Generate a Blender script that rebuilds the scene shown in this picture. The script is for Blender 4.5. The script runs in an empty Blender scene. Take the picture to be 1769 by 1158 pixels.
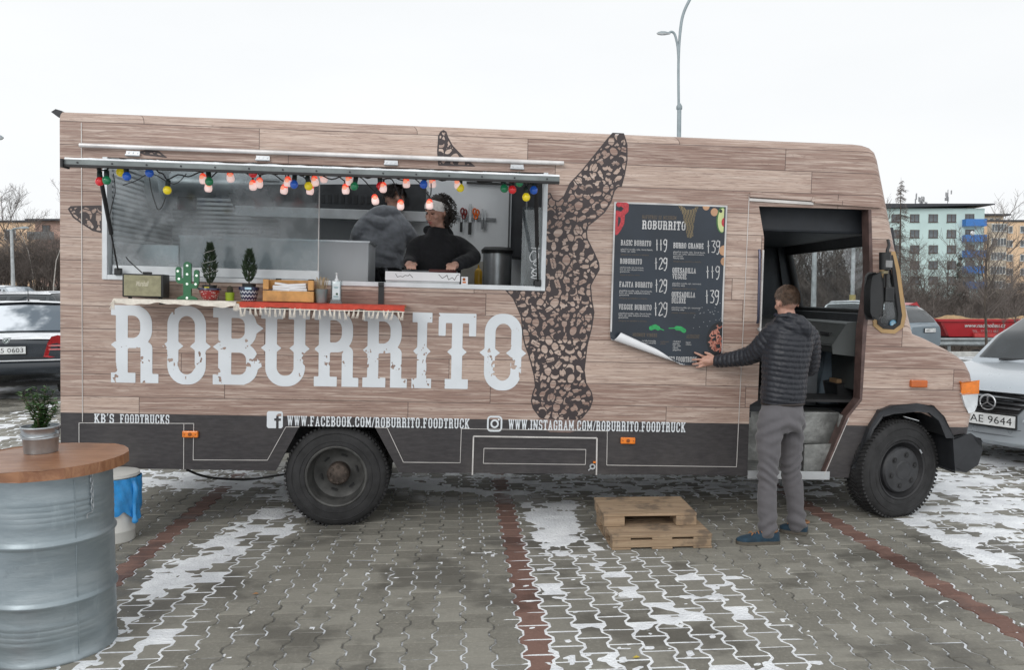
import bpy, bmesh, math, random
import numpy as np
from mathutils import Vector, Matrix, geometry
random.seed(7)
rad = math.radians
sc = bpy.context.scene
COL = sc.collection

# ------------------------------------------------------------------ camera
EYE = 1.72; PITCH = rad(3.0); FOC = 1376.0; PCX, PCY = 884.5, 579.0
cam_d = bpy.data.cameras.new('camera'); cam = bpy.data.objects.new('camera', cam_d); COL.objects.link(cam)
cam.location = (0, 0, EYE); cam.rotation_euler = (rad(90) - PITCH, 0, 0)
cam_d.sensor_width = 36; cam_d.lens = 36 * FOC / 1769; cam_d.clip_start = 0.05; cam_d.clip_end = 3000
sc.camera = cam

# ------------------------------------------------------------------ overcast sky, soft sun, exposure
SUN_EL, SUN_AZ = rad(30), rad(-25)           # azimuth measured from straight behind the camera
wd = bpy.data.worlds.new('World'); sc.world = wd; wd.use_nodes = True
wn = wd.node_tree; wn.nodes.clear()
w_out = wn.nodes.new('ShaderNodeOutputWorld'); w_bg = wn.nodes.new('ShaderNodeBackground')
w_sky = wn.nodes.new('ShaderNodeTexSky'); w_sky.sky_type = 'NISHITA'; w_sky.sun_disc = False
w_sky.sun_elevation = SUN_EL; w_sky.sun_rotation = math.pi + SUN_AZ; w_sky.air_density = 1.0; w_sky.dust_density = 3.0
w_hs = wn.nodes.new('ShaderNodeHueSaturation'); w_hs.inputs['Saturation'].default_value = 0.10
w_mix = wn.nodes.new('ShaderNodeMix'); w_mix.data_type = 'RGBA'; w_mix.inputs[0].default_value = 0.86
w_mix.inputs[7].default_value = (9.35, 9.75, 10.1, 1)      # the even cloud layer
w_tc = wn.nodes.new('ShaderNodeTexCoord'); w_mp = wn.nodes.new('ShaderNodeMapping'); w_mp.inputs['Scale'].default_value = (1.2, 1.2, 4); w_no = wn.nodes.new('ShaderNodeTexNoise'); w_no.inputs['Scale'].default_value = 1.6; w_no.inputs['Detail'].default_value = 5
w_cr = wn.nodes.new('ShaderNodeValToRGB'); w_cr.color_ramp.elements[0].position = .3; w_cr.color_ramp.elements[0].color = (9.35, 9.6, 9.8, 1); w_cr.color_ramp.elements[1].position = .65; w_cr.color_ramp.elements[1].color = (9.95, 10.15, 10.3, 1)
wn.links.new(w_tc.outputs['Generated'], w_mp.inputs[0]); wn.links.new(w_mp.outputs[0], w_no.inputs['Vector']); wn.links.new(w_no.outputs[0], w_cr.inputs[0]); wn.links.new(w_cr.outputs[0], w_mix.inputs[7])
wn.links.new(w_sky.outputs[0], w_hs.inputs['Color']); wn.links.new(w_hs.outputs[0], w_mix.inputs[6])
wn.links.new(w_mix.outputs[2], w_bg.inputs[0]); w_bg.inputs[1].default_value = 0.108
wn.links.new(w_bg.outputs[0], w_out.inputs[0])
sun_d = bpy.data.lights.new('sun', 'SUN'); sun_d.energy = 1.0; sun_d.angle = rad(30); sun_d.color = (1, 0.97, 0.94)
sun = bpy.data.objects.new('sun', sun_d); COL.objects.link(sun)
sun.rotation_euler = (rad(90) - SUN_EL, 0, SUN_AZ)
sc.view_settings.view_transform = 'Standard'; sc.view_settings.look = 'None'
sc.view_settings.exposure = 0.0; sc.view_settings.gamma = 1.0
sc.view_settings.use_curve_mapping = False
sc.render.film_transparent = False
try:
    sc.cycles.max_bounces = 12; sc.cycles.diffuse_bounces = 8; sc.cycles.transparent_max_bounces = 16
except Exception: pass

# ------------------------------------------------------------------ survey helpers: a bearing becomes a point on a known surface
C0 = Vector((0, 0, EYE))
def ray(px, py):
    x = (px - PCX) / FOC; y = -(py - PCY) / FOC
    c, s = math.cos(PITCH), math.sin(PITCH)
    return Vector((x, c + y * s, -s + y * c))
def G(px, py, z=0.0):
    r = ray(px, py); return C0 + r * ((z - EYE) / r.z)
def A(px, py, Y):
    r = ray(px, py); return C0 + r * (Y / r.y)
PSI, TAU = rad(3.45), rad(1.5)
TO = Vector((-1.304, 5.772, 0))                       # truck origin: side plane under the rear axle
TM = Matrix.Translation(TO) @ Matrix.Rotation(PSI, 4, 'Z') @ Matrix.Rotation(TAU, 4, 'Y')
TI = TM.inverted()
def S(px, py, w=0.0):
    """truck-local (u, w, v) of a bearing on the plane w metres inside the truck side"""
    o = TI @ C0; d = TI.to_3x3() @ ray(px, py); q = o + d * ((w - o.y) / d.y)
    return Vector((q.x, w, q.z))
def S2(px, py, w=0.0):
    q = S(px, py, w); return (q.x, q.z)

# ------------------------------------------------------------------ objects
def setp(o, label=None, cat=None, group=None, kind=None):
    if label: o['label'] = label
    if cat: o['category'] = cat
    if group: o['group'] = group
    if kind: o['kind'] = kind
    return o
def thing(name, label, cat, loc=(0, 0, 0), rz=0.0, group=None, kind=None, mw=None):
    o = bpy.data.objects.new(name, None); COL.objects.link(o); o.empty_display_size = .1
    if mw is not None: o.matrix_world = mw
    else: o.location = loc; o.rotation_euler = (0, 0, rz)
    return setp(o, label, cat, group, kind)
def kids(o): return [c for c in bpy.data.objects if c.parent is o]
def dup(o, parent=None, _map=None):
    if _map is None:
        _map = {}
        for c in bpy.data.objects:
            if c.parent: _map.setdefault(c.parent, []).append(c)
    c = o.copy(); COL.objects.link(c)
    if parent: c.parent = parent
    for ch in _map.get(o, []): dup(ch, c, _map)
    return c
def link(name, me, parent=None):
    o = bpy.data.objects.new(name, me); COL.objects.link(o)
    if parent is not None: o.parent = parent
    return o

class MB:
    def __init__(s): s.v = []; s.f = []; s.m = []
    def add(s, vs, fs, m=0):
        b = len(s.v); s.v.extend([tuple(x) for x in vs]); s.f.extend([tuple(i + b for i in f) for f in fs]); s.m.extend([m] * len(fs)); return s
    def box(s, x0, x1, y0, y1, z0, z1, m=0, M=None):
        vs = [(x, y, z) for z in (z0, z1) for y in (y0, y1) for x in (x0, x1)]
        if M is not None: vs = [M @ Vector(v) for v in vs]
        return s.add(vs, [(0, 2, 3, 1), (4, 5, 7, 6), (0, 1, 5, 4), (1, 3, 7, 5), (3, 2, 6, 7), (2, 0, 4, 6)], m)
    def cbox(s, c, d, m=0, M=None):
        return s.box(c[0] - d[0] / 2, c[0] + d[0] / 2, c[1] - d[1] / 2, c[1] + d[1] / 2, c[2] - d[2] / 2, c[2] + d[2] / 2, m, M)
    def bar(s, a, b, wx, wy, m=0, up=(0, 0, 1)):
        """square bar from a to b"""
        a, b = Vector(a), Vector(b); d = (b - a).normalized(); u = Vector(up)
        if abs(d.dot(u)) > .98: u = Vector((1, 0, 0))
        x = d.cross(u).normalized(); y = x.cross(d)
        vs = [p + x * (sx * wx / 2) + y * (sy * wy / 2) for p in (a, b) for sy in (-1, 1) for sx in (-1, 1)]
        return s.add(vs, [(0, 1, 3, 2), (4, 6, 7, 5), (0, 4, 5, 1), (1, 5, 7, 3), (3, 7, 6, 2), (2, 6, 4, 0)], m)
    def tube(s, pts, r, n=8, caps=True, m=0):
        pts = [Vector(p) for p in pts]; k = len(pts); rs = r if isinstance(r, (list, tuple)) else [r] * k
        vs = []; prev = None
        for i, p in enumerate(pts):
            d = (pts[min(i + 1, k - 1)] - pts[max(i - 1, 0)])
            d = d.normalized() if d.length > 1e-9 else Vector((0, 0, 1))
            if prev is None:
                u = Vector((0, 0, 1)) if abs(d.z) < .9 else Vector((1, 0, 0)); x = d.cross(u).normalized()
            else:
                x = prev - d * prev.dot(d)
                x = x.normalized() if x.length > 1e-6 else d.orthogonal().normalized()
            prev = x; y = d.cross(x)
            for j in range(n):
                a = 2 * math.pi * j / n; vs.append(p + (x * math.cos(a) + y * math.sin(a)) * rs[i])
        fs = [(i * n + j, i * n + (j + 1) % n, (i + 1) * n + (j + 1) % n, (i + 1) * n + j) for i in range(k - 1) for j in range(n)]
        if caps: fs += [tuple(range(n - 1, -1, -1)), tuple((k - 1) * n + j for j in range(n))]
        return s.add(vs, fs, m)
    def lathe(s, prof, c=(0, 0, 0), n=24, axis='z', m=0, close=False):
        vs = []; k = len(prof)
        for (r, h) in prof:
            for j in range(n):
                a = 2 * math.pi * j / n; x, y = r * math.cos(a), r * math.sin(a)
                p = (x, y, h) if axis == 'z' else ((x, h, y) if axis == 'y' else (h, x, y))
                vs.append((p[0] + c[0], p[1] + c[1], p[2] + c[2]))
        fs = [(i * n + j, i * n + (j + 1) % n, (i + 1) * n + (j + 1) % n, (i + 1) * n + j) for i in range(k - 1) for j in range(n)]
        if prof[0][0] > 1e-5 and not close: fs.append(tuple(range(n - 1, -1, -1)))
        if prof[-1][0] > 1e-5 and not close: fs.append(tuple((k - 1) * n + j for j in range(n)))
        return s.add(vs, fs, m)
    def prism(s, outer, holes, f3, d0, d1, m=0, sides=True):
        """2-D outline with holes, filled at depth d0 and d1 and walled between; f3(x,y,d) -> point"""
        loops = [outer] + list(holes)
        tri = geometry.tessellate_polygon([[Vector((p[0], p[1], 0)) for p in l] for l in loops])
        flat = [p for l in loops for p in l]; n = len(flat)
        vs = [f3(p[0], p[1], d0) for p in flat]; fs = [tuple(t) for t in tri]
        if d1 is not None:
            vs += [f3(p[0], p[1], d1) for p in flat]; fs += [tuple(i + n for i in reversed(t)) for t in tri]
            if sides:
                b = 0
                for l in loops:
                    k = len(l); fs += [(b + i, b + (i + 1) % k, b + (i + 1) % k + n, b + i + n) for i in range(k)]; b += k
        return s.add(vs, fs, m)
    def out(s, name, mat, parent=None, smooth=None, bevel=0, seg=2, **kw):
        me = bpy.data.meshes.new(name); me.from_pydata(s.v, [], s.f)
        mats = mat if isinstance(mat, (list, tuple)) else [mat]
        for q in mats: me.materials.append(q)
        if len(mats) > 1: me.polygons.foreach_set('material_index', s.m)
        bm = bmesh.new(); bm.from_mesh(me)
        if bevel:
            bmesh.ops.remove_doubles(bm, verts=bm.verts, dist=1e-5)
            es = [e for e in bm.edges if len(e.link_faces) == 2 and e.calc_face_angle(0) > .5]
            bmesh.ops.bevel(bm, geom=es, offset=bevel, segments=seg, affect='EDGES', profile=.5, clamp_overlap=True)
        bmesh.ops.recalc_face_normals(bm, faces=bm.faces)
        bm.to_mesh(me); bm.free()
        if smooth is not None: shade(me, smooth)
        o = link(name, me, parent); setp(o, **kw); return o

def shade(me, ang=40):
    """smooth shading split at sharp edges"""
    me.polygons.foreach_set('use_smooth', [True] * len(me.polygons))
    if ang < 179:
        bm = bmesh.new(); bm.from_mesh(me); lim = rad(ang)
        for e in bm.edges:
            e.smooth = not (len(e.link_faces) == 2 and e.calc_face_angle(0) > lim)
        bm.to_mesh(me); bm.free()
def raw(name, v, f, mat, parent=None, smooth=None, idx=None, **kw):
    me = bpy.data.meshes.new(name)
    v = np.asarray(v, dtype=np.float32); f = [tuple(map(int, q)) for q in f] if not isinstance(f, np.ndarray) else f
    if isinstance(f, np.ndarray):
        k = f.shape[1]; me.vertices.add(len(v)); me.vertices.foreach_set('co', v.ravel())
        me.loops.add(f.size); me.loops.foreach_set('vertex_index', f.ravel().astype(np.int32))
        me.polygons.add(len(f)); me.polygons.foreach_set('loop_start', np.arange(0, f.size, k, dtype=np.int32))
        me.update(calc_edges=True)
    else: me.from_pydata(v.tolist(), [], f)
    mats = mat if isinstance(mat, (list, tuple)) else [mat]
    for q in mats: me.materials.append(q)
    if idx is not None: me.polygons.foreach_set('material_index', np.asarray(idx, dtype=np.int32))
    if smooth is not None: shade(me, smooth)
    o = link(name, me, parent); setp(o, **kw); return o
def arc(cx, cy, r, a0, a1, n):
    return [(cx + r * math.cos(rad(a0 + (a1 - a0) * i / n)), cy + r * math.sin(rad(a0 + (a1 - a0) * i / n))) for i in range(n + 1)]
def spline(pts, n=6):
    """Catmull-Rom through points"""
    P = [Vector(p) for p in pts]; out = []
    for i in range(len(P) - 1):
        a, b, c, d = P[max(i - 1, 0)], P[i], P[i + 1], P[min(i + 2, len(P) - 1)]
        for k in range(n):
            t = k / n
            out.append(.5 * ((2 * b) + (c - a) * t + (2 * a - 5 * b + 4 * c - d) * t * t + (3 * b - a - 3 * c + d) * t ** 3))
    out.append(P[-1]); return out

# ------------------------------------------------------------------ materials
class NT:
    def __init__(s, name):
        s.mat = bpy.data.materials.new(name); s.mat.use_nodes = True; s.t = s.mat.node_tree; s.t.nodes.clear()
        s.out = s.n('OutputMaterial'); s.b = s.n('BsdfPrincipled'); s.l(s.b.outputs[0], s.out.inputs[0])
    def n(s, k, **a):
        x = s.t.nodes.new('ShaderNode' + k)
        for q, w in a.items(): setattr(x, q, w)
        return x
    def l(s, a, b): s.t.links.new(a, b)
    def put(s, sock, v):
        if hasattr(v, 'is_output'): s.l(v, sock)
        elif isinstance(v, (tuple, list)) and len(v) == 3 and sock.type == 'RGBA': sock.default_value = (*v, 1)
        else: sock.default_value = v
    def math(s, op, a, b=None, c=None, clamp=False):
        x = s.n('Math', operation=op, use_clamp=clamp); s.put(x.inputs[0], a)
        if b is not None: s.put(x.inputs[1], b)
        if c is not None: s.put(x.inputs[2], c)
        return x.outputs[0]
    def mix(s, f, a, b, blend='MIX'):
        x = s.n('Mix', data_type='RGBA', blend_type=blend); s.put(x.inputs[0], f); s.put(x.inputs[6], a); s.put(x.inputs[7], b); return x.outputs[2]
    def coord(s, sc_=(1, 1, 1), kind='Object', loc=(0, 0, 0)):
        t = s.n('TexCoord'); m = s.n('Mapping'); s.l(t.outputs[kind], m.inputs[0]); m.inputs['Scale'].default_value = sc_; m.inputs['Location'].default_value = loc; return m.outputs[0]
    def noise(s, vec, scale=5, detail=4, rough=.55, dist=0, dim='3D'):
        x = s.n('TexNoise', noise_dimensions=dim); s.l(vec, x.inputs['Vector']) if vec is not None else None
        x.inputs['Scale'].default_value = scale; x.inputs['Detail'].default_value = detail; x.inputs['Roughness'].default_value = rough; x.inputs['Distortion'].default_value = dist
        return x.outputs[0]
    def ramp(s, f, *st):
        x = s.n('ValToRGB'); s.put(x.inputs[0], f); e = x.color_ramp.elements
        while len(e) < len(st): e.new(.5)
        for q, (p, c) in zip(e, st): q.position = p; q.color = (*c, 1) if isinstance(c, (tuple, list)) else (c, c, c, 1)
        return x.outputs[0]
    def step(s, f, lo, hi):
        x = s.n('MapRange', interpolation_type='SMOOTHSTEP'); s.put(x.inputs[0], f); s.put(x.inputs[1], lo); s.put(x.inputs[2], hi); return x.outputs[0]
    def bump(s, h, d=.01, st=1.0):
        x = s.n('Bump'); s.put(x.inputs['Height'], h); x.inputs['Distance'].default_value = d; x.inputs['Strength'].default_value = st; s.l(x.outputs[0], s.b.inputs['Normal'])
    def set(s, **k):
        nm = dict(col='Base Color', rough='Roughness', metal='Metallic', trans='Transmission Weight', ior='IOR', em='Emission Color', es='Emission Strength', coat='Coat Weight', spec='Specular IOR Level', sss='Subsurface Weight', alpha='Alpha', sheen='Sheen Weight', coatr='Coat Roughness')
        for q, v in k.items(): s.put(s.b.inputs[nm[q]], v)
        return s
MATS = {}
def mat(name, col=(.5, .5, .5), rough=.6, metal=0, var=.18, vs=6, bump=0, bs=60, rv=.1, **k):
    """plain surface with uneven tone, sheen and fine relief"""
    if name in MATS: return MATS[name]
    t = NT(name); c = t.coord(); n = t.noise(c, vs, 5)
    a = tuple(x * (1 - var) for x in col); b = tuple(min(1, x * (1 + var)) for x in col)
    t.set(col=t.mix(t.step(n, .3, .7), a, b), metal=metal)
    n2 = t.noise(c, vs * 3.3, 3)
    t.set(rough=t.math('ADD', t.math('MULTIPLY', t.math('SUBTRACT', n2, .5), rv * 2), rough, clamp=True))
    if bump: t.bump(t.noise(c, bs, 3), bump * .012)
    t.set(**k); MATS[name] = t.mat; return t.mat
# ------------------------------------------------------------------ flat print: shapes as signed distances, meshed as exact outlines
def d_box(x, y, x0, x1, y0, y1, r=0.0):
    qx = np.abs(x - (x0 + x1) / 2) - (x1 - x0) / 2 + r; qy = np.abs(y - (y0 + y1) / 2) - (y1 - y0) / 2 + r
    return np.hypot(np.maximum(qx, 0), np.maximum(qy, 0)) + np.minimum(np.maximum(qx, qy), 0) - r
def d_seg(x, y, a, b, w):
    dx, dy = b[0] - a[0], b[1] - a[1]; L = dx * dx + dy * dy + 1e-12
    t = np.clip(((x - a[0]) * dx + (y - a[1]) * dy) / L, 0, 1)
    return np.hypot(x - a[0] - t * dx, y - a[1] - t * dy) - w
def d_path(x, y, pts, w):
    d = np.full(np.shape(x), 9.0)
    for a, b in zip(pts[:-1], pts[1:]): d = np.minimum(d, d_seg(x, y, a, b, w))
    return d
def d_dia(x, y, cx, cy, hx, hy):
    return (np.abs(x - cx) / hx + np.abs(y - cy) / hy - 1) * min(hx, hy) * .75
def d_ell(x, y, cx, cy, rx, ry):
    return (np.hypot((x - cx) / rx, (y - cy) / ry) - 1) * min(rx, ry)
def d_ring(x, y, x0, x1, y0, y1, r, t, ty=None):
    ty = t if ty is None else ty
    o = d_box(x, y, x0, x1, y0, y1, r)
    i = d_box(x, y, x0 + t, x1 - t, y0 + ty, y1 - ty, max(r - min(t, ty), .02))
    return np.maximum(o, -i)
def d_poly(x, y, P):
    P = np.asarray(P, float); d = np.full(np.shape(x), 1e9); ins = np.zeros(np.shape(x), bool)
    for i in range(len(P)):
        a, b = P[i], P[(i + 1) % len(P)]
        d = np.minimum(d, d_seg(x, y, a, b, 0))
        c = ((a[1] > y) != (b[1] > y)); 
        with np.errstate(all='ignore'):
            xi = (b[0] - a[0]) * (y - a[1]) / (b[1] - a[1] + 1e-15) + a[0]
        ins ^= c & (x < xi)
    return np.where(ins, -d, d)
U = lambda *a: np.minimum.reduce(a)
I = lambda *a: np.maximum.reduce(a)

def contour(fn, x0, x1, y0, y1, h):
    """fill the region fn<0 with flat polygons (marching squares, straight runs merged)"""
    nx = max(2, int(math.ceil((x1 - x0) / h)) + 1); ny = max(2, int(math.ceil((y1 - y0) / h)) + 1)
    X = np.linspace(x0, x1, nx); Y = np.linspace(y0, y1, ny); xx, yy = np.meshgrid(X, Y)
    D = fn(xx, yy); D = np.where(np.abs(D) < 1e-9, 1e-9, D); In = D < 0
    vs, fs = [], []; vid = {}
    def vert(k, p):
        q = vid.get(k)
        if q is None: q = vid[k] = len(vs); vs.append(p)
        return q
    cnt = In[:-1, :-1].astype(int) + In[:-1, 1:] + In[1:, :-1] + In[1:, 1:]
    for j in range(ny - 1):
        row = cnt[j]; i = 0
        nz = np.nonzero(row)[0]
        if len(nz) == 0: continue
        i = nz[0]; end = nz[-1] + 1
        while i < end:
            c = row[i]
            if c == 4:
                k = i
                while k < end and row[k] == 4: k += 1
                fs.append((vert((0, i, j), (X[i], Y[j])), vert((0, k, j), (X[k], Y[j])), vert((0, k, j + 1), (X[k], Y[j + 1])), vert((0, i, j + 1), (X[i], Y[j + 1]))))
                i = k; continue
            if c:
                cs = ((i, j), (i + 1, j), (i + 1, j + 1), (i, j + 1)); pol = []
                for q in range(4):
                    a, b = cs[q], cs[(q + 1) % 4]; da, db = D[a[1], a[0]], D[b[1], b[0]]
                    if da < 0: pol.append(vert((0, *a), (X[a[0]], Y[a[1]])))
                    if (da < 0) != (db < 0):
                        t = da / (da - db); key = (1, *min(a, b), *max(a, b))
                        pol.append(vert(key, (X[a[0]] + t * (X[b[0]] - X[a[0]]), Y[a[1]] + t * (Y[b[1]] - Y[a[1]]))))
                if len(pol) > 2: fs.append(tuple(pol))
            i += 1
    return vs, fs

# ---- a western slab alphabet with spurs at mid height (unit height, own width)
T_, H_ = .165, .13
def _stem(x, y, c, t=T_, spur=True, y0=0, y1=1):
    d = d_box(x, y, c - t / 2, c + t / 2, y0, y1)
    return U(d, d_dia(x, y, c, .49, t / 2 + .07, .115)) if spur else d
def _ser(x, y, a, b, top): return d_box(x, y, a, b, 1 - H_ if top else 0, 1 if top else H_)
def _g(ch, x, y):
    st, se, rg = _stem, _ser, d_ring
    L = .15                                              # left stem centre
    if ch == 'R': return U(st(x, y, L), se(x, y, .0, .34, 0), se(x, y, .0, .4, 1), I(rg(x, y, -.1, .57, .45, 1, .24, T_, .13), .16 - x), I(d_box(x, y, .41, .575, 0, .53, .08), -(x - .41)), d_box(x, y, .41, .66, 0, .12)), .66
    if ch == 'O' or ch == '0' or ch == 'Q':
        d = U(rg(x, y, .05, .59, -.01, 1.01, .25, .155, .13), d_dia(x, y, .1275, .49, .15, .11), d_dia(x, y, .5125, .49, .15, .11))
        return (U(d, d_seg(x, y, (.4, .2), (.62, -.04), .06)) if ch == 'Q' else d), .64
    if ch == 'B': return U(st(x, y, L), se(x, y, 0, .4, 0), se(x, y, 0, .4, 1), I(rg(x, y, -.1, .55, .47, 1, .22, .15, .13), .16 - x), I(rg(x, y, -.1, .57, 0, .55, .22, .15, .13), .16 - x), d_dia(x, y, .53, .74, .11, .08), d_dia(x, y, .55, .27, .11, .08)), .63
    if ch == 'U': return U(I(rg(x, y, .06, .6, -.01, 1.4, .25, .155, .14), y - 1), se(x, y, 0, .3, 1), se(x, y, .37, .66, 1), d_dia(x, y, .1375, .49, .14, .11), d_dia(x, y, .5225, .49, .14, .11)), .66
    if ch == 'I': return U(st(x, y, .17), se(x, y, 0, .34, 1), se(x, y, 0, .34, 0)), .34
    if ch == 'T': return U(st(x, y, .3), se(x, y, .01, .59, 1), d_box(x, y, .01, .12, .7, 1), d_box(x, y, .48, .59, .7, 1), se(x, y, .12, .48, 0)), .6
    if ch in 'CG':
        d = U(I(rg(x, y, .05, .6, -.01, 1.01, .25, .155, .13), -d_box(x, y, .3, .8, .34, .66)), d_dia(x, y, .1275, .49, .15, .11), d_box(x, y, .47, .6, .62, .95))
        return (U(d, d_box(x, y, .36, .62, .36, .47), d_box(x, y, .45, .6, .1, .45)) if ch == 'G' else d), .64
    if ch == 'D': return U(st(x, y, L), se(x, y, 0, .4, 0), se(x, y, 0, .4, 1), I(rg(x, y, -.2, .6, 0, 1, .27, .155, .13), .16 - x), d_dia(x, y, .52, .49, .15, .11)), .65
    if ch in 'EF':
        d = U(st(x, y, L), se(x, y, 0, .54, 1), d_box(x, y, .44, .54, .7, 1), d_box(x, y, .1, .4, .44, .55), d_box(x, y, .35, .43, .36, .63))
        return U(d, se(x, y, 0, .56, 0), d_box(x, y, .46, .56, 0, .3)) if ch == 'E' else U(d, se(x, y, 0, .36, 0)), .6
    if ch == 'H': return U(st(x, y, .15), st(x, y, .52), *[se(x, y, a, b, q) for q in (0, 1) for a, b in ((0, .3), (.37, .67))], d_box(x, y, .1, .55, .43, .56)), .67
    if ch == 'J': return U(I(rg(x, y, .02, .46, -.01, 1.4, .2, .155, .13), U(I(y - 1, -(x - .2)), I(y - .35, -(.6 - x) * 0 - 1))), se(x, y, .18, .54, 1), d_dia(x, y, .3825, .49, .14, .1)), .54
    if ch == 'K': return U(st(x, y, L), se(x, y, 0, .3, 0), se(x, y, 0, .3, 1), d_seg(x, y, (.2, .42), (.5, .92), .07), d_seg(x, y, (.3, .55), (.54, .08), .075), d_box(x, y, .38, .66, .88, 1), d_box(x, y, .4, .68, 0, .12)), .68
    if ch == 'L': return U(st(x, y, L), se(x, y, 0, .54, 0), se(x, y, 0, .32, 1), d_box(x, y, .44, .54, 0, .34)), .56
    if ch == 'M': return U(st(x, y, .13, .13), st(x, y, .65, .13), d_seg(x, y, (.15, .92), (.39, .25), .065), d_seg(x, y, (.63, .92), (.39, .25), .065), se(x, y, 0, .26, 0), se(x, y, .52, .78, 0), se(x, y, 0, .2, 1), se(x, y, .58, .78, 1)), .78
    if ch == 'N': return U(st(x, y, .13, .12), st(x, y, .55, .12), d_seg(x, y, (.14, .9), (.54, .1), .075), se(x, y, 0, .24, 1), se(x, y, 0, .26, 0), se(x, y, .42, .68, 1)), .68
    if ch == 'S':
        d = U(I(rg(x, y, .04, .56, .43, 1.01, .2, .155, .13), -d_box(x, y, .3, .8, .44, .72)), I(rg(x, y, .04, .56, -.01, .56, .2, .155, .13), -d_box(x, y, -.3, .3, .27, .55)), d_box(x, y, .44, .56, .66, .97), d_box(x, y, .03, .15, .02, .34))
        return d, .6
    if ch == 'V' or ch == 'A':
        yy = y if ch == 'V' else 1 - y
        d = U(d_seg(x, yy, (.13, .95), (.33, .08), .075), d_seg(x, yy, (.53, .95), (.33, .08), .06), d_box(x, yy, 0, .27, .88, 1), d_box(x, yy, .39, .66, .88, 1))
        return U(d, d_box(x, y, .17, .5, .3, .4)) if ch == 'A' else d, .66
    if ch == 'W': return U(d_seg(x, y, (.12, .95), (.26, .07), .07), d_seg(x, y, (.26, .07), (.42, .9), .055), d_seg(x, y, (.42, .9), (.58, .07), .07), d_seg(x, y, (.58, .07), (.73, .95), .055), d_box(x, y, 0, .25, .88, 1), d_box(x, y, .6, .85, .88, 1), d_box(x, y, .32, .52, .88, 1)), .85
    if ch == 'X': return U(d_seg(x, y, (.12, .93), (.5, .07), .075), d_seg(x, y, (.5, .93), (.12, .07), .06), *[d_box(x, y, a, b, c, c + .12) for a, b in ((0, .25), (.37, .62)) for c in (0, .88)]), .62
    if ch == 'Y': return U(d_seg(x, y, (.12, .93), (.31, .45), .075), d_seg(x, y, (.5, .93), (.31, .45), .065), d_box(x, y, .23, .39, 0, .47), se(x, y, .12, .5, 0), d_box(x, y, 0, .25, .88, 1), d_box(x, y, .37, .62, .88, 1)), .62
    if ch == 'Z': return U(se(x, y, .03, .53, 1), se(x, y, .03, .55, 0), d_seg(x, y, (.42, .9), (.14, .1), .075), d_box(x, y, .03, .13, .7, 1), d_box(x, y, .45, .55, 0, .3)), .58
    if ch == '.': return d_box(x, y, .04, .2, 0, .16), .24
    if ch == '/': return d_seg(x, y, (.05, .02), (.34, .98), .055), .38
    if ch == "'": return d_seg(x, y, (.08, .82), (.14, 1.02), .05), .22
    return np.full(np.shape(x), 9.0), .3
_W = {}
def gw(ch):
    if ch not in _W: _W[ch] = _g(ch, np.zeros((1, 1)), np.zeros((1, 1)))[1]
    return _W[ch]
_GC = {}
def glyph(ch, h):
    k = (ch, h)
    if k not in _GC: _GC[k] = contour(lambda x, y: _g(ch, x, y)[0], -.1, gw(ch) + .1, -.1, 1.12, h)
    return _GC[k]
def slab(text, x0, x1, y0, y1, gap=.07, h=.035):
    """verts2d, faces: the words fitted between x0 and x1"""
    W = sum(gw(c) for c in text) + gap * (len(text) - 1); kx = (x1 - x0) / W; ky = y1 - y0; x = 0; V, F = [], []
    for c in text:
        v, f = glyph(c, h); b = len(V)
        V += [(x0 + (x + p[0]) * kx, y0 + p[1] * ky) for p in v]; F += [tuple(i + b for i in q) for q in f]; x += gw(c) + gap
    return V, F
_FC = {}
def plain(text, size, spacing=1.0, shear=0, bold=0):
    """flat faces of ordinary lettering, built from the stock outline face"""
    k = (text, spacing, shear, bold)
    if k not in _FC:
        cu = bpy.data.curves.new('lettering', 'FONT'); cu.body = text; cu.size = 1; cu.resolution_u = 3; cu.space_character = spacing; cu.shear = shear; cu.offset = bold
        ob = bpy.data.objects.new('lettering', cu); COL.objects.link(ob)
        dg = bpy.context.evaluated_depsgraph_get(); me = bpy.data.meshes.new_from_object(ob.evaluated_get(dg))
        _FC[k] = ([(v.co.x, v.co.y) for v in me.vertices], [tuple(p.vertices) for p in me.polygons])
        bpy.data.objects.remove(ob); bpy.data.curves.remove(cu); bpy.data.meshes.remove(me)
    v, f = _FC[k]; return [(p[0] * size, p[1] * size) for p in v], f
def fit(vf, x0, x1, y0, y1):
    v, f = vf; xs = [p[0] for p in v]; ys = [p[1] for p in v]
    a, b, c, d = min(xs), max(xs), min(ys), max(ys)
    return [(x0 + (p[0] - a) / (b - a + 1e-9) * (x1 - x0), y0 + (p[1] - c) / (d - c + 1e-9) * (y1 - y0)) for p in v], f
def stroke(pts, w, h):
    xs = [p[0] for p in pts]; ys = [p[1] for p in pts]
    return contour(lambda x, y: d_path(x, y, pts, w), min(xs) - 2 * w, max(xs) + 2 * w, min(ys) - 2 * w, max(ys) + 2 * w, h)
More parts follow.
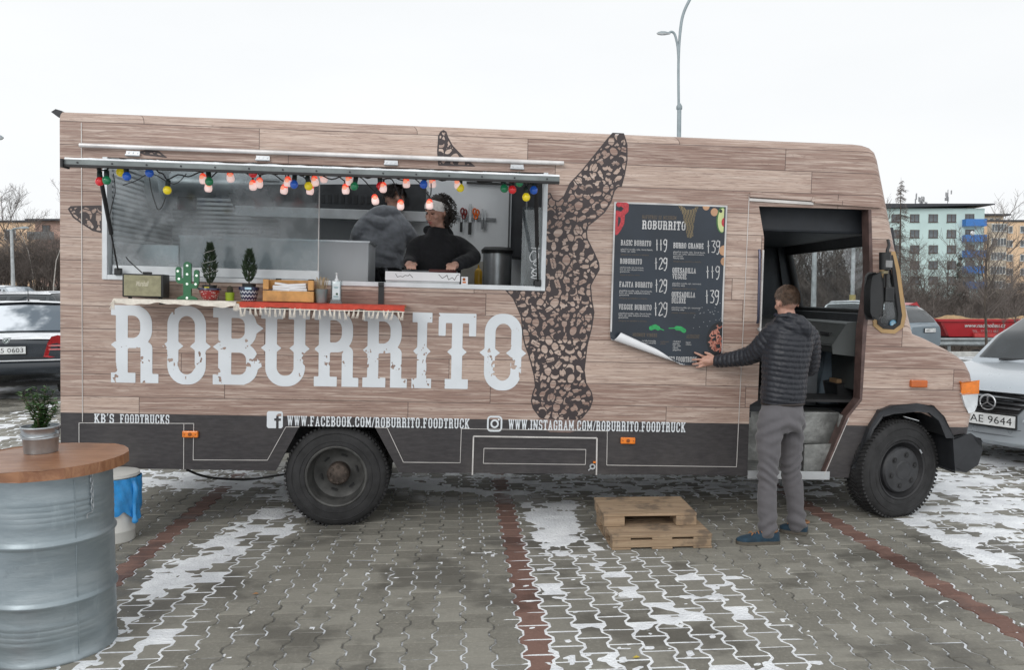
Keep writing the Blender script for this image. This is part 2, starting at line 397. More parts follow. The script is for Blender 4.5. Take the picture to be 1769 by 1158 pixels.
# ------------------------------------------------------------------ shared materials
def wood_wrap():
    t = NT('printed_wood_wrap'); tc = t.n('TexCoord'); sx = t.n('SeparateXYZ'); t.l(tc.outputs['Object'], sx.inputs[0])
    x, y, z = sx.outputs
    v = t.math('SUBTRACT', z, t.math('MULTIPLY', t.math('MINIMUM', y, .12), -1.0))    # the print turns over the roof edge
    u = t.math('ADD', x, t.math('MULTIPLY', y, .9))
    rf = t.math('DIVIDE', t.math('SUBTRACT', v, 1.2615), .1618); row = t.math('FLOOR', rf); fr = t.math('FRACT', rf)
    def wn(a, b=None):
        q = t.n('TexWhiteNoise', noise_dimensions='2D'); cb = t.n('CombineXYZ'); t.put(cb.inputs[0], a); t.put(cb.inputs[1], b if b is not None else 0.0); t.l(cb.outputs[0], q.inputs['Vector']); return q.outputs[0]
    off = t.math('MULTIPLY', wn(row), 7.3); uf = t.math('DIVIDE', t.math('ADD', u, off), 1.92); seg = t.math('FLOOR', uf); uq = t.math('FRACT', uf)
    idn = wn(row, seg)
    gv = t.n('CombineXYZ'); t.put(gv.inputs[0], t.math('ADD', u, t.math('MULTIPLY', idn, 37.0))); t.put(gv.inputs[1], t.math('MULTIPLY', v, 14.0)); t.put(gv.inputs[2], t.math('MULTIPLY', idn, 11.0))
    big = t.noise(gv.outputs[0], 1.5, 3, .5, 1.2)
    ring = t.math('FRACT', t.math('MULTIPLY', big, 9.0)); ring = t.math('ABSOLUTE', t.math('SUBTRACT', t.math('MULTIPLY', ring, 2.0), 1.0))
    gv2 = t.n('CombineXYZ'); t.put(gv2.inputs[0], t.math('MULTIPLY', u, 4.0)); t.put(gv2.inputs[1], t.math('MULTIPLY', v, 210.0)); t.put(gv2.inputs[2], idn)
    fine = t.noise(gv2.outputs[0], 1.0, 4, .65, .6)
    gv3 = t.n('CombineXYZ'); t.put(gv3.inputs[0], t.math('MULTIPLY', u, 2.2)); t.put(gv3.inputs[1], t.math('MULTIPLY', v, 60.0)); t.put(gv3.inputs[2], t.math('MULTIPLY', idn, 5.0))
    mid = t.noise(gv3.outputs[0], 1.0, 4, .6, .8)
    base = t.mix(t.step(idn, .1, .9), (.295, .196, .158), (.49, .370, .305))
    base = t.mix(t.math('MULTIPLY', t.step(mid, .42, .68), .62), base, (.67, .56, .485))
    base = t.mix(t.math('MULTIPLY', t.step(fine, .48, .68), .78), base, (.125, .070, .057))
    base = t.mix(t.math('MULTIPLY', t.step(ring, .70, 1.0), .38), base, (.19, .11, .09))
    blot = t.noise(t.coord((.6, .6, 2.2)), 2.6, 3); base = t.mix(t.math('MULTIPLY', t.step(blot, .5, .75), .35), base, (.24, .145, .12))
    e1 = t.math('MINIMUM', fr, t.math('SUBTRACT', 1.0, fr)); e2 = t.math('MINIMUM', uq, t.math('SUBTRACT', 1.0, uq))
    line = t.math('MAXIMUM', t.math('SUBTRACT', 1.0, t.step(e1, .008, .022)), t.math('SUBTRACT', 1.0, t.step(e2, .0008, .0018)))
    base = t.mix(t.math('MULTIPLY', line, .82), base, (.055, .035, .03))
    dk = t.math('LESS_THAN', z, .818); dn = t.noise(t.coord((2, 2, 9)), 6, 5, .6)
    dark = t.mix(t.step(dn, .35, .7), (.033, .030, .032), (.052, .048, .050))
    base = t.mix(dk, base, dark)
    dirt = t.noise(t.coord((1, 1, 1)), 1.7, 6, .62); low = t.math('SUBTRACT', 1.0, t.step(z, .42, 1.0))
    base = t.mix(t.math('MULTIPLY', t.math('MULTIPLY', low, t.step(dirt, .45, .75)), .28), base, (.17, .155, .14))
    t.set(col=base, rough=t.math('ADD', .36, t.math('MULTIPLY', dirt, .2)), spec=.45)
    wob = t.noise(t.coord((1.2, 1, 1)), 1.6, 2); t.bump(t.math('ADD', t.math('MULTIPLY', wob, 1.0), t.math('MULTIPLY', fine, .01)), .012, .35)
    return t.mat
WRAP = wood_wrap()
LETTER = mat('grey_white_print', (.68, .72, .755), .42, var=.05, vs=3)
INK = mat('dark_brown_print', (.040, .029, .030), .42, var=.12)
SEAM = mat('pale_seam_metal', (.62, .60, .58), .4, .3, var=.15)
ALU = mat('aluminium', (.66, .68, .70), .34, .85, var=.08)
ALUW = mat('white_coated_aluminium', (.66, .69, .71), .4, .15, var=.08)
STEEL = mat('brushed_steel', (.50, .53, .55), .36, .8, var=.12)
RUB = mat('black_rubber', (.018, .018, .019), .62, var=.25)
PLB = mat('black_plastic', (.016, .017, .018), .45, var=.2)
PLD = mat('dark_grey_plastic', (.025, .027, .031), .5, var=.2, vs=9)
WHITEP = mat('white_paint', (.72, .74, .75), .4, var=.06)
DARKIN = mat('dark_interior', (.022, .025, .030), .6, var=.25)
ORANGE = mat('amber_lens', (.75, .20, .015), .22, var=.15, vs=30, coat=.6)
PINE = mat('pale_pine', (.46, .30, .165), .7, var=.28, vs=9, bump=.15)
PAPER = mat('white_paper', (.76, .77, .79), .7, var=.04)
SNOWM = mat('snow', (.84, .865, .90), .7, var=.13, vs=5, bump=1.2, bs=60)
def glass(name, col=(.9, .95, .95), rough=.02, tint=.0, alpha=.12, dust=.05):
    """thin pane: a clear film with a reflection and a veil of dust"""
    t = NT(name); tr = t.n('BsdfTransparent'); gl = t.n('BsdfGlossy'); df = t.n('BsdfDiffuse'); fr = t.n('Fresnel'); fr.inputs[0].default_value = 1.5
    tr.inputs[0].default_value = (*col, 1); gl.inputs['Roughness'].default_value = rough; df.inputs[0].default_value = (.55, .58, .6, 1)
    m1 = t.n('MixShader'); m2 = t.n('MixShader')
    n = t.noise(t.coord((1, 1, 1)), 4, 5, .6)
    t.put(m1.inputs[0], t.math('MULTIPLY', t.step(n, .3, .75), dust * 2)); t.l(tr.outputs[0], m1.inputs[1]); t.l(df.outputs[0], m1.inputs[2])
    t.put(m2.inputs[0], t.math('ADD', fr.outputs[0], alpha, clamp=True)); t.l(m1.outputs[0], m2.inputs[1]); t.l(gl.outputs[0], m2.inputs[2])
    t.l(m2.outputs[0], t.out.inputs[0]); MATS[name] = t.mat; return t.mat
GLASS = glass('window_glass', (.84, .90, .91), .03, dust=.10, alpha=.02)
CARGLASS = mat('dark_car_glass', (.02, .026, .03), .06, var=.2, coat=.5)
# ------------------------------------------------------------------ value noise on numpy grids
def vnoise(x, y, s, seed):
    r = np.random.default_rng(seed).random((256, 256)); x = np.asarray(x) / s + 1000.5; y = np.asarray(y) / s + 1000.5
    i = np.floor(x).astype(int); j = np.floor(y).astype(int); a = x - i; b = y - j; a = a * a * (3 - 2 * a); b = b * b * (3 - 2 * b)
    g = lambda p, q: r[p % 256, q % 256]
    return (g(i, j) * (1 - a) + g(i + 1, j) * a) * (1 - b) + (g(i, j + 1) * (1 - a) + g(i + 1, j + 1) * a) * b
def fbm(x, y, s, seed, o=4):
    v = 0; w = 0
    for k in range(o): v = v + vnoise(x, y, s / 2 ** k, seed + k) * .55 ** k; w += .55 ** k
    return v / w
sst = lambda x, a, b: (lambda t: t * t * (3 - 2 * t))(np.clip((np.asarray(x, float) - a) / (b - a), 0, 1))

# ------------------------------------------------------------------ terrain: one sheet to the horizon
def ground_z(x, y):
    x = np.asarray(x, float); y = np.asarray(y, float)
    near = np.where(y < 13.0, -.0065, -.004)
    r = np.interp(y, [0, 21.8, 25, 31, 40, 58, 72, 130], [0, 0, -.25, -.75, -2.9, -2.9, -1.6, .5])
    l = np.interp(y, [0, 22, 34, 48, 130], [0, 0, .75, 1.9, 3.0])
    k = sst(x - y * .12, -6, 2)
    return near + r * k + l * (1 - k)
t = NT('lot_ground'); c = t.coord(); sp = t.n('SeparateXYZ'); t.l(c, sp.inputs[0])
big = t.noise(c, .55, 6, .62); sm = t.noise(t.coord((1, 2.2, 1)), 2.6, 6, .68)
grey = t.mix(t.step(sm, .3, .7), (.10, .098, .088), (.17, .167, .152))
snowm = t.math('ADD', big, t.math('MULTIPLY', sm, .9))
lot = t.mix(t.step(snowm, .84, 1.0), grey, (.72, .75, .79))
far = t.mix(t.step(t.noise(c, .9, 6, .7), .45, .7), (.085, .070, .045), (.62, .64, .66))
wood = t.mix(t.step(t.noise(c, .5, 6, .7), .35, .7), (.05, .040, .030), (.10, .082, .060))
t.set(col=t.mix(t.step(sp.outputs[1], 30, 33), t.mix(t.step(sp.outputs[1], 21.9, 22.6), lot, far), wood), rough=.85); t.bump(sm, .02)
LOT = t.mat
gx = np.unique(np.concatenate([np.linspace(-400, 400, 41), np.linspace(-60, 60, 61)])); gy = np.unique(np.concatenate([np.linspace(-40, 2, 8), np.linspace(2, 24, 45), np.array([12.98, 13.0]), np.linspace(24, 80, 57), np.linspace(80, 900, 30)]))
XX, YY = np.meshgrid(gx, gy); nx, ny = len(gx), len(gy)
ii = (np.arange(ny - 1)[:, None] * nx + np.arange(nx - 1)[None]).ravel()
raw('parking_lot', np.stack([XX, YY, ground_z(XX, YY)], -1).reshape(-1, 3), np.stack([ii, ii + 1, ii + nx + 1, ii + nx], 1), LOT, smooth=180, kind='structure')

# ------------------------------------------------------------------ interlocking concrete pavers
PA = rad(4.0); PW, PH = .144, .1676; CA, SA = math.cos(PA), math.sin(PA)
P0 = .39 - PW / 2                                         # left joint of the middle red row
def pv(p, q): return (p * CA - q * SA, p * SA + q * CA)
def paver_mat(name, a, b):
    t = NT(name); c = t.coord(kind='Object'); oi = t.n('ObjectInfo'); ge = t.n('NewGeometry'); tc = t.n('TexCoord')
    rnd = t.math('FRACT', t.math('ADD', oi.outputs['Random'], ge.outputs['Random Per Island']))
    pos = ge.outputs['Position']
    def wn(sc_, st, d=5, r=.6):
        m = t.n('Mapping'); t.l(pos, m.inputs[0]); m.inputs['Scale'].default_value = st; return t.noise(m.outputs[0], sc_, d, r)
    st = wn(1.1, (1, 1.3, 1), 6, .62); gr = wn(55, (1, 1, 1), 3, .7); md = wn(7, (1, 1.5, 1), 4)
    col = t.mix(t.step(rnd, .05, .95), a, b)
    col = t.mix(t.math('MULTIPLY', t.step(md, .48, .72), .35), col, tuple(x * .62 for x in a))
    col = t.mix(t.math('MULTIPLY', t.step(gr, .45, .75), .35), col, tuple(min(1, x * 1.45) for x in b))
    wet = t.step(st, .50, .60)
    col = t.mix(t.math('MULTIPLY', wet, .62), col, tuple(x * .42 for x in a))
    fl = wn(19, (1, 2.0, 1), 3, .75); col = t.mix(t.math('MULTIPLY', t.step(fl, .69, .74), .8), col, (.55, .57, .60))
    t.set(col=col, rough=t.math('SUBTRACT', .82, t.math('MULTIPLY', wet, .34)), spec=.4); t.bump(t.math('ADD', gr, t.math('MULTIPLY', md, .8)), .0035, .8)
    return t.mat
PV_G = paver_mat('grey_concrete', (.186, .178, .152), (.258, .248, .214)); PV_R = paver_mat('red_concrete', (.160, .090, .072), (.205, .122, .098))
def side_x(f):                                            # half width of a stone along its length: waisted in the middle
    return float(np.interp(f, [0, .13, .34, .66, .87, 1], [.014, .014, -.014, -.014, .014, .014]))
FR = [0, .13, .34, .66, .87, 1]
def stone_rings(g0=.0046, ch=.003):
    rings = []
    for g, z in ((g0 + ch, 0.0), (g0, -.006), (g0, -.018)):
        R = [(PW / 2 + side_x(f) - g, min(max(f * PH, g), PH - g) - PH / 2) for f in FR]
        L = [(-x, y) for x, y in reversed(R)]
        rings.append([(x, y, z) for x, y in R + L])
    return rings
RG = stone_rings(); K = 12
SV = np.array([p for r in RG for p in r]); 
SF = [tuple(range(K))] + [(r * K + (i + 1) % K, r * K + i, (r + 1) * K + i, (r + 1) * K + (i + 1) % K) for r in range(2) for i in range(K)]
pm = {}
for nm, m in (('g', PV_G), ('r', PV_R)):
    me = bpy.data.meshes.new('paving_stone'); me.from_pydata(SV.tolist(), [], SF); me.materials.append(m); me.update(); pm[nm] = me
cells = []
for ci in range(-80, 90):
    for ri in range(12, 80):
        p = P0 + (ci + .5) * PW; q = (ri + .5 + (.5 if ci % 2 else 0)) * PH; x, y = pv(p, q)
        if y < 3.0 or y > 12.9 or abs(x) > y * .70 + .6: continue
        cells.append((x, y, 'r' if ci in (0, -17, 17) else 'g'))
def infr(x, y):
    d = y * math.cos(PITCH) + EYE * math.sin(PITCH); h = -EYE * math.cos(PITCH) + y * math.sin(PITCH)
    sx, sy = PCX + FOC * x / d, PCY - FOC * h / d
    blocked = (sx < 200) or (480 < sx < 1690 and sy < 800)
    return -20 < sx < 1789 and sy < 1170 and not blocked
paving = thing('pavement', None, None, kind='structure')
order = sorted(range(len(cells)), key=lambda i: (0 if infr(*cells[i][:2]) else 1, cells[i][1] ** 2 + .3 * cells[i][0] ** 2))
single = set(order[:298]); rng = np.random.default_rng(3); bulk = {'g': [], 'r': []}
for i, (x, y, k) in enumerate(cells):
    z = float(rng.normal(0, .0011)); tx, ty = rng.normal(0, .006, 2)
    if i in single:
        o = link('paving_stone', pm[k], paving); o.location = (x, y, z); o.rotation_euler = (tx, ty, PA + float(rng.normal(0, .006)))
    else:
        a = PA + float(rng.normal(0, .006)); c, s = math.cos(a), math.sin(a)
        V = SV[:2 * K]; bulk[k].append(np.stack([x + V[:, 0] * c - V[:, 1] * s, y + V[:, 0] * s + V[:, 1] * c, V[:, 2] + z + tx * V[:, 1] + ty * V[:, 0]], 1))
for k, L in bulk.items():
    n = len(L); V = np.concatenate(L)
    F = [tuple(b + i for i in range(K)) for b in range(0, n * 2 * K, 2 * K)]
    for b in range(0, n * 2 * K, 2 * K): F += [(b + (i + 1) % K, b + i, b + K + i, b + K + (i + 1) % K) for i in range(K)]
    raw('paving_stones', V, F, PV_G if k == 'g' else PV_R, paving, kind='stuff')

# ------------------------------------------------------------------ thin snow: a relief that fills joints, and covers stones where it lies thick
def poly_in(x, y, px, soft):
    """1 inside the outline given by ground bearings, falling to 0 over soft metres outside"""
    d = d_poly(x, y, [tuple(G(*p)[:2]) for p in px]); return 1 - sst(d, -soft, soft)
def path_w(x, y, px, w, soft): return 1 - sst(d_path(x, y, [tuple(G(*p)[:2]) for p in px], w), 0, soft)
def snow_level(x, y):
    n = fbm(x, y, .55, 11); fine = fbm(x, y, .05, 51, 2); streak = fbm(x * .55 + y * .1, y * 1.5, .16, 31, 3); mid = fbm(x, y, .22, 61, 3)
    J = np.full(x.shape, .0)                                # joints filled, stones bare
    for px, so in (([(885, 930), (1010, 900), (1060, 955), (1260, 975), (1440, 1158), (1400, 1240), (925, 1240)], .14), ([(90, 1180), (215, 1020), (480, 876), (540, 885), (420, 1010), (330, 1120), (290, 1180)], .14), ([(-60, 792), (102, 792), (102, 700), (-60, 700)], .15),
                   ([(200, 812), (1480, 812), (1440, 862), (1030, 862), (870, 858), (700, 846), (480, 868), (330, 850), (235, 850)], .15), ([(1540, 902), (1790, 1022), (1790, 640), (1500, 700), (1500, 815), (1600, 850)], .12)): J = np.maximum(J, poly_in(x, y, px, so))
    J = np.where(J > .02, np.minimum(.60, J * .62 + (mid - .5) * .42 + (fine - .5) * .12), 0)
    C = np.zeros(x.shape)                                   # lying on the stones
    for w in (.44 * poly_in(x, y, [(885, 930), (1010, 900), (1060, 955), (1260, 985), (1390, 1158), (1250, 1240), (925, 1240)], .2), .66 * path_w(x, y, [(150, 1150), (235, 1065), (300, 985), (400, 925)], .03, .25), .80 * path_w(x, y, [(325, 985), (372, 945), (405, 920)], .05, .20), .80 * path_w(x, y, [(440, 905), (475, 885)], .05, .25),
              .86 * poly_in(x, y, [(900, 868), (1000, 862), (1010, 925), (985, 962), (925, 955), (905, 915)], .14), .66 * poly_in(x, y, [(200, 812), (1480, 812), (1440, 862), (1030, 862), (870, 858), (700, 846), (480, 868), (330, 850), (235, 850)], .12),
              .72 * poly_in(x, y, [(1560, 902), (1790, 1012), (1790, 640), (1500, 700), (1500, 815), (1615, 850)], .12), .80 * poly_in(x, y, [(1575, 915), (1640, 950), (1790, 1020), (1790, 985), (1650, 920)], .12), .9 * poly_in(x, y, [(-60, 712), (102, 706), (102, 690), (-60, 692)], .2)): C = np.maximum(C, w)
    C = np.where(C > .05, C + (n - .5) * .45 + (streak - .5) * .95 + (fine - .5) * .45, 0)
    spr = np.where(fine * .6 + n * .4 > .695, .42, 0)       # scattered grains and crumbs
    dots = np.where((vnoise(x, y, .03, 91) * .7 + mid * .3 > .84), .80, 0)
    return np.maximum.reduce([J, C, spr, dots])
gx = np.arange(-7.2, 8.8, .022); ylist = [3.05]
while ylist[-1] < 12.9: ylist.append(ylist[-1] + max(.016, .0035 * ylist[-1]))
gy = np.array(ylist); XX, YY = np.meshgrid(gx, gy); s = snow_level(XX, YY)
Z = np.interp(s, [.18, .27, .40, .66, .80, 1.2], [-.012, -.0058, -.0016, -.0010, .0026, .0075]) + (fbm(XX, YY, .09, 77, 2) - .5) * .0016
nx = len(gx); ii = (np.arange(len(gy) - 1)[:, None] * nx + np.arange(nx - 1)[None]).ravel()
Q = np.stack([ii, ii + 1, ii + nx + 1, ii + nx], 1); vis = np.abs(XX).ravel()[ii] < YY.ravel()[ii] * .72 + .3
Q = Q[(Z.ravel()[Q].max(1) > -.0062) & vis]
used, inv = np.unique(Q, return_inverse=True)
raw('snow', np.stack([XX, YY, Z], -1).reshape(-1, 3)[used], inv.reshape(-1, 4), SNOWM, smooth=180, kind='stuff')
# ------------------------------------------------------------------ buildings beyond the lot
BGLASS = mat('dull_window_glass', (.10, .12, .135), .12, var=.45, vs=.35, coat=.3)
def win_mesh(w, h, frame, fm, split=2):
    f = MB(); t_ = frame
    f.box(-w / 2, w / 2, -.05, .06, -h / 2, -h / 2 + t_).box(-w / 2, w / 2, -.05, .06, h / 2 - t_, h / 2)
    f.box(-w / 2, -w / 2 + t_, -.05, .06, -h / 2 + t_, h / 2 - t_).box(w / 2 - t_, w / 2, -.05, .06, -h / 2 + t_, h / 2 - t_)
    for i in range(1, split): f.box(-w / 2 + w * i / split - t_ / 2, -w / 2 + w * i / split + t_ / 2, -.045, .06, -h / 2 + t_, h / 2 - t_)
    f.box(-w / 2 - .08, w / 2 + .08, -.13, .02, -h / 2 - .07, -h / 2 - .002)
    g = MB().box(-w / 2 + t_ * .9, w / 2 - t_ * .9, -.02, .02, -h / 2 + t_ * .9, h / 2 - t_ * .9)
    fo = f.out('window', fm); go = g.out('pane', BGLASS); bpy.data.objects.remove(fo); bpy.data.objects.remove(go)
    return f, g, fm
def put_windows(root, spots, w, h, fm, split=2, frame=.09, yoff=0.0):
    f, g, _ = win_mesh(w, h, frame, fm, split); base = None
    for (x, z) in spots:
        if base is None:
            a = f.out('window', fm, root); b = g.out('pane', BGLASS, a); base = (a.data, b.data)
        else:
            a = link('window', base[0], root); b = link('pane', base[1], a)
        a.location = (x, yoff, z)
def at(px, py, Y): return A(px, py, Y)
TEAL = mat('teal_render', (.58, .75, .735), .85, var=.05, vs=.3); DROOF = mat('dark_roof_edge', (.05, .055, .065), .7)
BLUEP = mat('blue_balcony_panel', (.05, .20, .56), .5, var=.1); BRNF = mat('brown_window_frame', (.10, .075, .065), .6); WHF = mat('white_window_frame', (.6, .61, .6), .5)
ORG = mat('apricot_render', (.80, .58, .39), .85, var=.05, vs=.3); BEI = mat('cream_render', (.62, .54, .43), .85, var=.05, vs=.3)
Y = 143.0; x0, x1 = at(1522, 400, Y).x, at(1700, 400, Y).x; zt = at(1600, 360, Y).z; cx = (x0 + x1) / 2
tb = thing('apartment_block', 'pale teal apartment block with four blue balconies and dark flat roof', 'apartment block', (cx, Y, 0))
MB().box(x0 - cx, x1 - cx, 0, 12, -3, zt).out('wall', TEAL, tb)
r_ = MB(); r_.add([(x0 - cx - .3, -1.0, zt), (x1 - cx + 1.2, -1.0, zt + .55), (x1 - cx + 1.2, 12.5, zt + .55), (x0 - cx - .3, 12.5, zt), (x0 - cx - .3, -1.0, zt + .75), (x1 - cx + 1.2, -1.0, zt + .75), (x1 - cx + 1.2, 12.5, zt + .75), (x0 - cx - .3, 12.5, zt + .75), ], [(0, 1, 5, 4), (1, 2, 6, 5), (2, 3, 7, 6), (3, 0, 4, 7), (4, 5, 6, 7), (3, 2, 1, 0)]); r_.out('roof', DROOF, tb)
rows = [377, 404, 430.6, 457.7, 484.5]
put_windows(tb, [(at(px, py, Y).x - cx, at(px, py, Y).z) for py in rows for px in (1548, 1580, 1612, 1643.6)], 1.65, 1.42, BRNF, 2, .11, -.02)
put_windows(tb, [(at(1675, py + 1, Y).x - cx, at(1675, py + 1, Y).z) for py in rows], 1.6, 1.7, BRNF, 2, .11, -.02)
for py in rows:
    p = at(1680, py + 8.5, Y); b = MB(); X = p.x - cx; b.box(X - 1.85, X + 1.85, -1.25, -1.19, p.z - .62, p.z + .62).box(X - 1.85, X - 1.79, -1.19, -.01, p.z - .62, p.z + .62).box(X + 1.79, X + 1.85, -1.19, -.01, p.z - .62, p.z + .62)
    b.out('balcony', BLUEP, tb)
d_ = at(1673, 404, Y); MB().lathe([(.0, -.02), (.25, 0), (.42, .1)], (d_.x - cx, -1.35, d_.z), 14, 'y').out('satellite_dish', WHITEP, tb)
for px, top, n in ((1637, 322, 4), (1592, 335, 4), (1582, 330, 1), (1601, 345, 2)):
    p = at(px, 354, Y + 4); h = at(px, top, Y + 4).z; m_ = MB().tube([(0, 0, 0), (0, 0, h - p.z)], .07, 5)
    for k in range(n * 2): m_.cbox((random.uniform(-.5, .5), random.uniform(-.3, .3), (h - p.z) * random.uniform(.45, .92)), (.16, .16, random.uniform(.5, 1.2)))
    o = m_.out('antenna_mast', mat('antenna_grey', (.35, .36, .37), .6), tb); o.location = (p.x - cx, 4, p.z - .6)

Y = 165.0; x0, x1 = at(1699, 400, Y).x, at(1850, 400, Y).x; zt = at(1720, 383, Y).z; cx = x0
ob = thing('apartment_block', 'apricot apartment block with cream glazed loggias right of the teal block', 'apartment block', (cx, Y, 0))
MB().box(0, x1 - x0, 0, 11, -3, zt).out('wall', ORG, ob)
MB().box(-.3, x1 - x0 + .3, -.3, 11.3, zt + .002, zt + .35).out('roof', DROOF, ob)
lx0, lx1 = at(1705, 400, Y).x - cx, at(1733.5, 400, Y).x - cx; MB().box(lx0, lx1, -1.3, -.003, -3, zt - .4).out('loggia_tower', BEI, ob)
rows = [396.5, 421, 445.5, 470, 495]; put_windows(ob, [(at(px, py, Y).x - cx, at(px, py, Y).z) for py in rows for px in (1742.5, 1769, 1795)], 1.7, 1.45, WHF, 2, .13, -.02)
f, g, _ = win_mesh(3.1, 1.55, .1, WHF, 5)
for py in rows:
    p = at(1719, py - 3, Y - 1.3); a = f.out('window', WHF, ob); b = g.out('pane', BGLASS, a); a.location = ((lx0 + lx1) / 2, -1.33, p.z)
Y = 185.0; p0, p1 = at(1695, 373, Y), at(1733, 373, Y)
cb = thing('apartment_block', 'cream top storey with overhanging dark roof between teal and apricot blocks', 'apartment block', (p0.x, Y, 0))
MB().box(0, p1.x - p0.x, 0, 9, -3, p0.z).out('wall', BEI, cb); MB().box(-.5, p1.x - p0.x + 1.2, -1, 9, p0.z + .002, p0.z + .4).out('roof', DROOF, cb)
put_windows(cb, [(at(px, 379, Y).x - p0.x, at(px, 379.5, Y).z) for px in (1703, 1713, 1723)], 1.0, .7, WHF, 1, .1, -.02)

Y = 110.0; p = at(-80, 384, Y); q = at(70, 384, Y)
lb = thing('apartment_block', 'long plain apricot building above the leafless bushes at far left', 'apartment block', (p.x, Y, 0))
MB().box(0, q.x - p.x, 0, 10, 0, p.z).out('wall', ORG, lb); MB().box(-.3, q.x - p.x + .2, -.3, 10, p.z + .002, p.z + .25).out('roof', DROOF, lb)
put_windows(lb, [(at(px, 405, Y).x - p.x, at(px, 405, Y).z) for px in (-40, -10, 18)], 1.6, 1.4, WHF, 2, .1, -.02)
PINK = mat('dusty_pink_render', (.52, .35, .29), .85, var=.06, vs=.4); Y = 100.0; p = at(60, 382, Y); q = at(140, 378, Y)
pb = thing('house', 'dusty pink house with thin roof and railed balcony left of the truck', 'house', (p.x, Y, 0))
MB().box(0, q.x - p.x, 0, 9, 0, p.z).out('wall', PINK, pb); MB().box(-.7, q.x - p.x + .5, -.9, 9.4, p.z + .002, p.z + .22).out('roof', DROOF, pb)
put_windows(pb, [(at(80, 396, Y).x - p.x, at(80, 396.5, Y).z)], 1.0, 1.1, BRNF, 2, .08, -.02)
b = MB(); z = at(78, 408, Y).z; b.box(-.3, 3.0, -1.2, -1.15, z - .5, z + .45)
b.out('balcony', mat('grey_railing', (.2, .22, .23), .6), pb)

# ------------------------------------------------------------------ bare winter trees
BARK = mat('grey_brown_bark', (.085, .070, .058), .9, var=.35, vs=3); TWIG = mat('brown_twigs', (.145, .124, .112), .9, var=.4, vs=.6); BIRCH = mat('pale_birch_bark', (.42, .40, .37), .8, var=.35, vs=4)
def bare_tree(seed, h, trunk_h=.25, r0=.05, nb=7, levels=3, spread=.62, up=.5, twigs=5):
    R = random.Random(seed); T, Cw = MB(), MB()
    def branch(p, d, L, r, lv, nseg):
        pts = [p]; dd = d.copy()
        for i in range(nseg):
            dd = (dd + Vector((R.gauss(0, .14), R.gauss(0, .14), up * .10 + R.gauss(0, .08)))).normalized(); pts.append(pts[-1] + dd * (L / nseg))
        rs = [max(r * (1 - .75 * i / nseg), .0035 * h / 6) for i in range(nseg + 1)]
        (T if lv == 0 else Cw).tube(pts, rs, 6 if lv == 0 else 3, caps=False)
        if lv >= levels: return
        n = nb if lv == 0 else (twigs if lv < levels - 1 else twigs + 2)
        for k in range(n):
            f = R.uniform(trunk_h if lv == 0 else .2, 1.0); i = min(int(f * nseg), nseg - 1); q = pts[i].lerp(pts[i + 1], f * nseg - i)
            ax = pts[i + 1] - pts[i]; ax.normalize(); o = Vector((R.gauss(0, 1), R.gauss(0, 1), R.gauss(0, .5))); o = (o - ax * o.dot(ax)).normalized()
            nd = (ax * (1 - spread) + o * spread + Vector((0, 0, up * .35))).normalized()
            branch(q, nd, L * R.uniform(.35, .6) * (1.05 - .35 * f), r * .45, lv + 1, 4 if lv == 0 else 3)
    branch(Vector((0, 0, -.15)), Vector((R.gauss(0, .05), R.gauss(0, .05), 1)), h * .8, r0 * h / 6, 0, 7)
    return T, Cw
def tree_proto(name, label, cat, T, Cw, bark, twig, group=None):
    r = thing(name, label, cat, group=group); T.out('trunk', bark, r, smooth=180); Cw.out('crown', twig, r); return r
def multi(seed, h, stems, **k):
    T, Cw = MB(), MB(); R = random.Random(seed)
    for s in range(stems):
        a, b = bare_tree(seed * 31 + s, h * R.uniform(.7, 1.05), **k); dx, dy = R.uniform(-.9, .9), R.uniform(-.9, .9); lx, ly = R.uniform(-.18, .18), R.uniform(-.18, .18)
        for src, dst in ((a, T), (b, Cw)): dst.add([(v[0] + dx + v[2] * lx, v[1] + dy + v[2] * ly, v[2]) for v in src.v], src.f)
    return T, Cw
GB = 'leafless bushes and trees in the thicket beyond the guard rail'
bush = [tree_proto('bare_bush', 'leafless brown bush in the dense thicket beyond the guard rail at right', 'bush', *multi(40 + i, 4.6, 4, trunk_h=.06, nb=9, levels=3, spread=.55, twigs=6, r0=.05), BARK, TWIG, GB) for i in range(4)]
tall = [tree_proto('bare_tree', 'leafless grey brown tree rising from the thicket beyond the guard rail at right', 'tree', *bare_tree(70 + i, 9, .22, .06, 13, 3, .55, .6, 7), BARK, TWIG, GB) for i in range(3)]
used = set()
def plant(protos, i, px, Y, s, label=None, group=GB, sy=1):
    pr = protos[i % len(protos)]
    o = pr if pr.name not in used else dup(pr)
    used.add(pr.name); x = A(px, 500, Y).x; o.location = (x, Y, float(ground_z(x, Y)) - .05); o.rotation_euler = (0, 0, random.uniform(0, 6.28)); o.scale = (s * sy, s * sy, s)
    if label: o['label'] = label
    if group is None and 'group' in o: del o['group']
    return o
R_ = random.Random(5); n = 0
for Y, step, s0 in ((60, 19, 1.15), (66, 20, 1.35), (72, 21, 1.55), (80, 24, 1.75)):
    px = 1255 + (Y % 7) * 3
    while px < 1800:
        plant(bush, n, px + R_.uniform(-6, 6), Y + R_.uniform(-2, 2), s0 * R_.uniform(.8, 1.12) * (1.2 if px < 1530 else .82), sy=1.25); n += 1; px += step
for px, Y, s in ((1362, 70, 1.25), (1384, 78, 1.35), (1407, 68, 1.2), (1428, 76, 1.45), (1446, 70, 1.2), (1468, 82, 1.5), (1488, 70, 1.25), (1508, 78, 1.3), (1600, 82, 1.0), (1640, 84, 1.0), (1690, 80, 1.05), (1722, 84, 1.0)):
    plant(tall, n, px, Y, s); n += 1
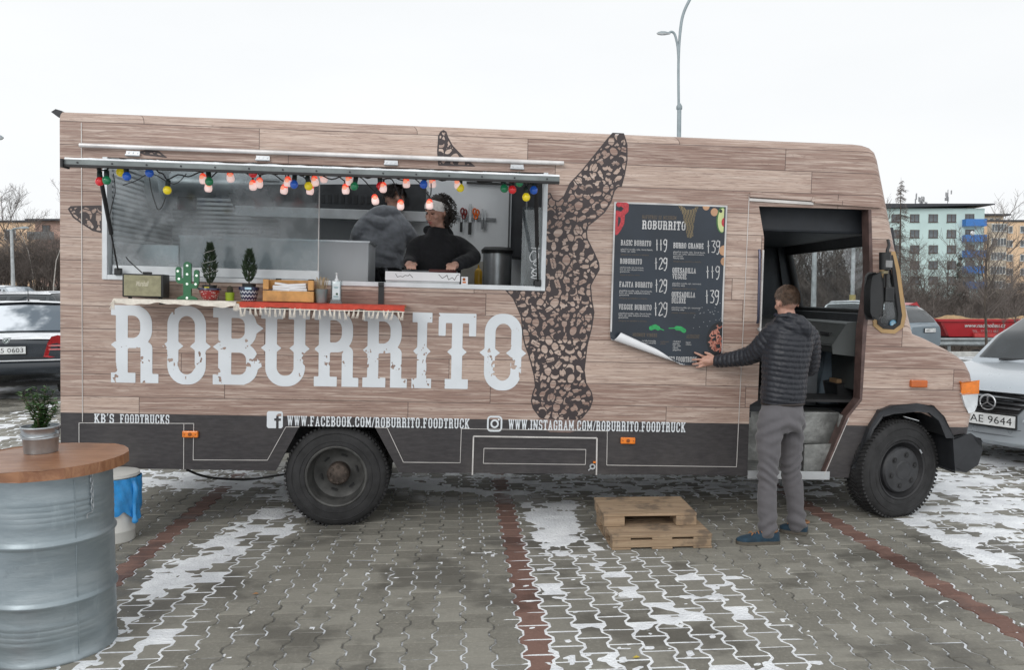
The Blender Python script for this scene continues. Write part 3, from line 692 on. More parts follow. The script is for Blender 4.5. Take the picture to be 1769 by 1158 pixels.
for Y, step, s0 in ((46, 17, .82), (50, 17, .92), (55, 18, 1.0)):
    px = -45
    while px < 190: plant(bush, n, px + R_.uniform(-5, 5), Y + R_.uniform(-1.5, 1.5), s0 * R_.uniform(.85, 1.1), 'leafless brown bush in the dense thicket behind the parked cars left of the truck', 'leafless bushes left of the truck', sy=1.25); n += 1; px += step
tt = plant(tall, 0, 1708, 27.5, .62, 'slim leafless street tree standing in front of the guard rail', None)
plant(tall, 1, 1757, 45, .62, 'leafless tree with forked pale trunk behind the red tipper trailer', None)
plant(tall, 2, 30, 60, .95, 'tall wispy leafless tree above the apricot building at far left', None)
b1 = tree_proto('birch_tree', 'thin birch with pale trunk in front of the pink house', 'tree', *bare_tree(91, 8, .35, .035, 12, 3, .5, .5, 6), BIRCH, TWIG); plant([b1], 0, 92, 44, .78, group=None)
b2 = tree_proto('birch_tree', 'thin birch with pale leaning trunk left of the pink house', 'tree', *bare_tree(95, 8, .35, .035, 12, 3, .5, .5, 6), BIRCH, TWIG); plant([b2], 0, 62, 46, .74, group=None)
def conifer(seed, h, n, drop, dens, r):
    R = random.Random(seed); T = MB().tube([(0, 0, -.2), (0, 0, h * .5), (.1, 0, h)], [.012 * h, .008 * h, .01], 6); Cw = MB()
    for k in range(n):
        f = R.uniform(.12, .98); a = R.uniform(0, 6.28); L = r * (1.02 - f) * R.uniform(.7, 1.15) + .15; p = Vector((0, 0, f * h)); d = Vector((math.cos(a), math.sin(a), 0))
        pts = [p, p + d * L * .5 + Vector((0, 0, -drop * L * .1)), p + d * L + Vector((0, 0, -drop * L * .35))]; Cw.tube(pts, [.035, .022, .008], 3, caps=False)
        for q in range(dens):
            t_ = R.uniform(.2, 1); b = pts[0].lerp(pts[2], t_); e = b + Vector((R.gauss(0, .22), R.gauss(0, .22), -R.uniform(.1, .5))) * (.4 + L * .35); Cw.tube([b, e], [.016, .006], 3, caps=False)
    return T, Cw
la = tree_proto('larch_tree', 'tall bare larch with drooping branches beside the teal block', 'tree', *conifer(3, 17, 190, .9, 12, 3.6), BARK, TWIG); plant([la], 0, 1553, 102, 1.0, group=None)
GRN = mat('dark_spruce_needles', (.020, .038, .026), .85, var=.4)
sp_ = tree_proto('spruce_tree', 'small dark green spruce in front of the blue balconies', 'tree', *conifer(8, 9, 240, .5, 16, 1.9), BARK, GRN); plant([sp_], 0, 1657, 100, .82, group=None)

# ------------------------------------------------------------------ road, kerb, guard rail
ROADM = mat('wet_asphalt', (.055, .056, .058), .6, var=.2, vs=2)
g = MB(); xs = np.linspace(-10, 90, 26)
for a, b in zip(xs[:-1], xs[1:]):
    g.add([(a, 43, float(ground_z(a, 43)) + .03), (b, 43, float(ground_z(b, 43)) + .03), (b, 56.5, float(ground_z(b, 56.5)) + .03), (a, 56.5, float(ground_z(a, 56.5)) + .03)], [(0, 1, 2, 3)])
g.out('road', ROADM, kind='structure')
kb = MB()
for k in range(26): kb.box(8 + k * 1.002, 8 + k * 1.002 + .995, 21.7, 21.85, -.1, .12)
kb.out('kerb', mat('kerb_concrete', (.42, .42, .40), .8, bump=.1), kind='structure', bevel=.012)
gr = thing('guard_rail', 'grey steel guard rail along the road edge below the thicket', 'guard rail', (20, 30, float(ground_z(20, 30))))
GALV = mat('galvanised_steel', (.30, .33, .34), .45, .7, var=.15)
bm_ = MB(); pr = [(0, -.15), (-.04, -.11), (-.04, -.06), (.02, -.02), (.02, .02), (-.04, .06), (-.04, .11), (0, .15)]
bm_.add([(x, p[0], .56 + p[1]) for x in (-12, 14) for p in pr], [(i, i + 1, i + 9, i + 8) for i in range(7)]); bm_.out('rail_beam', GALV, gr, smooth=60)
for k in range(13): MB().box(-11.5 + k * 2, -11.4 + k * 2, .06, .14, -.3, .66).out('rail_post', GALV, gr)

# ------------------------------------------------------------------ street lamps
LAMPG = mat('painted_lamp_grey', (.28, .33, .35), .5, .2, var=.1)
def lamp_head(root, c, d, sx=1.0):
    """cobra-head luminaire: shell above, bowl below; c = neck end, d = +1/-1 direction along x"""
    prof = [(0, .05), (.12, .075), (.30, .115), (.50, .12), (.66, .085), (.74, .02)]
    for nm, mt, sg, zz in (('lamp_shell', LAMPG, 1, 1.0), ('lamp_bowl', mat('milky_lamp_bowl', (.62, .64, .64), .25), -1, .75)):
        m = MB(); vs, fs = [], []
        for (x, r) in prof:
            for j in range(9):
                a = math.pi * j / 8; vs.append((c[0] + d * x * sx, c[1] + math.cos(a) * r * 1.25 * sx, c[2] + sg * math.sin(a) * r * zz * sx))
        for i in range(len(prof) - 1):
            for j in range(8): fs.append((i * 9 + j, i * 9 + j + 1, (i + 1) * 9 + j + 1, (i + 1) * 9 + j))
        m.add(vs, fs); m.out(nm, mt, root, smooth=60)
Yl = 22.0; P = lambda px, py: A(px, py, Yl) - Vector((A(1173, 230, Yl).x, Yl, 0))
sl = thing('street_lamp', 'tall grey twin-arm street lamp rising behind the truck roof', 'street lamp', (A(1173, 230, Yl).x, Yl, 0))
MB().tube([(0, 0, -.05), (0, 0, P(1173, 190).z)], .058, 14).lathe([(.058, 0), (.082, .03), (.082, .10), (.036, .18)], (0, 0, P(1173, 190).z), 14).out('lower_pole', LAMPG, sl, smooth=40)
MB().tube(spline([P(1172.5, 188), P(1172, 130), P(1172.5, 95), P(1175, 55), P(1180, 25), P(1191, 0), P(1206, -25), P(1225, -45)], 4), [.036] * 12 + [.04] * 17, 12).out('upper_arm', LAMPG, sl, smooth=60)
MB().tube(spline([P(1172.2, 105), P(1170.5, 80), P(1166, 60), P(1160.5, 54.5), P(1155, 57)], 5), .032, 10).out('side_arm', LAMPG, sl, smooth=60)
lamp_head(sl, P(1158, 57.5), -1, .5); lamp_head(sl, P(1224, -45), 1, .7)
for px, Y, top, lab in ((1406, 31, 290, 'pale lamp post with cabinet at its foot seen through the truck windscreen left part'), (1473, 36, 300, 'pale lamp post with yellow sticker seen through the truck windscreen right part'), (23, 42, 398, 'small grey street lamp over the parked cars at far left')):
    b = A(px, 500, Y); gz = float(ground_z(b.x, Y)); z1 = A(px, top, Y).z
    q = thing('street_lamp', lab, 'street lamp', (b.x, Y, gz)); MB().tube([(0, 0, -.1), (0, 0, (z1 - gz) * .4), (0, 0, z1 - gz)], [.13, .09, .07], 10).out('pole', mat('pale_lamp_grey', (.45, .48, .49), .5, .2), q, smooth=60)
    MB().tube([(0, 0, z1 - gz - .02), (.12, 0, z1 - gz + .08), (.4, 0, z1 - gz + .12)], .04, 8).out('arm', LAMPG, q, smooth=60); lamp_head(q, (.38, 0, z1 - gz + .12), 1, .75)
    if px == 1406: MB().box(-.35, .22, -.25, .25, -.1, 1.35).out('cabinet', mat('pale_lamp_grey'), q, bevel=.02)
    if px == 1473: MB().lathe([(.135, 1.6), (.135, 3.6)], (0, 0, 0), 12, close=True).out('sticker_band', mat('faded_yellow_band', (.50, .42, .16), .6), q, smooth=60)
Y = 24; b = A(2, 238, Y); q = thing('street_lamp', 'street lamp head poking into the sky at the left picture edge', 'street lamp', (b.x - 1.2, Y, 0.3))
MB().tube([(0, 0, -.4), (0, 0, b.z - .5), (.15, 0, b.z - .32), (.62, 0, b.z - .3)], .06, 10).out('pole', LAMPG, q, smooth=60); lamp_head(q, (.6, 0, b.z - .3), 1, .9)
# ------------------------------------------------------------------ parked cars (local axes: x to the nose, y across, z up)
def lerp_tab(tab, s): return float(np.interp(s, [p[0] for p in tab], [p[1] for p in tab]))
def car(name, label, cat, loc, rz, L, Wd, H, paint, belt, width, cabin, low=None, snow=0, rails=False, glassm=None, group=None, wheel_r=.31, ws=(.17, .80)):
    """belt: shoulder height along the length (0 tail .. 1 nose); cabin: (tail base, tail roof, nose roof, nose base) as fractions"""
    root = thing(name, label, cat, loc, rz, group); glassm = glassm or CARGLASS; low = low or [(0, .30), (.06, .22), (.94, .20), (1, .26)]
    S_ = sorted(set([0, .012, .03, .06, .1, .16, .22, .3, .4, .5, .6, .7, .78, .85, .9, .94, .97, .988, 1])); b = MB(); nc = 17
    for s in S_:
        x = (s - .5) * L; w = Wd / 2 * lerp_tab(width, s); zl = lerp_tab(low, s); zb = lerp_tab(belt, s); h = zb - zl
        half = [(0, zl), (w * .86, zl), (w * .97, zl + h * .10), (w, zl + h * .30), (w, zl + h * .55), (w * .985, zl + h * .75), (w * .955, zl + h * .92), (w * .90, zb), (0, zb + .025)]
        ring = half + [(-y, z) for y, z in half[-2:0:-1]]; b.v += [(x, y, z) for y, z in ring]
    nc = len(ring)
    for i in range(len(S_) - 1):
        for j in range(nc): b.f.append((i * nc + j, i * nc + (j + 1) % nc, (i + 1) * nc + (j + 1) % nc, (i + 1) * nc + j)); b.m.append(0)
    b.f += [tuple(range(nc)), tuple((len(S_) - 1) * nc + j for j in range(nc))]; b.m += [0, 0]
    b.out('body', paint, root, smooth=38)
    c0, c1, c2, c3 = [(c - .5) * L for c in cabin]; zb = lambda x: lerp_tab(belt, x / L + .5) + .01; ww = lambda x: Wd / 2 * lerp_tab(width, x / L + .5)
    st = [(c0, 0), (c0 * .72 + c1 * .28, .34), (c0 * .35 + c1 * .65, .74), (c1, .96), (c1 * .66 + c2 * .34, 1.0), (c1 * .33 + c2 * .67, .995), (c2, .95), (c2 * .4 + c3 * .6, .55), (c3, 0)]
    k = MB(); nr = 9
    for x, f in st:
        z0 = zb(x) - .015; zr = z0 + (H - z0) * f; w0 = ww(x) * .90; w1 = w0 * (1 - .24 * f)
        k.v += [(x, w0, z0), (x, w0 * .5 + w1 * .5, z0 + (zr - z0) * .55), (x, w1, z0 + (zr - z0) * .90), (x, w1 * .86, zr), (x, 0, zr + .02 * f), (x, -w1 * .86, zr), (x, -w1, z0 + (zr - z0) * .90), (x, -(w0 * .5 + w1 * .5), z0 + (zr - z0) * .55), (x, -w0, z0)]
    for i in range(len(st) - 1):
        for j in range(nr - 1): k.f.append((i * nr + j, i * nr + j + 1, (i + 1) * nr + j + 1, (i + 1) * nr + j)); k.m.append(0)
    k.out('cabin', paint, root, smooth=45)
    cv = [Vector(v) for v in k.v]
    def pt(i, t, j, u, lift):
        """point on the cabin skin: station i+t, ring j+u, pushed out"""
        q = lambda a, c: cv[a * nr + c]; p = (q(i, j) * (1 - u) + q(i, j + 1) * u) * (1 - t) + (q(i + 1, j) * (1 - u) + q(i + 1, j + 1) * u) * t
        n = (q(i, j + 1) - q(i, j)).cross(q(i + 1, j) - q(i, j)); n.normalize()
        if n.dot(p - Vector((0, 0, H * .5))) < 0: n = -n
        return p + n * lift
    def patch(name_, i0, i1, js, m, lift=.006, a=(0, 1), e=(0, 1)):
        g = MB(); n1 = 4; rows = []
        tot = i1 - i0
        for r in range(tot * n1 + 1):
            f = a[0] + (a[1] - a[0]) * r / (tot * n1); i = min(i0 + int(f * tot), i1 - 1); t = i0 + f * tot - i; row = []
            for qi, j in enumerate(js):
                for u in ((0, .5) if qi < len(js) - 1 else (0, .5, 1)):
                    uu = u
                    if qi == 0 and u == 0: uu = e[0]
                    if qi == len(js) - 1 and u == 1: uu = e[1]
                    row.append(pt(i, t, j, uu, lift))
            rows.append(row)
        m_ = len(rows[0]); g.v = [tuple(p) for r in rows for p in r]
        g.f = [(r * m_ + c, r * m_ + c + 1, (r + 1) * m_ + c + 1, (r + 1) * m_ + c) for r in range(len(rows) - 1) for c in range(m_ - 1)]; g.m = [0] * len(g.f)
        return g.out(name_, m, root, smooth=180)
    sg = SNOWG if snow > 1 else glassm
    patch('rear_window', 0, 3, [2, 3, 4, 5], sg, .008, (.12, .90), (.5, .5)); patch('windscreen', 6, 8, [2, 3, 4, 5], glassm if snow < 3 else SNOWM, .008, (.08, .93), (.5, .5))
    for js in ([0, 1], [6, 7]):
        for t0, t1 in ((.06, .33), (.36, .62), (.65, .93)): patch('side_window', 1, 7, js, glassm, .006, (t0, t1), (.15, .75) if js[0] == 0 else (.25, .85))
    if snow: patch('roof_snow', 3, 6, [2, 3, 4, 5], SNOWM, .022, (.01, .99), (.4, .6))
    if snow > 1:
        sw = MB(); n = 14; 
        for (s0, s1) in ((cabin[3] - .02, .955),) + (((.02, cabin[0] + .03),) if cabin[0] > .08 else ()):
            base = len(sw.v)
            for i in range(n + 1):
                s = s0 + (s1 - s0) * i / n; x = (s - .5) * L; w = ww(x) * .86; z = lerp_tab(belt, s) + .016
                for f in (-1, -.6, -.2, .2, .6, 1): sw.v.append((x, w * f, z + .016 * (1 - abs(f)) + .004 * math.sin(i * 2 + f * 7)))
            for i in range(n):
                for c in range(5): sw.f.append((base + i * 6 + c, base + i * 6 + c + 1, base + (i + 1) * 6 + c + 1, base + (i + 1) * 6 + c)); sw.m.append(0)
        sw.out('bonnet_snow', SNOWM, root, smooth=180)
    for s in ws:
        for sd in (-1, 1):
            x = (s - .5) * L; y = sd * (Wd / 2 - .19); wh = MB().lathe([(wheel_r * .66, -.10 * sd - 0), (wheel_r * .95, -.10), (wheel_r, -.07), (wheel_r, .07), (wheel_r * .95, .10), (wheel_r * .66, .10)], (x, y, wheel_r), 28, 'y', close=True).out('wheel', TYRE0, root, smooth=40)
            MB().lathe([(0, sd * .085), (wheel_r * .2, sd * .09), (wheel_r * .25, sd * .07), (wheel_r * .6, sd * .085), (wheel_r * .68, sd * .1)], (x, y, wheel_r), 24, 'y').out('rim', ALU, wh, smooth=40)
            MB().lathe([(0, sd * .104), (wheel_r + .05, sd * .104)], (x, y, wheel_r + .01), 24, 'y').out('wheel_arch', RUB, root)
    if rails:
        for sd in (-1, 1): MB().tube([(c1 + .05, sd * ww(0) * .60, H - .02), (c1 + .12, sd * ww(0) * .60, H + .05), (c2 - .12, sd * ww(0) * .60, H + .05), (c2, sd * ww(0) * .60, H - .02)], .018, 8).out('roof_rail', ALU, root, smooth=60)
    return root
TYRE0 = mat('car_tyre', (.022, .022, .023), .8); SG_ = NT('snow_dusted_glass'); SG_.set(col=SG_.mix(SG_.step(SG_.math('ADD', SG_.noise(SG_.coord((1, 1.2, 1.6)), 1.3, 4, .55), SG_.math('MULTIPLY', (lambda s_: (SG_.l(SG_.coord(), s_.inputs[0]), s_.outputs[1])[1])(SG_.n('SeparateXYZ')), .55)), .40, .62), (.10, .13, .16), (.70, .75, .80)), rough=.45); SNOWG = SG_.mat
REDL = mat('red_lamp_lens', (.42, .012, .018), .15, coat=.7, var=.2, vs=30); CLRL = mat('clear_car_lens', (.62, .66, .70), .08, coat=.9)
def paintm(n, c, metal=.3, rough=.3, coat=.6): return mat(n, c, rough, metal, var=.04, vs=2, coat=coat)
NAVYC = paintm('dark_blue_black_paint', (.012, .018, .026), .2, .22); SILV = paintm('silver_paint', (.44, .485, .525), .35, .30); WHC = paintm('white_car_paint', (.66, .70, .72), 0, .3); GRYC = paintm('blue_grey_paint', (.20, .25, .29), .4, .35); DKC = paintm('dark_green_grey_paint', (.05, .06, .065), .3, .3)
SED_B = [(0, .86), (.03, .94), (.16, .98), (.3, .95), (.62, .93), (.78, .90), (.92, .80), (.98, .70), (1, .58)]; SED_W = [(0, .82), (.012, .88), (.03, .92), (.06, .955), (.16, .99), (.3, 1), (.7, 1), (.85, .98), (.94, .92), (.97, .86), (1, .72)]
HAT_B = [(0, .90), (.03, .98), (.2, .98), (.62, .95), (.78, .95), (.92, .84), (.98, .72), (1, .6)]
def plate(root, x, y, z, text, w=.52, h=.112, face=-1, tilt=0, yaw=0, frame=True):
    """number plate facing -x (tail) or +x (nose)"""
    M = Matrix.Translation((x, y, z)) @ Matrix.Rotation(yaw, 4, 'Z') @ Matrix.Rotation(tilt, 4, 'Y')
    fr = MB().box(-.010, .010, -w / 2 - .012, w / 2 + .012, -h / 2 - .016, h / 2 + .010, M=M).out('plate_frame', PLB, root, bevel=.003)
    MB().box(-.012, .012, -w / 2, w / 2, -h / 2, h / 2, M=M).out('number_plate', mat('plate_white', (.70, .72, .72), .4), fr)
    v, f = fit(plain(text, 1, 1.05), -w * .40, w * .44, -h * .32, h * .32)
    MB().add([M @ Vector((face * .0132, face * p[0], p[1])) for p in v], f).out('plate_lettering', mat('plate_ink', (.02, .02, .022), .5), fr)
# dark saloon seen from behind, at the left edge
L, Wd, H = 4.80, 1.77, 1.49; d_ = 12.3; tail = Vector((A(11, 600, d_).x, d_)); az = rad(63); hd = Vector((math.cos(az + rad(55)), math.sin(az + rad(55)))); hz_ = math.atan2(hd.y, hd.x)
hz_ = rad(112); hd = Vector((math.cos(hz_), math.sin(hz_))); cen = tail + hd * (L / 2)
sd = car('saloon_car', 'dark blue-black saloon with snow on its rear window and red tail lights at left', 'car', (cen.x, cen.y, .06), hz_, L, Wd, H, NAVYC, SED_B, SED_W, (.17, .36, .56, .73), low=[(0, .40), (.03, .34), (.06, .25), (.94, .2), (1, .26)], snow=2)
xt = -L / 2
MB().box(xt - .030, xt + .05, -.86, .86, .600, .622).out('chrome_strip', ALU, sd, bevel=.006); MB().box(xt - .028, xt + .3, -.845, .845, .38, .595).out('rear_bumper', NAVYC, sd, bevel=.05, seg=4, smooth=50)
tl_p = [(.50, .665), (.58, .655), (.80, .68), (.85, .74), (.84, .90), (.79, .965), (.68, .985), (.62, .97), (.56, .88)]
for s_ in (-1, 1):
    lp = MB().prism([(s_ * y, z) for y, z in tl_p], [], lambda x, y, d: (d + max(0, abs(x) - .55) ** 2 * 1.4, x, y), xt - .022, xt + .10).out('tail_light', REDL, sd, bevel=.012, seg=3, smooth=50)
    for z in (.775, .835): MB().box(xt - .0, xt + .03, min(s_ * .57, s_ * .80), max(s_ * .57, s_ * .80), z - .012, z + .012, M=Matrix.Translation((-.0155 + .0, 0, 0))).out('reversing_lamp', mat('pale_red_lens', (.55, .16, .16), .2, coat=.6), lp, bevel=.004)
plate(sd, xt - .016, 0, .775, '2C5 0603'); b_ = MB().lathe([(0, -.010), (.044, -.009), (.048, 0)], (0, 0, 0), 24, 'x').out('badge', ALU, sd, smooth=50); b_.location = (xt - .012, 0, .925)
v, f = contour(lambda x, y: U(np.abs(np.hypot(x, y) - .036) - .004, I(d_path(x, y, [(-.02, -.018), (.006, -.004), (.02, .018)], .008), np.hypot(x, y) - .03), d_path(x, y, [(-.012, .016), (.012, .0)], .004)), -.05, .05, -.05, .05, .003); MB().add([(-.0112, -p[0], p[1]) for p in v], f).out('badge_emblem', mat('dark_green_enamel', (.012, .05, .03), .3), b_)
MB().box(xt - .002, xt + .004, -.55, .55, .64, .66).out('boot_seam', PLB, sd); MB().tube([(-.45, -.0, H + .03), (-.60, -.02, H + .09), (-.78, -.05, H + .24)], [.018, .008, .004], 6).out('aerial', PLB, sd)
MB().box(-2.0, 2.0, -.7, .7, .18, .26).out('underbody', RUB, sd)
# other cars behind it
EST_B = HAT_B; cars = [
 ('estate_car', 'snow-covered white estate car right behind the dark saloon', 'car', 62, 17.0, 118, 4.4, 1.74, 1.45, WHC, (.03, .14, .60, .76), 3, False),
 ('estate_car', 'grey estate with pale roof rails left of the white snowy car', 'car', 8, 20.0, 128, 4.6, 1.77, 1.50, SILV, (.02, .10, .60, .76), 2, True),
 ('estate_car', 'dark estate car with clear side windows in the rear row at left', 'car', 20, 25.5, 172, 4.6, 1.8, 1.50, DKC, (.02, .10, .60, .76), 1, True),
 ('hatchback_car', 'distant white hatchback in the last row beside the truck rear', 'car', 92, 27.0, 120, 4.0, 1.7, 1.45, WHC, (.03, .14, .60, .76), 2, False),
 ('hatchback_car', 'distant silver hatchback at the far left edge of the last row', 'car', -22, 30.0, 165, 4.0, 1.7, 1.48, SILV, (.03, .14, .60, .76), 2, False)]
for nm, lab, ct, px, Y, ang, l_, w_, h_, pm_, cb, sn_, rl in cars:
    x = A(px, 520, Y).x; car(nm, lab, ct, (x, Y, float(ground_z(x, Y)) + .0), rad(ang), l_, w_, h_, pm_, HAT_B, SED_W, cb, snow=sn_, rails=rl)
# silver hatchback nosing in at the right edge
L, Wd, H = 4.25, 1.78, 1.50; BB = [(0, .90), (.03, .96), (.3, .95), (.66, .96), (.74, .955), (.86, .90), (.94, .84), (.975, .785), (.99, .73), (1, .66)]; BW = [(0, .84), (.03, .93), (.1, .97), (.3, 1), (.8, 1), (.88, .985), (.94, .94), (.97, .87), (.988, .78), (1, .62)]
hz_ = rad(213); nose = Vector((4.71, 7.80)); hd = Vector((math.cos(hz_), math.sin(hz_))); cen = nose - hd * (L / 2)
sv = car('hatchback_car', 'silver hatchback facing the truck nose at the right edge', 'car', (cen.x, cen.y, -.0), hz_, L, Wd, H, SILV, BB, BW, (.03, .14, .54, .72), low=[(0, .30), (.06, .22), (.94, .2), (.98, .21), (1, .27)])
xn = L / 2
def nz(y): return xn - .34 * (abs(y) / .89) ** 2.6 * 1.1
def nose_shape(P, name, m, par, proud=.012, deep=.05, n=3):
    """panel following the rounded nose; P in (y,z)"""
    Q = []
    for i in range(len(P)):
        a, b = P[i], P[(i + 1) % len(P)]
        for k in range(n): Q.append((a[0] + (b[0] - a[0]) * k / n, a[1] + (b[1] - a[1]) * k / n))
    sl = lambda y, z: nz(y) - max(0, z - .60) ** 1.4 * .9 - max(0, .45 - z) * .12
    return MB().prism(Q, [], lambda x, y, d: (sl(x, y) + d, x, y), proud, -deep).out(name, m, par, bevel=.004)
nose_shape([(-.66, .31), (.66, .31), (.70, .46), (.58, .60), (.30, .66), (-.30, .66), (-.58, .60), (-.70, .46)], 'front_bumper', SILV, sv, .02, .2, 5)
gr_ = nose_shape([(-.27, .565), (.27, .565), (.41, .735), (-.41, .735)], 'grille', mat('black_grille', (.012, .012, .014), .5), sv, .060, .02, 5)
for k in range(3): z = .605 + k * .042; nose_shape([(-.29 - k * .033, z), (.29 + k * .033, z), (.30 + k * .033, z + .014), (-.30 - k * .033, z + .014)], 'grille_bar', mat('grey_grille_bar', (.17, .18, .19), .4, .4), gr_, .072, .0, 5)
nose_shape([(-.43, .742), (.43, .742), (.445, .757), (-.445, .757)], 'grille_trim', ALU, sv, .066, .01, 5)
st_ = MB(); cz = .652; x_ = nz(0) + .050
st_.tube([(x_, .072 * math.cos(a * .2618), cz + .072 * math.sin(a * .2618)) for a in range(25)], .009, 8)
for a in (90, 210, 330): st_.bar((x_, 0, cz), (x_, .068 * math.cos(rad(a)), cz + .068 * math.sin(rad(a))), .010, .018, up=(1, 0, 0))
st_.out('star_emblem', ALU, sv, smooth=50)
plate(sv, nz(0) + .045, 0, .485, '3AE 9644', face=1)
nose_shape([(-.40, .335), (.40, .335), (.44, .405), (-.44, .405)], 'lower_grille', mat('black_grille'), sv, .028, .02, 5)
for s_ in (-1, 1):
    nose_shape([(s_ * .52, .34), (s_ * .76, .38), (s_ * .78, .45), (s_ * .55, .43)], 'fog_lamp_grille', mat('black_grille'), sv, .03, .02, 4)
    nose_shape([(s_ * .47, .67), (s_ * .80, .70), (s_ * .86, .80), (s_ * .70, .82), (s_ * .50, .74)], 'headlight', CLRL, sv, .022, .03, 4)
    nose_shape([(s_ * .30, .485), (s_ * .82, .515), (s_ * .82, .54), (s_ * .31, .515)], 'bumper_strip', SILV, sv, .036, .01, 4)
MB().tube([(.93, -.5, .985), (.80, .1, 1.01), (.72, .55, 1.03)], .012, 6).out('wiper', PLB, sv)
MB().box(-1.9, 1.7, -.7, .7, .16, .24).out('underbody', RUB, sv)
nd_ = MB().lathe([(0, .004), (.03, .002), (.04, 0)], (0, 0, 0), 12); nd_.v = [(a * 1.2 + xn - .42, b + .0, c + .885) for a, b, c in nd_.v]; nd_.out('bonnet_emblem', ALU, sv)
# cars seen over the truck's bonnet and through its windscreen
Y = 24.0; x = A(1516, 540, Y).x; gvan = car('hatchback_car', 'blue-grey hatchback with rounded tail just right of the truck windscreen pillar', 'car', (x + .3, Y + 1.3, float(ground_z(x, Y))), rad(118), 4.0, 1.68, 1.52, GRYC, HAT_B, SED_W, (.02, .16, .60, .76), snow=1)
plate(gvan, -2.02, -.15, .80, '4B27713', w=.5)
Y = 21.0; x = A(1478, 540, Y).x; car('estate_car', 'white car roof seen through the truck windscreen', 'car', (x, Y, .0), rad(64), 4.6, 1.78, 1.50, WHC, HAT_B, SED_W, (.03, .14, .60, .76), snow=1)
Y = 46.0; x = A(1775, 585, Y).x; car('hatchback_car', 'white car passing on the road below the red trailer', 'car', (x, Y, float(ground_z(x, Y)) + .9), rad(180), 4.2, 1.75, 1.5, WHC, HAT_B, SED_W, (.03, .14, .60, .76), snow=1)
# red tipper trailer on the road
Y = 50.0; REDP = mat('tipper_red', (.42, .022, .030), .4, var=.08, vs=1, coat=.3); DRED = mat('tipper_dark_red', (.22, .014, .018), .5); xa, xb = A(1622, 560, Y).x, A(1830, 560, Y).x; zt, zb_ = A(1700, 553, Y).z, A(1700, 582, Y).z; gz = float(ground_z(xa, Y)) + .03
tp = thing('tipper_trailer', 'long red tipper trailer loaded with sand on the road beyond the guard rail', 'trailer', (xa, Y, gz)); t0, b0 = zt - gz, zb_ - gz; Lt = xb - xa
MB().add([(0, 0, t0), (.75, .15, b0), (Lt, .15, b0), (Lt, 0, t0), (0, 2.4, t0), (.75, 2.2, b0), (Lt, 2.2, b0), (Lt, 2.4, t0)], [(0, 1, 2, 3), (4, 7, 6, 5), (0, 4, 5, 1), (1, 5, 6, 2), (2, 6, 7, 3)]).out('tipper_body', REDP, tp)
MB().box(-.08, Lt, -.10, .0, t0 - .10, t0 + .06).box(-.08, .0, .0, 2.4, t0 - .1, t0 + .06).out('body_rim', REDP, tp); MB().box(2.2, Lt, -.12, .10, b0 - .02, b0 + .22).out('side_beam', mat('tipper_rail_red', (.50, .06, .06), .5), tp); MB().prism([(.05, t0 - .12), (.45, b0 + .1), (.62, b0 + .1), (.2, t0 - .12)], [], (lambda x, y, d: (x, d, y)), -.06, .02).out('tail_strut', DRED, tp)
sd_ = MB(); R = random.Random(5); ns = 40
for i in range(ns + 1):
    f = i / ns; hgt = .10 + .22 * max(0, math.sin(f * 9 + .2)) * (1 if f > .1 else f * 10)
    for k in range(5): sd_.v.append((.3 + (Lt - .3) * f, .15 + k * .52, t0 - .05 + hgt * math.sin(math.pi * k / 4) + R.uniform(-.02, .02) * (0 < k < 4)))
for i in range(ns):
    for k in range(4): sd_.f.append((i * 5 + k, i * 5 + k + 1, i * 5 + k + 6, i * 5 + k + 5)); sd_.m.append(0)
setp(sd_.out('sand_load', mat('ochre_sand', (.38, .25, .13), .95, var=.2), tp, smooth=180), None)
ta, tb = A(1666, 565, Y).x - xa, A(1737, 565, Y).x - xa; zz = A(1700, 566, Y).z - gz
v, f = fit(plain('www.nadmobau.cz', 1, 1, .25, .02), ta, tb, zz - .0, zz + .26); MB().add([(p[0], .02 - .05 - .0, p[1]) for p in v], f).out('lettering', mat('white_print'), tp)
v, f = fit(plain('TEL.: 777 213 481', 1, 1, 0, .0), ta + .5, tb - .5, zz - .32, zz - .16); MB().add([(p[0], .02 - .03, p[1]) for p in v], f).out('lettering', mat('silver_print', (.36, .30, .30), .5), tp)
MB().box(.8, Lt, .5, 1.9, b0 - .4, b0 - .02).out('chassis', RUB, tp)
for k in range(3): MB().lathe([(0, 0), (.5, 0), (.52, .1), (.5, .3), (0, .3)], (2.6 + k * 1.35, .15, .52), 20, 'y').out('wheel', TYRE0, tp)
rc = A(1580, 530, 34); rt = thing('tipper_truck', 'red angular tipper body rising behind the blue-grey hatchback', 'truck', (rc.x, 34, float(ground_z(rc.x, 34)))); g0 = float(ground_z(rc.x, 34)); P_ = lambda px, py: (A(px, py, 34).x - rc.x, A(px, py, 34).z - g0)
MB().prism([P_(1540, 560), P_(1560, 531), P_(1583, 523), P_(1596, 542), P_(1592, 600), P_(1540, 600)], [], lambda x, y, d: (x, d, y), 0, 2.2).out('tipper_body', REDP, rt, bevel=.03); MB().box(-1.3, .2, .2, 2, 0.5, P_(1570, 600)[1] + .02).out('chassis', RUB, rt)
for x in (-.9, -.1): MB().lathe([(0, 0), (.45, 0), (.47, .1), (.45, .3), (0, .3)], (x, .1, .47), 20, 'y').out('wheel', TYRE0, rt)
# ------------------------------------------------------------------ the food truck (local axes: u along the side, w into the truck, v up)
W = 2.08; RR = .07
truck = thing('food_truck', 'wood-printed food truck with open serving hatch and open front door', 'food truck', mw=TM)
def q3(x, y, d): return (x, d, y)
def PS(pts, w=0.0): return [S2(*p, w) for p in pts]
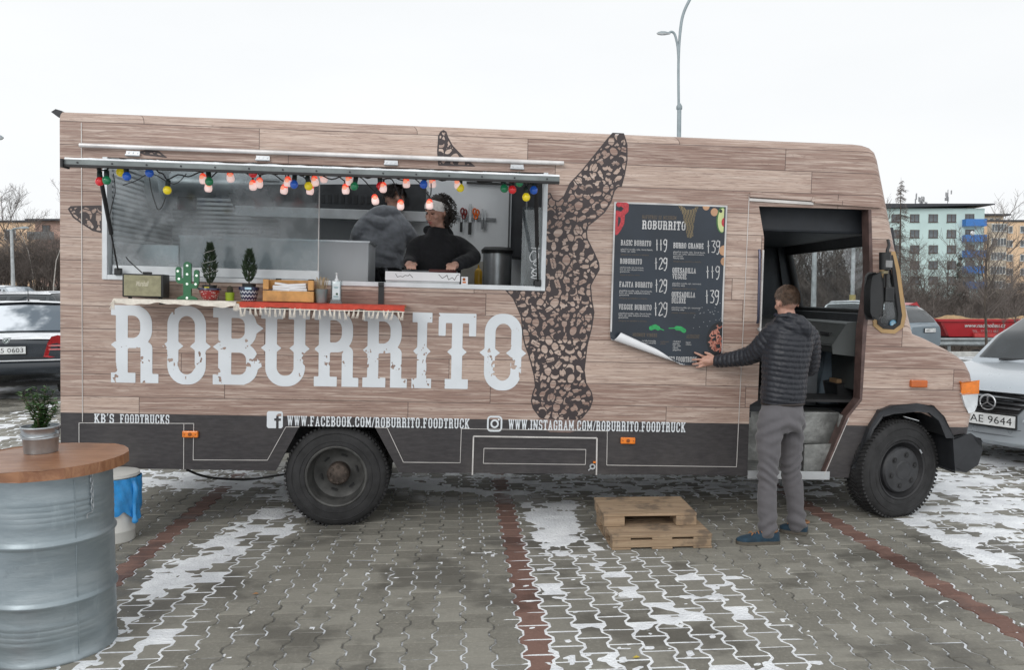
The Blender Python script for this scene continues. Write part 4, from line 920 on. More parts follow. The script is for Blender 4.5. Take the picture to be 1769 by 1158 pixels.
# silhouette from the rear roof edge round the windscreen to the bumper
sil = PS([(103, 190), (800, 217.5), (1478, 246.5), (1494, 248.5), (1507, 253), (1516, 261), (1521, 275), (1524, 290)]) + PS([(1545, 400), (1574, 543), (1582, 577), (1602, 585), (1640, 604), (1660, 616), (1673, 627), (1682, 645), (1686.5, 668), (1684.5, 712), (1677, 752)])
IW0, IW1 = 8, 9                                          # the windscreen lies between these corners
sil[8] = (sil[8][0] - .0, 2.235)
k_ = (2.235 - sil[7][1]) / (sil[9][1] - sil[7][1]); sil[8] = (sil[7][0] + k_ * (sil[9][0] - sil[7][0]), 2.235)
def inset(P, d):
    out = []
    for i, p in enumerate(P):
        n = Vector((0, 0))
        for a, b in ((i - 1, i), (i, i + 1)):
            if a < 0 or b >= len(P): continue
            e = Vector(P[b]) - Vector(P[a]); n += Vector((e.y, -e.x)).normalized()
        n.normalize(); out.append((p[0] + n.x * d, p[1] + n.y * d))
    out[0] = (P[0][0], P[0][1] - d); return out
rings = [(RR * (1 - math.sin(rad(a))), RR * (1 - math.cos(rad(a)))) for a in (0, 18, 36, 54, 72, 90)]
sec = [(i, w) for i, w in rings] + [(0, RR + .05), (0, W - RR - .05)] + [(i, W - w) for i, w in reversed(rings)]
cols = [[(p[0], w, p[1]) for p in inset(sil, i)] for i, w in sec]; ns = len(sil)
sh = MB(); sh.v = [p for c in cols for p in c]
for c in range(len(cols) - 1):
    for i in range(ns - 1):
        if c == 6 and i == IW0: continue
        if c == 6 and i in (0, 1): continue
        sh.f.append((c * ns + i, c * ns + i + 1, (c + 1) * ns + i + 1, (c + 1) * ns + i)); sh.m.append(0)
A0, A1 = Vector(sil[0]), Vector(sil[1]); A2 = Vector(sil[2]); TLM = NT('added_translucent_roof'); tl_, tp_ = TLM.n('BsdfTranslucent'), TLM.n('BsdfTransparent'); ms_ = TLM.n('MixShader'); tl_.inputs[0].default_value = (.66, .67, .67, 1); tp_.inputs[0].default_value = (.64, .65, .65, 1); ms_.inputs[0].default_value = .45; TLM.l(tl_.outputs[0], ms_.inputs[1]); TLM.l(tp_.outputs[0], ms_.inputs[2]); TLM.l(ms_.outputs[0], TLM.out.inputs[0])
rf = MB(); y0, y1 = RR + .05, W - RR - .05; zc = A1.y + (A2.y - A1.y) * (2.05 - A1.x) / (A2.x - A1.x)
rf.add([(A0.x, y0, A0.y), (A0.x, y1, A0.y), (A1.x, y1, A1.y), (A1.x, y0, A1.y), (2.05, y1, zc), (2.05, y0, zc)], [(0, 1, 2, 3), (3, 2, 4, 5)]); roofp = rf.out('added_daylight_panel', TLM.mat, truck)  # unseen translucent panel and its bows, added to let daylight into the kitchen
sh.add([(2.05, y0, zc), (2.05, y1, zc), (A2.x, y1, A2.y), (A2.x, y0, A2.y)], [(0, 1, 2, 3)])
rr_ = MB()
for k in range(9): u = A0.x + .03 + k * .5; rr_.box(u - .015, u + .015, y0, y1, 2.90, 2.935)
rr_.out('added_panel_bows', ALU, roofp)
sh.out('roof_and_front', WRAP, truck, smooth=38)
ins = inset(sil, RR)
# flat side with hatch, door and wheel cut-outs
low = PS([(1677, 752), (1641, 754), (1632, 752), (1617, 724), (1592, 713), (1560, 711), (1528, 714), (1505, 730), (1484, 770), (1470, 805), (1466, 826), (1424, 824), (1466, 721), (1489, 692), (1494, 570), (1506, 480), (1503, 362), (1311, 356), (1320, 410), (1315, 560), (1309, 692), (1295, 700), (1291, 822), (690, 817), (648, 739), (517, 737), (476, 814), (105, 808)])
outl = ins[:-1] + [(ins[-1][0], ins[-1][1])] + low[1:]
hatch = PS([(185, 298), (185, 478.5), (935, 494), (937, 303)])
hu0, hu1, hv0, hv1 = hatch[0][0], hatch[2][0], (hatch[1][1] + hatch[2][1]) / 2, hatch[3][1] + .02
hatch = [(hu0, hv1), (hu0, hv0), (hu1, hv0), (hu1, hv1)]
quart = PS([(1541, 441), (1547, 470), (1557, 545), (1554, 561), (1543, 569), (1525, 568), (1515, 560), (1514, 545), (1527, 470), (1533, 442)])
MB().prism(outl, [hatch, quart], q3, 0.0, .03).out('side_panel', WRAP, truck)
# far side, rear wall, floor, lining
fw = [S2(px, py, W) for px, py in ((1334, 450), (1340, 443), (1352, 443), (1364, 540), (1334, 540))]
far = inset(sil, RR)[:-1] + PS([(1677, 752)]) + [(3.7, .42), (-1.95, .42)]
fd = [(3.08, 1.56), (3.08, 2.2), (3.62, 2.2), (3.74, 1.56)]
MB().prism(far, [fd], q3, W - .03, W).out('far_side_panel', WRAP, truck)
MB().box(-1.95, -1.92, .031, W - .031, .42, 2.89).out('rear_wall', WRAP, truck)
LIN = mat('white_wall_panel', (.74, .77, .80), .45, var=.05, vs=3); CEI = mat('grey_ceiling', (.62, .64, .66), .6, var=.08)
CORR = (lambda t: (t.bump(t.math('SINE', t.math('MULTIPLY', (lambda s_: (t.l(t.coord(), s_.inputs[0]), s_.outputs[2])[1])(t.n('SeparateXYZ')), 150.0)), .02, .9), t.set(col=(.58, .60, .62), metal=.25, rough=.35), t.mat)[2])(NT('ribbed_steel_lining'))
BKU = 2.1
MB().box(-1.915, BKU, W - .10, W - .031, .97, 2.88).out('back_lining', LIN, truck)
MB().box(-1.915, -1.88, .035, W - .101, .97, 2.86).out('rear_lining', CORR, truck)
MB().box(-1.915, 2.9, .035, W - .035, .90, .966).out('kitchen_floor', DARKIN, truck)
MB().box(BKU, BKU + .04, .9, W - .035, .97, 2.86).out('bulkhead', LIN, truck)
MB().box(-1.6, 3.3, .45, 1.6, .50, .88).box(-1.9, 4.0, .5, .62, .5, .62).box(-1.9, 4.0, 1.4, 1.52, .5, .62).out('chassis', RUB, truck)
# cab: dark box with windscreen, far door window, dash, engine cover, floor and steps
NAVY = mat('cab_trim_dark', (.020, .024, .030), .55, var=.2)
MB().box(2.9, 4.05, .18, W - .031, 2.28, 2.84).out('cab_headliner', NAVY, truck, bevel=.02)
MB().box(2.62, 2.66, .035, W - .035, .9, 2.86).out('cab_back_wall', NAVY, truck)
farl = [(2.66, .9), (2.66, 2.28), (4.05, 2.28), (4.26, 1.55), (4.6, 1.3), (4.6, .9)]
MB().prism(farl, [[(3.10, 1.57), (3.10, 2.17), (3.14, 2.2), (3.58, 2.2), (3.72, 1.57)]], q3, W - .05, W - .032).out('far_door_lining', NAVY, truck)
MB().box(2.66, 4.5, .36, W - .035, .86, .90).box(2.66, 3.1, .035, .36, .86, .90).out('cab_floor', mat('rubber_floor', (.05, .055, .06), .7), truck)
DASH = mat('grey_green_dash', (.050, .056, .055), .55, var=.1)
dp = [(4.30, 1.575), (3.98, 1.60), (3.86, 1.585), (3.74, 1.42), (3.76, 1.36), (3.98, 1.34), (4.0, 1.06), (4.55, 1.0), (4.55, 1.30)]
da = MB(); da.prism(dp, [], q3, .12, W - .06); dash = da.out('dashboard', DASH, truck, bevel=.012)
v_ = MB()
for k in range(4): v_.bar((3.835 - .0, .93 + k * .055, 1.56), (3.80, .93 + k * .055, 1.505), .018, .012)
v_.box(3.772, 3.80, .90, 1.13, 1.435, 1.475); v_.out('vent', PLB, dash)
MB().box(3.775, 3.86, .25, .40, 1.49, 1.515).out('vent', PLB, dash)
MB().box(3.80, 4.0, 1.3, 1.9, 1.22, 1.262).box(3.80, 4.0, 1.3, 1.9, 1.12, 1.16).out('dash_shelf', PLB, truck)
BLUG = mat('blue_grey_moulding', (.11, .145, .175), .5, var=.1)
eg = PS([(1411, 702), (1415, 660), (1424, 610), (1440, 578), (1452, 592), (1470, 625), (1484, 665), (1486, 700)], .62)
MB().prism(eg, [], q3, .62, 1.25).out('engine_cover', BLUG, truck, bevel=.02)
bn = PS([(1444, 664), (1492, 660), (1490, 697), (1450, 697)], .40); bk = MB().prism(bn, [], q3, .40, .62).out('litter_box', PLB, truck, bevel=.008)
MB().box(bn[0][0] + .03, bn[0][0] + .17, .45, .58, bn[0][1] - .03, bn[0][1] + .035).out('cardboard', mat('cardboard', (.30, .19, .10), .8), bk)
st_ = PS([(1386, 640), (1412, 637), (1408, 700), (1388, 700)], .5); MB().prism(st_, [], q3, .5, .8).out('steel_bin', mat('dull_dark_steel', (.12, .13, .14), .4, .6), truck, bevel=.006)
# windscreen, quarter light
cU = cols[6]; a, b = Vector(cU[IW0]), Vector(cU[IW1]); dn = Vector((b.z - a.z, 0, a.x - b.x)).normalized()
if dn.x < 0: dn = -dn
w0, w1 = RR + .05, W - RR - .05
ws = MB().add([(a.x, w0, a.z), (a.x, w1, a.z), (b.x, w1, b.z), (b.x, w0, b.z)], [(0, 1, 2, 3)]); ws.out('windscreen', glass('hazy_windscreen', (.86, .91, .92), .03, dust=.20, alpha=.01), truck)
rb = MB()
for p, q, wd_ in (((a.x, w0, a.z), (a.x, w1, a.z), .05), ((b.x, w0, b.z), (b.x, w1, b.z), .06), ((a.x, w0, a.z), (b.x, w0, b.z), .05), ((a.x, w1, a.z), (b.x, w1, b.z), .07)): rb.tube([Vector(p) - dn * .012, Vector(q) - dn * .012], wd_ / 2, 8)
rb.out('windscreen_seal', RUB, truck, smooth=60)
MB().box(b.x - .13, b.x - .025, .09, W - .09, b.z - .16, b.z - .012).out('cowl_lining', NAVY, truck, bevel=.01)
pl_ = MB()
for w_ in (.075, W - .085): pl_.bar(Vector((a.x, w_, a.z + .1)) - dn * .06, Vector((b.x, w_, b.z - .15)) - dn * .06, .02, .13, up=dn)
pl_.bar(Vector((a.x, .1, a.z + .06)) - dn * .05, Vector((a.x, W - .1, a.z + .06)) - dn * .05, .13, .02, up=dn); pl_.out('pillar_lining', NAVY, truck)
g_ = MB().add([(p[0], .015, p[1]) for p in quart], [tuple(range(len(quart)))]); g_.out('quarter_window', GLASS, truck)
def ring_prism(P, grow, d0, d1, name, m, par, closed=True):
    c = Vector((sum(p[0] for p in P) / len(P), sum(p[1] for p in P) / len(P))); o = []
    n = len(P)
    for i in range(n):
        e1 = (Vector(P[i]) - Vector(P[i - 1])).normalized(); e2 = (Vector(P[(i + 1) % n]) - Vector(P[i])).normalized(); nn = Vector((e1.y + e2.y, -e1.x - e2.x)).normalized()
        if nn.dot(Vector(P[i]) - c) < 0: nn = -nn
        o.append((P[i][0] + nn.x * grow, P[i][1] + nn.y * grow))
    outer, inner = (o, P) if grow > 0 else (P, o)
    return MB().prism(outer, [inner], q3, d0, d1).out(name, m, par, bevel=.002)
OCH = mat('ochre_window_frame', (.40, .26, .12), .6, var=.12)
ring_prism(quart, .034, -.006, .02, 'quarter_window_frame', OCH, truck); ring_prism(quart, -.028, -.010, .03, 'quarter_window_seal', RUB, truck)
sk = S2(1543, 559, 0); MB().lathe([(0, -.003), (.026, -.003)], (sk[0], .004, sk[1]), 24, 'y').out('blue_sticker', mat('blue_sticker', (.16, .47, .68), .4), truck)
MB().lathe([(0, -.004), (.019, -.004)], (sk[0], .004, sk[1]), 24, 'y').out('sticker_centre', mat('pale_blue_print', (.45, .66, .78), .4), truck)
# steps
GAL = mat('worn_galvanised_step', (.27, .275, .265), .5, .4, var=.35, vs=7, bump=.6, bs=25)
sx0, sx1 = S2(1296, 815)[0], S2(1424, 818)[0]
MB().box(sx0 - .02, sx1 + .04, .002, .42, .425, .455).out('step', GAL, truck, bevel=.004)
MB().box(sx0 - .02, sx1 + .04, -.006, .0, .40, .462).out('step_edge', ALU, truck)
MB().box(sx0 - .02, sx1 + .28, .42, .44, .455, .855).out('step_riser', GAL, truck)
bx = PS([(1385, 705), (1388, 764)], .16); MB().box(bx[0][0], S2(1452, 705, .16)[0], .16, .42, S2(1400, 768, .16)[1], S2(1400, 712, .16)[1]).out('step', GAL, truck, bevel=.01)
MB().prism(PS([(1452, 716), (1466, 722), (1423, 821), (1390, 821), (1392, 770), (1448, 768)], .03), [], q3, .05, .07).out('step_cheek', GAL, truck)
MB().box(sx0 - .06, sx0 - .02, .03, .45, .42, .9).out('step_side', GAL, truck)
MB().prism(PS([(1466, 721), (1489, 692), (1497, 570), (1508, 480), (1505, 362), (1500, 362), (1502, 480), (1490, 570), (1485, 690), (1462, 719), (1420, 824), (1424, 824)]), [], q3, -.003, .10).out('door_post', mat('dark_wood_print', (.10, .062, .055), .5, var=.3, vs=12), truck)
# trims, rails, seams
def seam(pts, wdt=.007, name='seam_strip', m=SEAM, lift=.004):
    P = PS(pts); b = MB()
    for p, q in zip(P[:-1], P[1:]): b.bar((p[0], -lift / 2, p[1]), (q[0], -lift / 2, q[1]), lift, wdt, up=(0, 1, 0))
    return b.out(name, m, truck)
seam([(141, 212), (143, 729)]); seam([(177, 330), (177, 482)], .005); seam([(137, 806), (137, 731), (335, 732), (334, 795), (462, 795.5), (494, 738), (517, 738)]); seam([(318, 733), (317.5, 811)])
seam([(648, 739), (669, 739.5), (697, 799), (795, 800), (797, 741), (1049, 745), (1048, 804), (1272, 807), (1284, 560), (1294, 336)]); seam([(816, 821), (818, 754), (1031, 757), (1030, 821)], .010, lift=.010); seam([(836, 775), (1012, 777), (1011, 803), (835, 801), (836, 775)], .006); seam([(1466, 722), (1423, 822)], .012)
P = S(141, 252); Q = S(973, 283); MB().tube([(P.x, -.03, P.z), (Q.x, -.03, Q.z)], .016, 10).out('awning_rail', mat('white_rail', (.66, .64, .63), .35, .3), truck, smooth=60)
seam([(1294, 337), (1400, 344), (1405, 348), (1520, 356)], .02, 'drip_rail', WRAP, .03); seam([(1294, 345), (1404, 352)], .008, 'drip_rail', SEAM, .02)
for px, py in ((231, 265.5), (455, 273.5), (676, 281.5), (893, 288.5)):
    p = S2(px, py); h = MB().box(p[0] - .047, p[0] + .047, -.014, -.002, p[1] - .017, p[1] + .017).tube([(p[0] - .05, -.018, p[1] - .012), (p[0] + .05, -.018, p[1] - .012)], .009, 8)
    for d in (-.03, 0, .03): h.lathe([(.006, -.019), (.006, -.014)], (p[0] + d, 0, p[1] + .006), 8, 'y')
    h.out('hinge', ALU, truck)
# service hatch frame
fr = MB(); T0 = .028
fr.box(hu0 - T0, hu0 + .005, -.012, .07, hv0 - T0, hv1).box(hu1 - .005, hu1 + T0, -.012, .07, hv0 - T0, hv1).box(hu0 + .005, hu1 - .005, -.0118, .0698, hv0 - T0, hv0 + .006)
fr.out('hatch_frame', ALUW, truck, bevel=.003)
# sliding acrylic pane on its rail in the left half of the hatch
pu = S2(548, 400)[0]; pan = MB().box(hu0 + .02, pu, .045, .051, hv0 + .075, hv1 - .03).out('sliding_pane', glass('hazy_acrylic', (.86, .90, .91), .10, dust=.22, alpha=.0), truck)
MB().box(hu0 + .02, pu + .01, .035, .062, hv0 + .010, hv0 + .075).out('pane_rail', ALUW, pan, bevel=.003); MB().box(pu, pu + .006, .043, .053, hv0 + .075, hv1 - .03).out('pane_edge', SEAM, pan)
for px in (255, 482, 538): p = S2(px, 481)[0]; MB().box(p - .02, p + .02, -.022, .0, hv0 - .035, hv0 + .012).out('pane_clip', PLB, truck, bevel=.004)
# lifted hatch flap with gas struts
fout = .74; fz0 = S2(540, 297)[1]; fdrop = fz0 - S2(540, 290, -fout - .03)[1]
fl0, fl1 = S2(115, 282, -fout)[0], S2(966, 300, -fout)[0]
def flp(u, t, h=0): return (u, -.02 - t * fout, fz0 - t * fdrop + h)
fm = MB(); fm.add([flp(fl0, 0), flp(fl1, 0), flp(fl1, 1), flp(fl0, 1), flp(fl0, 0, -.03), flp(fl1, 0, -.03), flp(fl1, 1, -.03), flp(fl0, 1, -.03)], [(0, 1, 2, 3), (4, 7, 6, 5), (0, 4, 5, 1), (1, 5, 6, 2), (2, 6, 7, 3), (3, 7, 4, 0)])
flap = fm.out('hatch_flap', mat('grey_flap_underside', (.33, .36, .36), .5, .2, var=.1), truck)
e = MB(); e.box(fl0, fl1, -.02 - fout - .012, -.02 - fout, fz0 - fdrop - .030, fz0 - fdrop); e.out('flap_edge', mat('grey_edge_profile', (.17, .19, .19), .45, .4), flap)
MB().box(fl0, fl1, -.02 - fout - .016, -.02 - fout + .02, fz0 - fdrop - .044, fz0 - fdrop - .031).out('flap_seal', RUB, flap)
MB().box(fl0 - .015, fl0, -.02 - fout - .03, -.02 - fout + .06, fz0 - fdrop - .05, fz0 - fdrop).out('flap_corner', RUB, flap)
sn = MB(); n_ = 60
for i in range(n_ + 1):
    u = fl0 + (fl1 - fl0) * i / n_; sn.v += [(u, -.02 - fout - .010, fz0 - fdrop + .001), (u, -.02 - fout - .002, fz0 - fdrop + .011 + random.uniform(0, .005)), flp(u, .5, .006 + random.uniform(0, .004)), flp(u, .1, .002)]
for i in range(n_):
    for k in range(3): sn.f.append((i * 4 + k, i * 4 + k + 1, i * 4 + k + 5, i * 4 + k + 4)); sn.m.append(0)
sn.out('snow_crust', SNOWM, flap, smooth=180)
rv = MB()
for k in range(15): rv.lathe([(0, -.016), (.006, -.0155), (.006, -.012)], (fl0 + .08 + k * (fl1 - fl0 - .16) / 14, -.02 - fout, fz0 - fdrop - .018), 8, 'y')
rv.out('rivets', PLD, flap)
for ua, ub in ((S2(172, 292, -.6)[0], S2(206, 474)[0]), (S2(925, 316, -.6)[0], S2(929, 478)[0])):
    A_, B_ = Vector((ua, -.62, fz0 - fdrop * .8 - .02)), Vector((ub, -.015, hv0 + .03)); m_ = A_.lerp(B_, .62)
    sr = MB().tube([A_, m_], .014, 10).out('gas_strut', RUB, truck, smooth=60); MB().tube([m_, B_], .006, 8).out('strut_rod', PLB, sr, smooth=60); MB().cbox(B_, (.05, .03, .05)).out('strut_bracket', PLB, sr, bevel=.006)
# skirt details
for px, py in ((330, 750), (1084, 761)):
    p = S2(px, py); ob_ = MB().box(p[0] - .055, p[0] + .055, -.026, -.001, p[1] - .024, p[1] + .024).out('marker_light', ORANGE, truck, bevel=.006)
    b_ = MB().lathe([(0, -.030), (.012, -.029), (.014, -.026)], (p[0], 0, p[1]), 12, 'y'); [b_.lathe([(.004, -.029), (.004, -.026)], (p[0] + d, 0, p[1]), 8, 'y') for d in (-.04, .04)]; b_.out('lens_boss', mat('dark_amber', (.25, .07, .01), .4), ob_)
p = S2(1023, 806); MB().lathe([(.012, -.018), (.022, -.018), (.022, -.001), (.012, -.001)], (p[0], 0, p[1]), 16, 'y', close=True).bar((p[0] - .03, -.012, p[1] - .03), (p[0] - .012, -.012, p[1] - .012), .01, .008).out('hatch_latch', ALU, truck, smooth=50)
p = S2(1020, 812); MB().cbox((p[0] + .025, -.012, p[1] + .06), (.02, .02, .012)).out('latch_tab', ORANGE, truck)
p = S2(1588, 663.5, -.02); MB().box(p[0] - .065, p[0] + .065, -.028, .02, p[1] - .028, p[1] + .028).out('side_indicator', mat('amber_lens_dark', (.50, .11, .012), .22, coat=.6), truck, bevel=.008)
MB().prism(PS([(1658, 661), (1688, 659), (1687, 678), (1660, 680)]), [], q3, -.014, .30).out('headlight_indicator', ORANGE, truck, bevel=.01)
MB().prism(PS([(1659, 681), (1687, 679), (1685.5, 700), (1681, 709), (1673, 712), (1665, 702)]), [], q3, -.010, .30).out('headlight', mat('clear_lamp_lens', (.62, .65, .67), .08, coat=.8), truck, bevel=.01)
MB().prism(PS([(1641, 755), (1674, 753), (1690, 761), (1691.5, 776), (1684, 800), (1666, 812), (1645, 812)]), [], q3, -.015, W + .015).out('bumper', PLD, truck, bevel=.022, seg=3, smooth=40)
fo = PS([(1470, 806), (1478, 788), (1497, 738), (1515, 709), (1537, 700), (1579, 698), (1608, 701), (1626, 719), (1641, 754)]); fi = PS([(1477, 806), (1486, 782), (1505, 741), (1521, 719), (1540, 712), (1579, 710), (1600, 713), (1616, 726), (1631, 754)])
MB().prism(fo + fi[::-1], [], q3, -.035, .25).out('arch_flare', PLD, truck, bevel=.01, smooth=40)
MB().prism(PS([(1477, 806), (1505, 741), (1540, 705), (1600, 705), (1634, 754), (1634, 800)], 0), [], q3, .5, .52).box(3.5, 4.85, .1, .5, .98, 1.0).out('wheel_well', RUB, truck); MB().box(-.62, .62, .1, .62, .80, .82).prism([(-.62, .42), (-.62, .82), (.62, .82), (.62, .42)], [], q3, .62, .64).out('wheel_well', RUB, truck)
# door handle bar, knob
p, q = S2(1309, 432), S2(1306, 558); MB().tube([(p[0], -.03, p[1]), (p[0], -.045, p[1] - .03), (q[0], -.045, q[1] + .03), (q[0], -.03, q[1])], .011, 8).out('grab_bar', mat('dark_chrome', (.10, .10, .14), .25, .7), truck, smooth=60)
MB().tube([(p[0] + .035, -.018, p[1] + .0), (q[0] + .03, -.018, q[1] - .25)], .007, 6).out('door_edge_strip', SEAM, truck); p = S2(1311, 569); MB().lathe([(.015, -.02), (.017, -.004)], (p[0], 0, p[1]), 14, 'y').out('door_lock', ALU, truck)
# mirror
mp = PS([(1505, 478), (1509, 473), (1520, 473), (1525, 486), (1526, 520), (1523, 545), (1517, 551), (1506, 550), (1502, 540), (1502, 500)], -.14)
mi = MB().prism(mp, [], q3, -.14, -.07).out('mirror', PLB, truck, bevel=.018, seg=3, smooth=45)
cq = S(1533, 509, -.12); MB().box(cq.x - .035, cq.x + .035, -.16, -.07, cq.z - .055, cq.z + .055).out('mirror_joint', PLB, mi, bevel=.01)
a_ = S(1534, 450, -.1); MB().tube([S(1534, 415, -.02), S(1536, 424, -.06), S(1533, 432, -.1), S(1533, 452, -.1), S(1532, 505, -.12)], .012, 8).out('mirror_arm', PLB, mi, smooth=60)
MB().tube([S(1529, 436, -.11), S(1529, 466, -.11)], .042, 14).out('mirror_mount', PLB, mi, smooth=50); MB().cbox(S(1535, 456, -.15), (.05, .02, .05)).out('mount_plate', mat('dull_clamp_metal', (.28, .28, .28), .5, .4), mi); MB().tube([S(1527, 468, -.11), S(1527, 473, -.11)], .03, 12).out('mount_cap', mat('tarnished_brass', (.22, .19, .12), .5, .5), mi)
# rear corner roof lip
MB().prism(PS([(88, 193), (96, 188), (106, 191), (106, 205), (100, 202)], .05), [], q3, .05, .5).out('rear_roof_lip', PLD, truck)
p = S2(105, 738); MB().cbox((p[0] - .01, .05, p[1] + .0), (.04, .06, .03)).out('tail_bracket', PLB, truck)
# wheels
TYRE = mat('tyre_rubber', (.022, .022, .023), .78, var=.35, vs=9, bump=.08, bs=90); RIMM = mat('dirty_rim_steel', (.075, .075, .072), .6, .3, var=.4, vs=8)
def wheel(name, u, w, v, R, rz=0, dish=True, far=False, flip=1):
    e = bpy.data.objects.new(name, None); COL.objects.link(e); e.parent = truck; e.location = (u, w, v); e.rotation_euler = (0, 0, rz + (math.pi if far else 0))
    t_ = MB(); tw = .215
    t_.lathe([(.225, .012), (.235, .0), (.29, -.004), (.335, .002), (R - .012, .018), (R - .002, .035), (R, .05), (R, tw - .05), (R - .012, tw - .018), (.30, tw), (.225, tw - .01)], (0, 0, 0), 64, 'y', close=True)
    for k in range(72):
        a = 2 * math.pi * k / 72; c, s_ = math.cos(a), math.sin(a)
        for y0, y1, sk_ in ((.016, .075, .02), (.085, .13, -.02), (.14, .2, .02)):
            t_.bar((c * (R - .001), y0, s_ * (R - .001)), (math.cos(a + sk_ / R) * (R - .001), y1, math.sin(a + sk_ / R) * (R - .001)), .014 if y0 > .02 else .016, .016, up=(c, 0, s_))
    t_.lathe([(.262, -.0025), (.266, -.006), (.27, -.0025)], (0, 0, 0), 64, 'y', close=True).lathe([(.318, -.001), (.322, -.005), (.326, .001)], (0, 0, 0), 64, 'y', close=True)
    t_.out('tyre', TYRE, e, smooth=42)
    r_ = MB()
    if dish:
        r_.lathe([(.230, .006), (.222, .0), (.212, .004), (.205, .02), (.196, .08), (.190, .15), (.16, .165), (.09, .16), (.0, .16)], (0, 0, 0), 48, 'y', close=True)
        r_.out('rim', RIMM, e, smooth=35)
        h = MB().lathe([(.085, .158), (.082, .09), (.07, .075), (.03, .07), (0, .07)], (0, 0, 0), 32, 'y', close=True)
        for k in range(8): a = k * math.pi / 4; h.lathe([(.011, .062), (.011, .08)], (.058 * math.cos(a), 0, .058 * math.sin(a)), 6, 'y')
        h.out('hub', mat('rusty_hub', (.075, .058, .048), .7, .3, var=.5, vs=20), e, smooth=35)
        s2 = MB()
        for k in range(6): a = k * math.pi / 3 + .25; s2.bar((.135 * math.cos(a - .16), .163, .135 * math.sin(a - .16)), (.135 * math.cos(a + .16), .163, .135 * math.sin(a + .16)), .012, .03, up=(0, 1, 0))
        s2.out('hand_hole', RUB, e)
    else:
        r_.lathe([(.232, .010), (.225, .0), (.214, .006), (.206, .03), (.175, .055), (.172, .04), (0, .045)], (0, 0, 0), 48, 'y', close=True); r_.out('rim', mat('black_rim', (.028, .028, .030), .5, .2, var=.3), e, smooth=35)
        h = MB().lathe([(.178, .05), (.176, .02), (.166, .004), (.15, -.002), (.075, -.006), (.066, -.012), (0, -.012)], (0, 0, 0), 48, 'y', close=True); h.out('hub_cap', mat('black_hub_cap', (.034, .035, .038), .5, var=.25, vs=12), e, smooth=28)
        n_ = MB()
        for k in range(6):
            a = k * math.pi / 3 + .3; c = (.118 * math.cos(a), 0, .118 * math.sin(a)); n_.lathe([(.026, -.004), (.02, -.0062), (.019, .001), (.013, .001), (.013, -.012), (0, -.014)], c, 14, 'y')
        n_.out('wheel_nut', RUB, e, smooth=30)
        MB().bar((.16, -.002, .152), (.185, -.002, .122), .012, .006, up=(0, 1, 0)).out('balance_weight', ALU, e)
    return e
Rr = .376; wheel('rear_wheel', 0, .03, Rr - .008, Rr); wheel('rear_wheel', 0, W - .035, Rr - .008, Rr, far=True)
MB().lathe([(.2, .30), (.33, .29), (Rr, .32), (Rr, .46), (.33, .50), (.2, .49)], (0, 0, Rr - .008), 40, 'y').out('inner_twin_tyre', TYRE, truck, smooth=40)
fvz = .456 - .09 + .0; FU = 4.285; fz = FU * math.sin(TAU) / math.cos(TAU) + Rr - .008
wheel('front_wheel', FU, -.005, fz, Rr, rz=rad(17), dish=False); wheel('front_wheel', FU, W - .06, fz, Rr, rz=rad(19), dish=False, far=True)
MB().tube([(0, .3, Rr), (0, W - .3, Rr)], .07, 10).lathe([(.05, -.2), (.17, -.08), (.17, .08), (.05, .2)], (0, W / 2, Rr), 16, 'y').tube([(FU, .3, fz), (FU, W - .3, fz)], .05, 8).out('axle', RUB, truck)
sp = S(908, 828, .55); MB().lathe([(.20, .17), (.3, .18), (.355, .15), (.365, .10), (.355, .04), (.3, .0), (.2, .01)], (sp.x, .62, .335), 40, 'z').out('spare_tyre', TYRE, truck, smooth=40)
MB().tube(spline([S(322, 812, .3), S(360, 825, .3), (S(425, 829, .3)), S(480, 822, .3), S(520, 815, .4)], 5), .009, 6).out('hanging_cable', RUB, truck, smooth=60)
MB().box(-1.3, -.62, .7, 1.4, .55, .75).out('fuel_tank', RUB, truck); MB().box(-.70, -.55, .15, .2, .42, .46).out('mudflap_bracket', PLB, truck)

# ------------------------------------------------------------------ printed lettering and pictures on the wrap
def decal(vf, m, name, lift=.0015, par=truck): return MB().add([(p[0], -lift, p[1]) for p in vf[0]], vf[1]).out(name, m, par)
SC = np.random.default_rng(9); base_l, base_r = S2(196, 661), S2(905, 654); top_l = S2(196, 527)
spec = [('R', 190, 276), ('O', 281, 364), ('B', 366, 456), ('U', 449, 537), ('R', 541, 622), ('R', 625, 706), ('I', 710, 748), ('T', 754, 825), ('O', 829, 909)]
LV, LF = [], []; hh = (top_l[1] - base_l[1])
for ch, xa, xb in spec:
    wg = gw(ch)
    def fn(x, y, ch=ch, wg=wg):
        d = _g(ch, x, y)[0]; ox = 7.1 * xa
        a = fbm(x * 1.2 + ox, y, .11, 5, 3); b = fbm(x * 1.1 + ox, y, .035, 15, 2); zone = np.clip(1.1 - np.abs(y - .33) / .36, 0, 1) * (fbm(x + ox, y, .5, 25, 2) > .40)
        return np.maximum(d, (a * .6 + b * .4 + .16 * zone - .772) * .4)
    v, f = contour(fn, -.06, wg + .06, -.05, 1.05, .0125); u0, u1 = S2(xa + 2, 600)[0], S2(xb - 2, 600)[0]; b = len(LV)
    LV += [(u0 + p[0] / wg * (u1 - u0), base_l[1] + p[1] * hh) for p in v]; LF += [tuple(i + b for i in q) for q in f]
decal((LV, LF), LETTER, 'big_lettering', .0025)
def words(text, xa, xb, ya, yb, name='lettering', h=.045, gap=.1): 
    p, q = S2(xa, yb), S2(xb, yb); t_ = S2(xa, ya); return decal(slab(text, p[0], q[0], p[1], t_[1], gap, h), LETTER, name, .0025)
words("WWW.FACEBOOK.COM/ROBURRITO.FOODTRUCK", 496, 811, 718.5, 736); words("WWW.INSTAGRAM.COM/ROBURRITO.FOODTRUCK", 878, 1184, 725, 742.5)
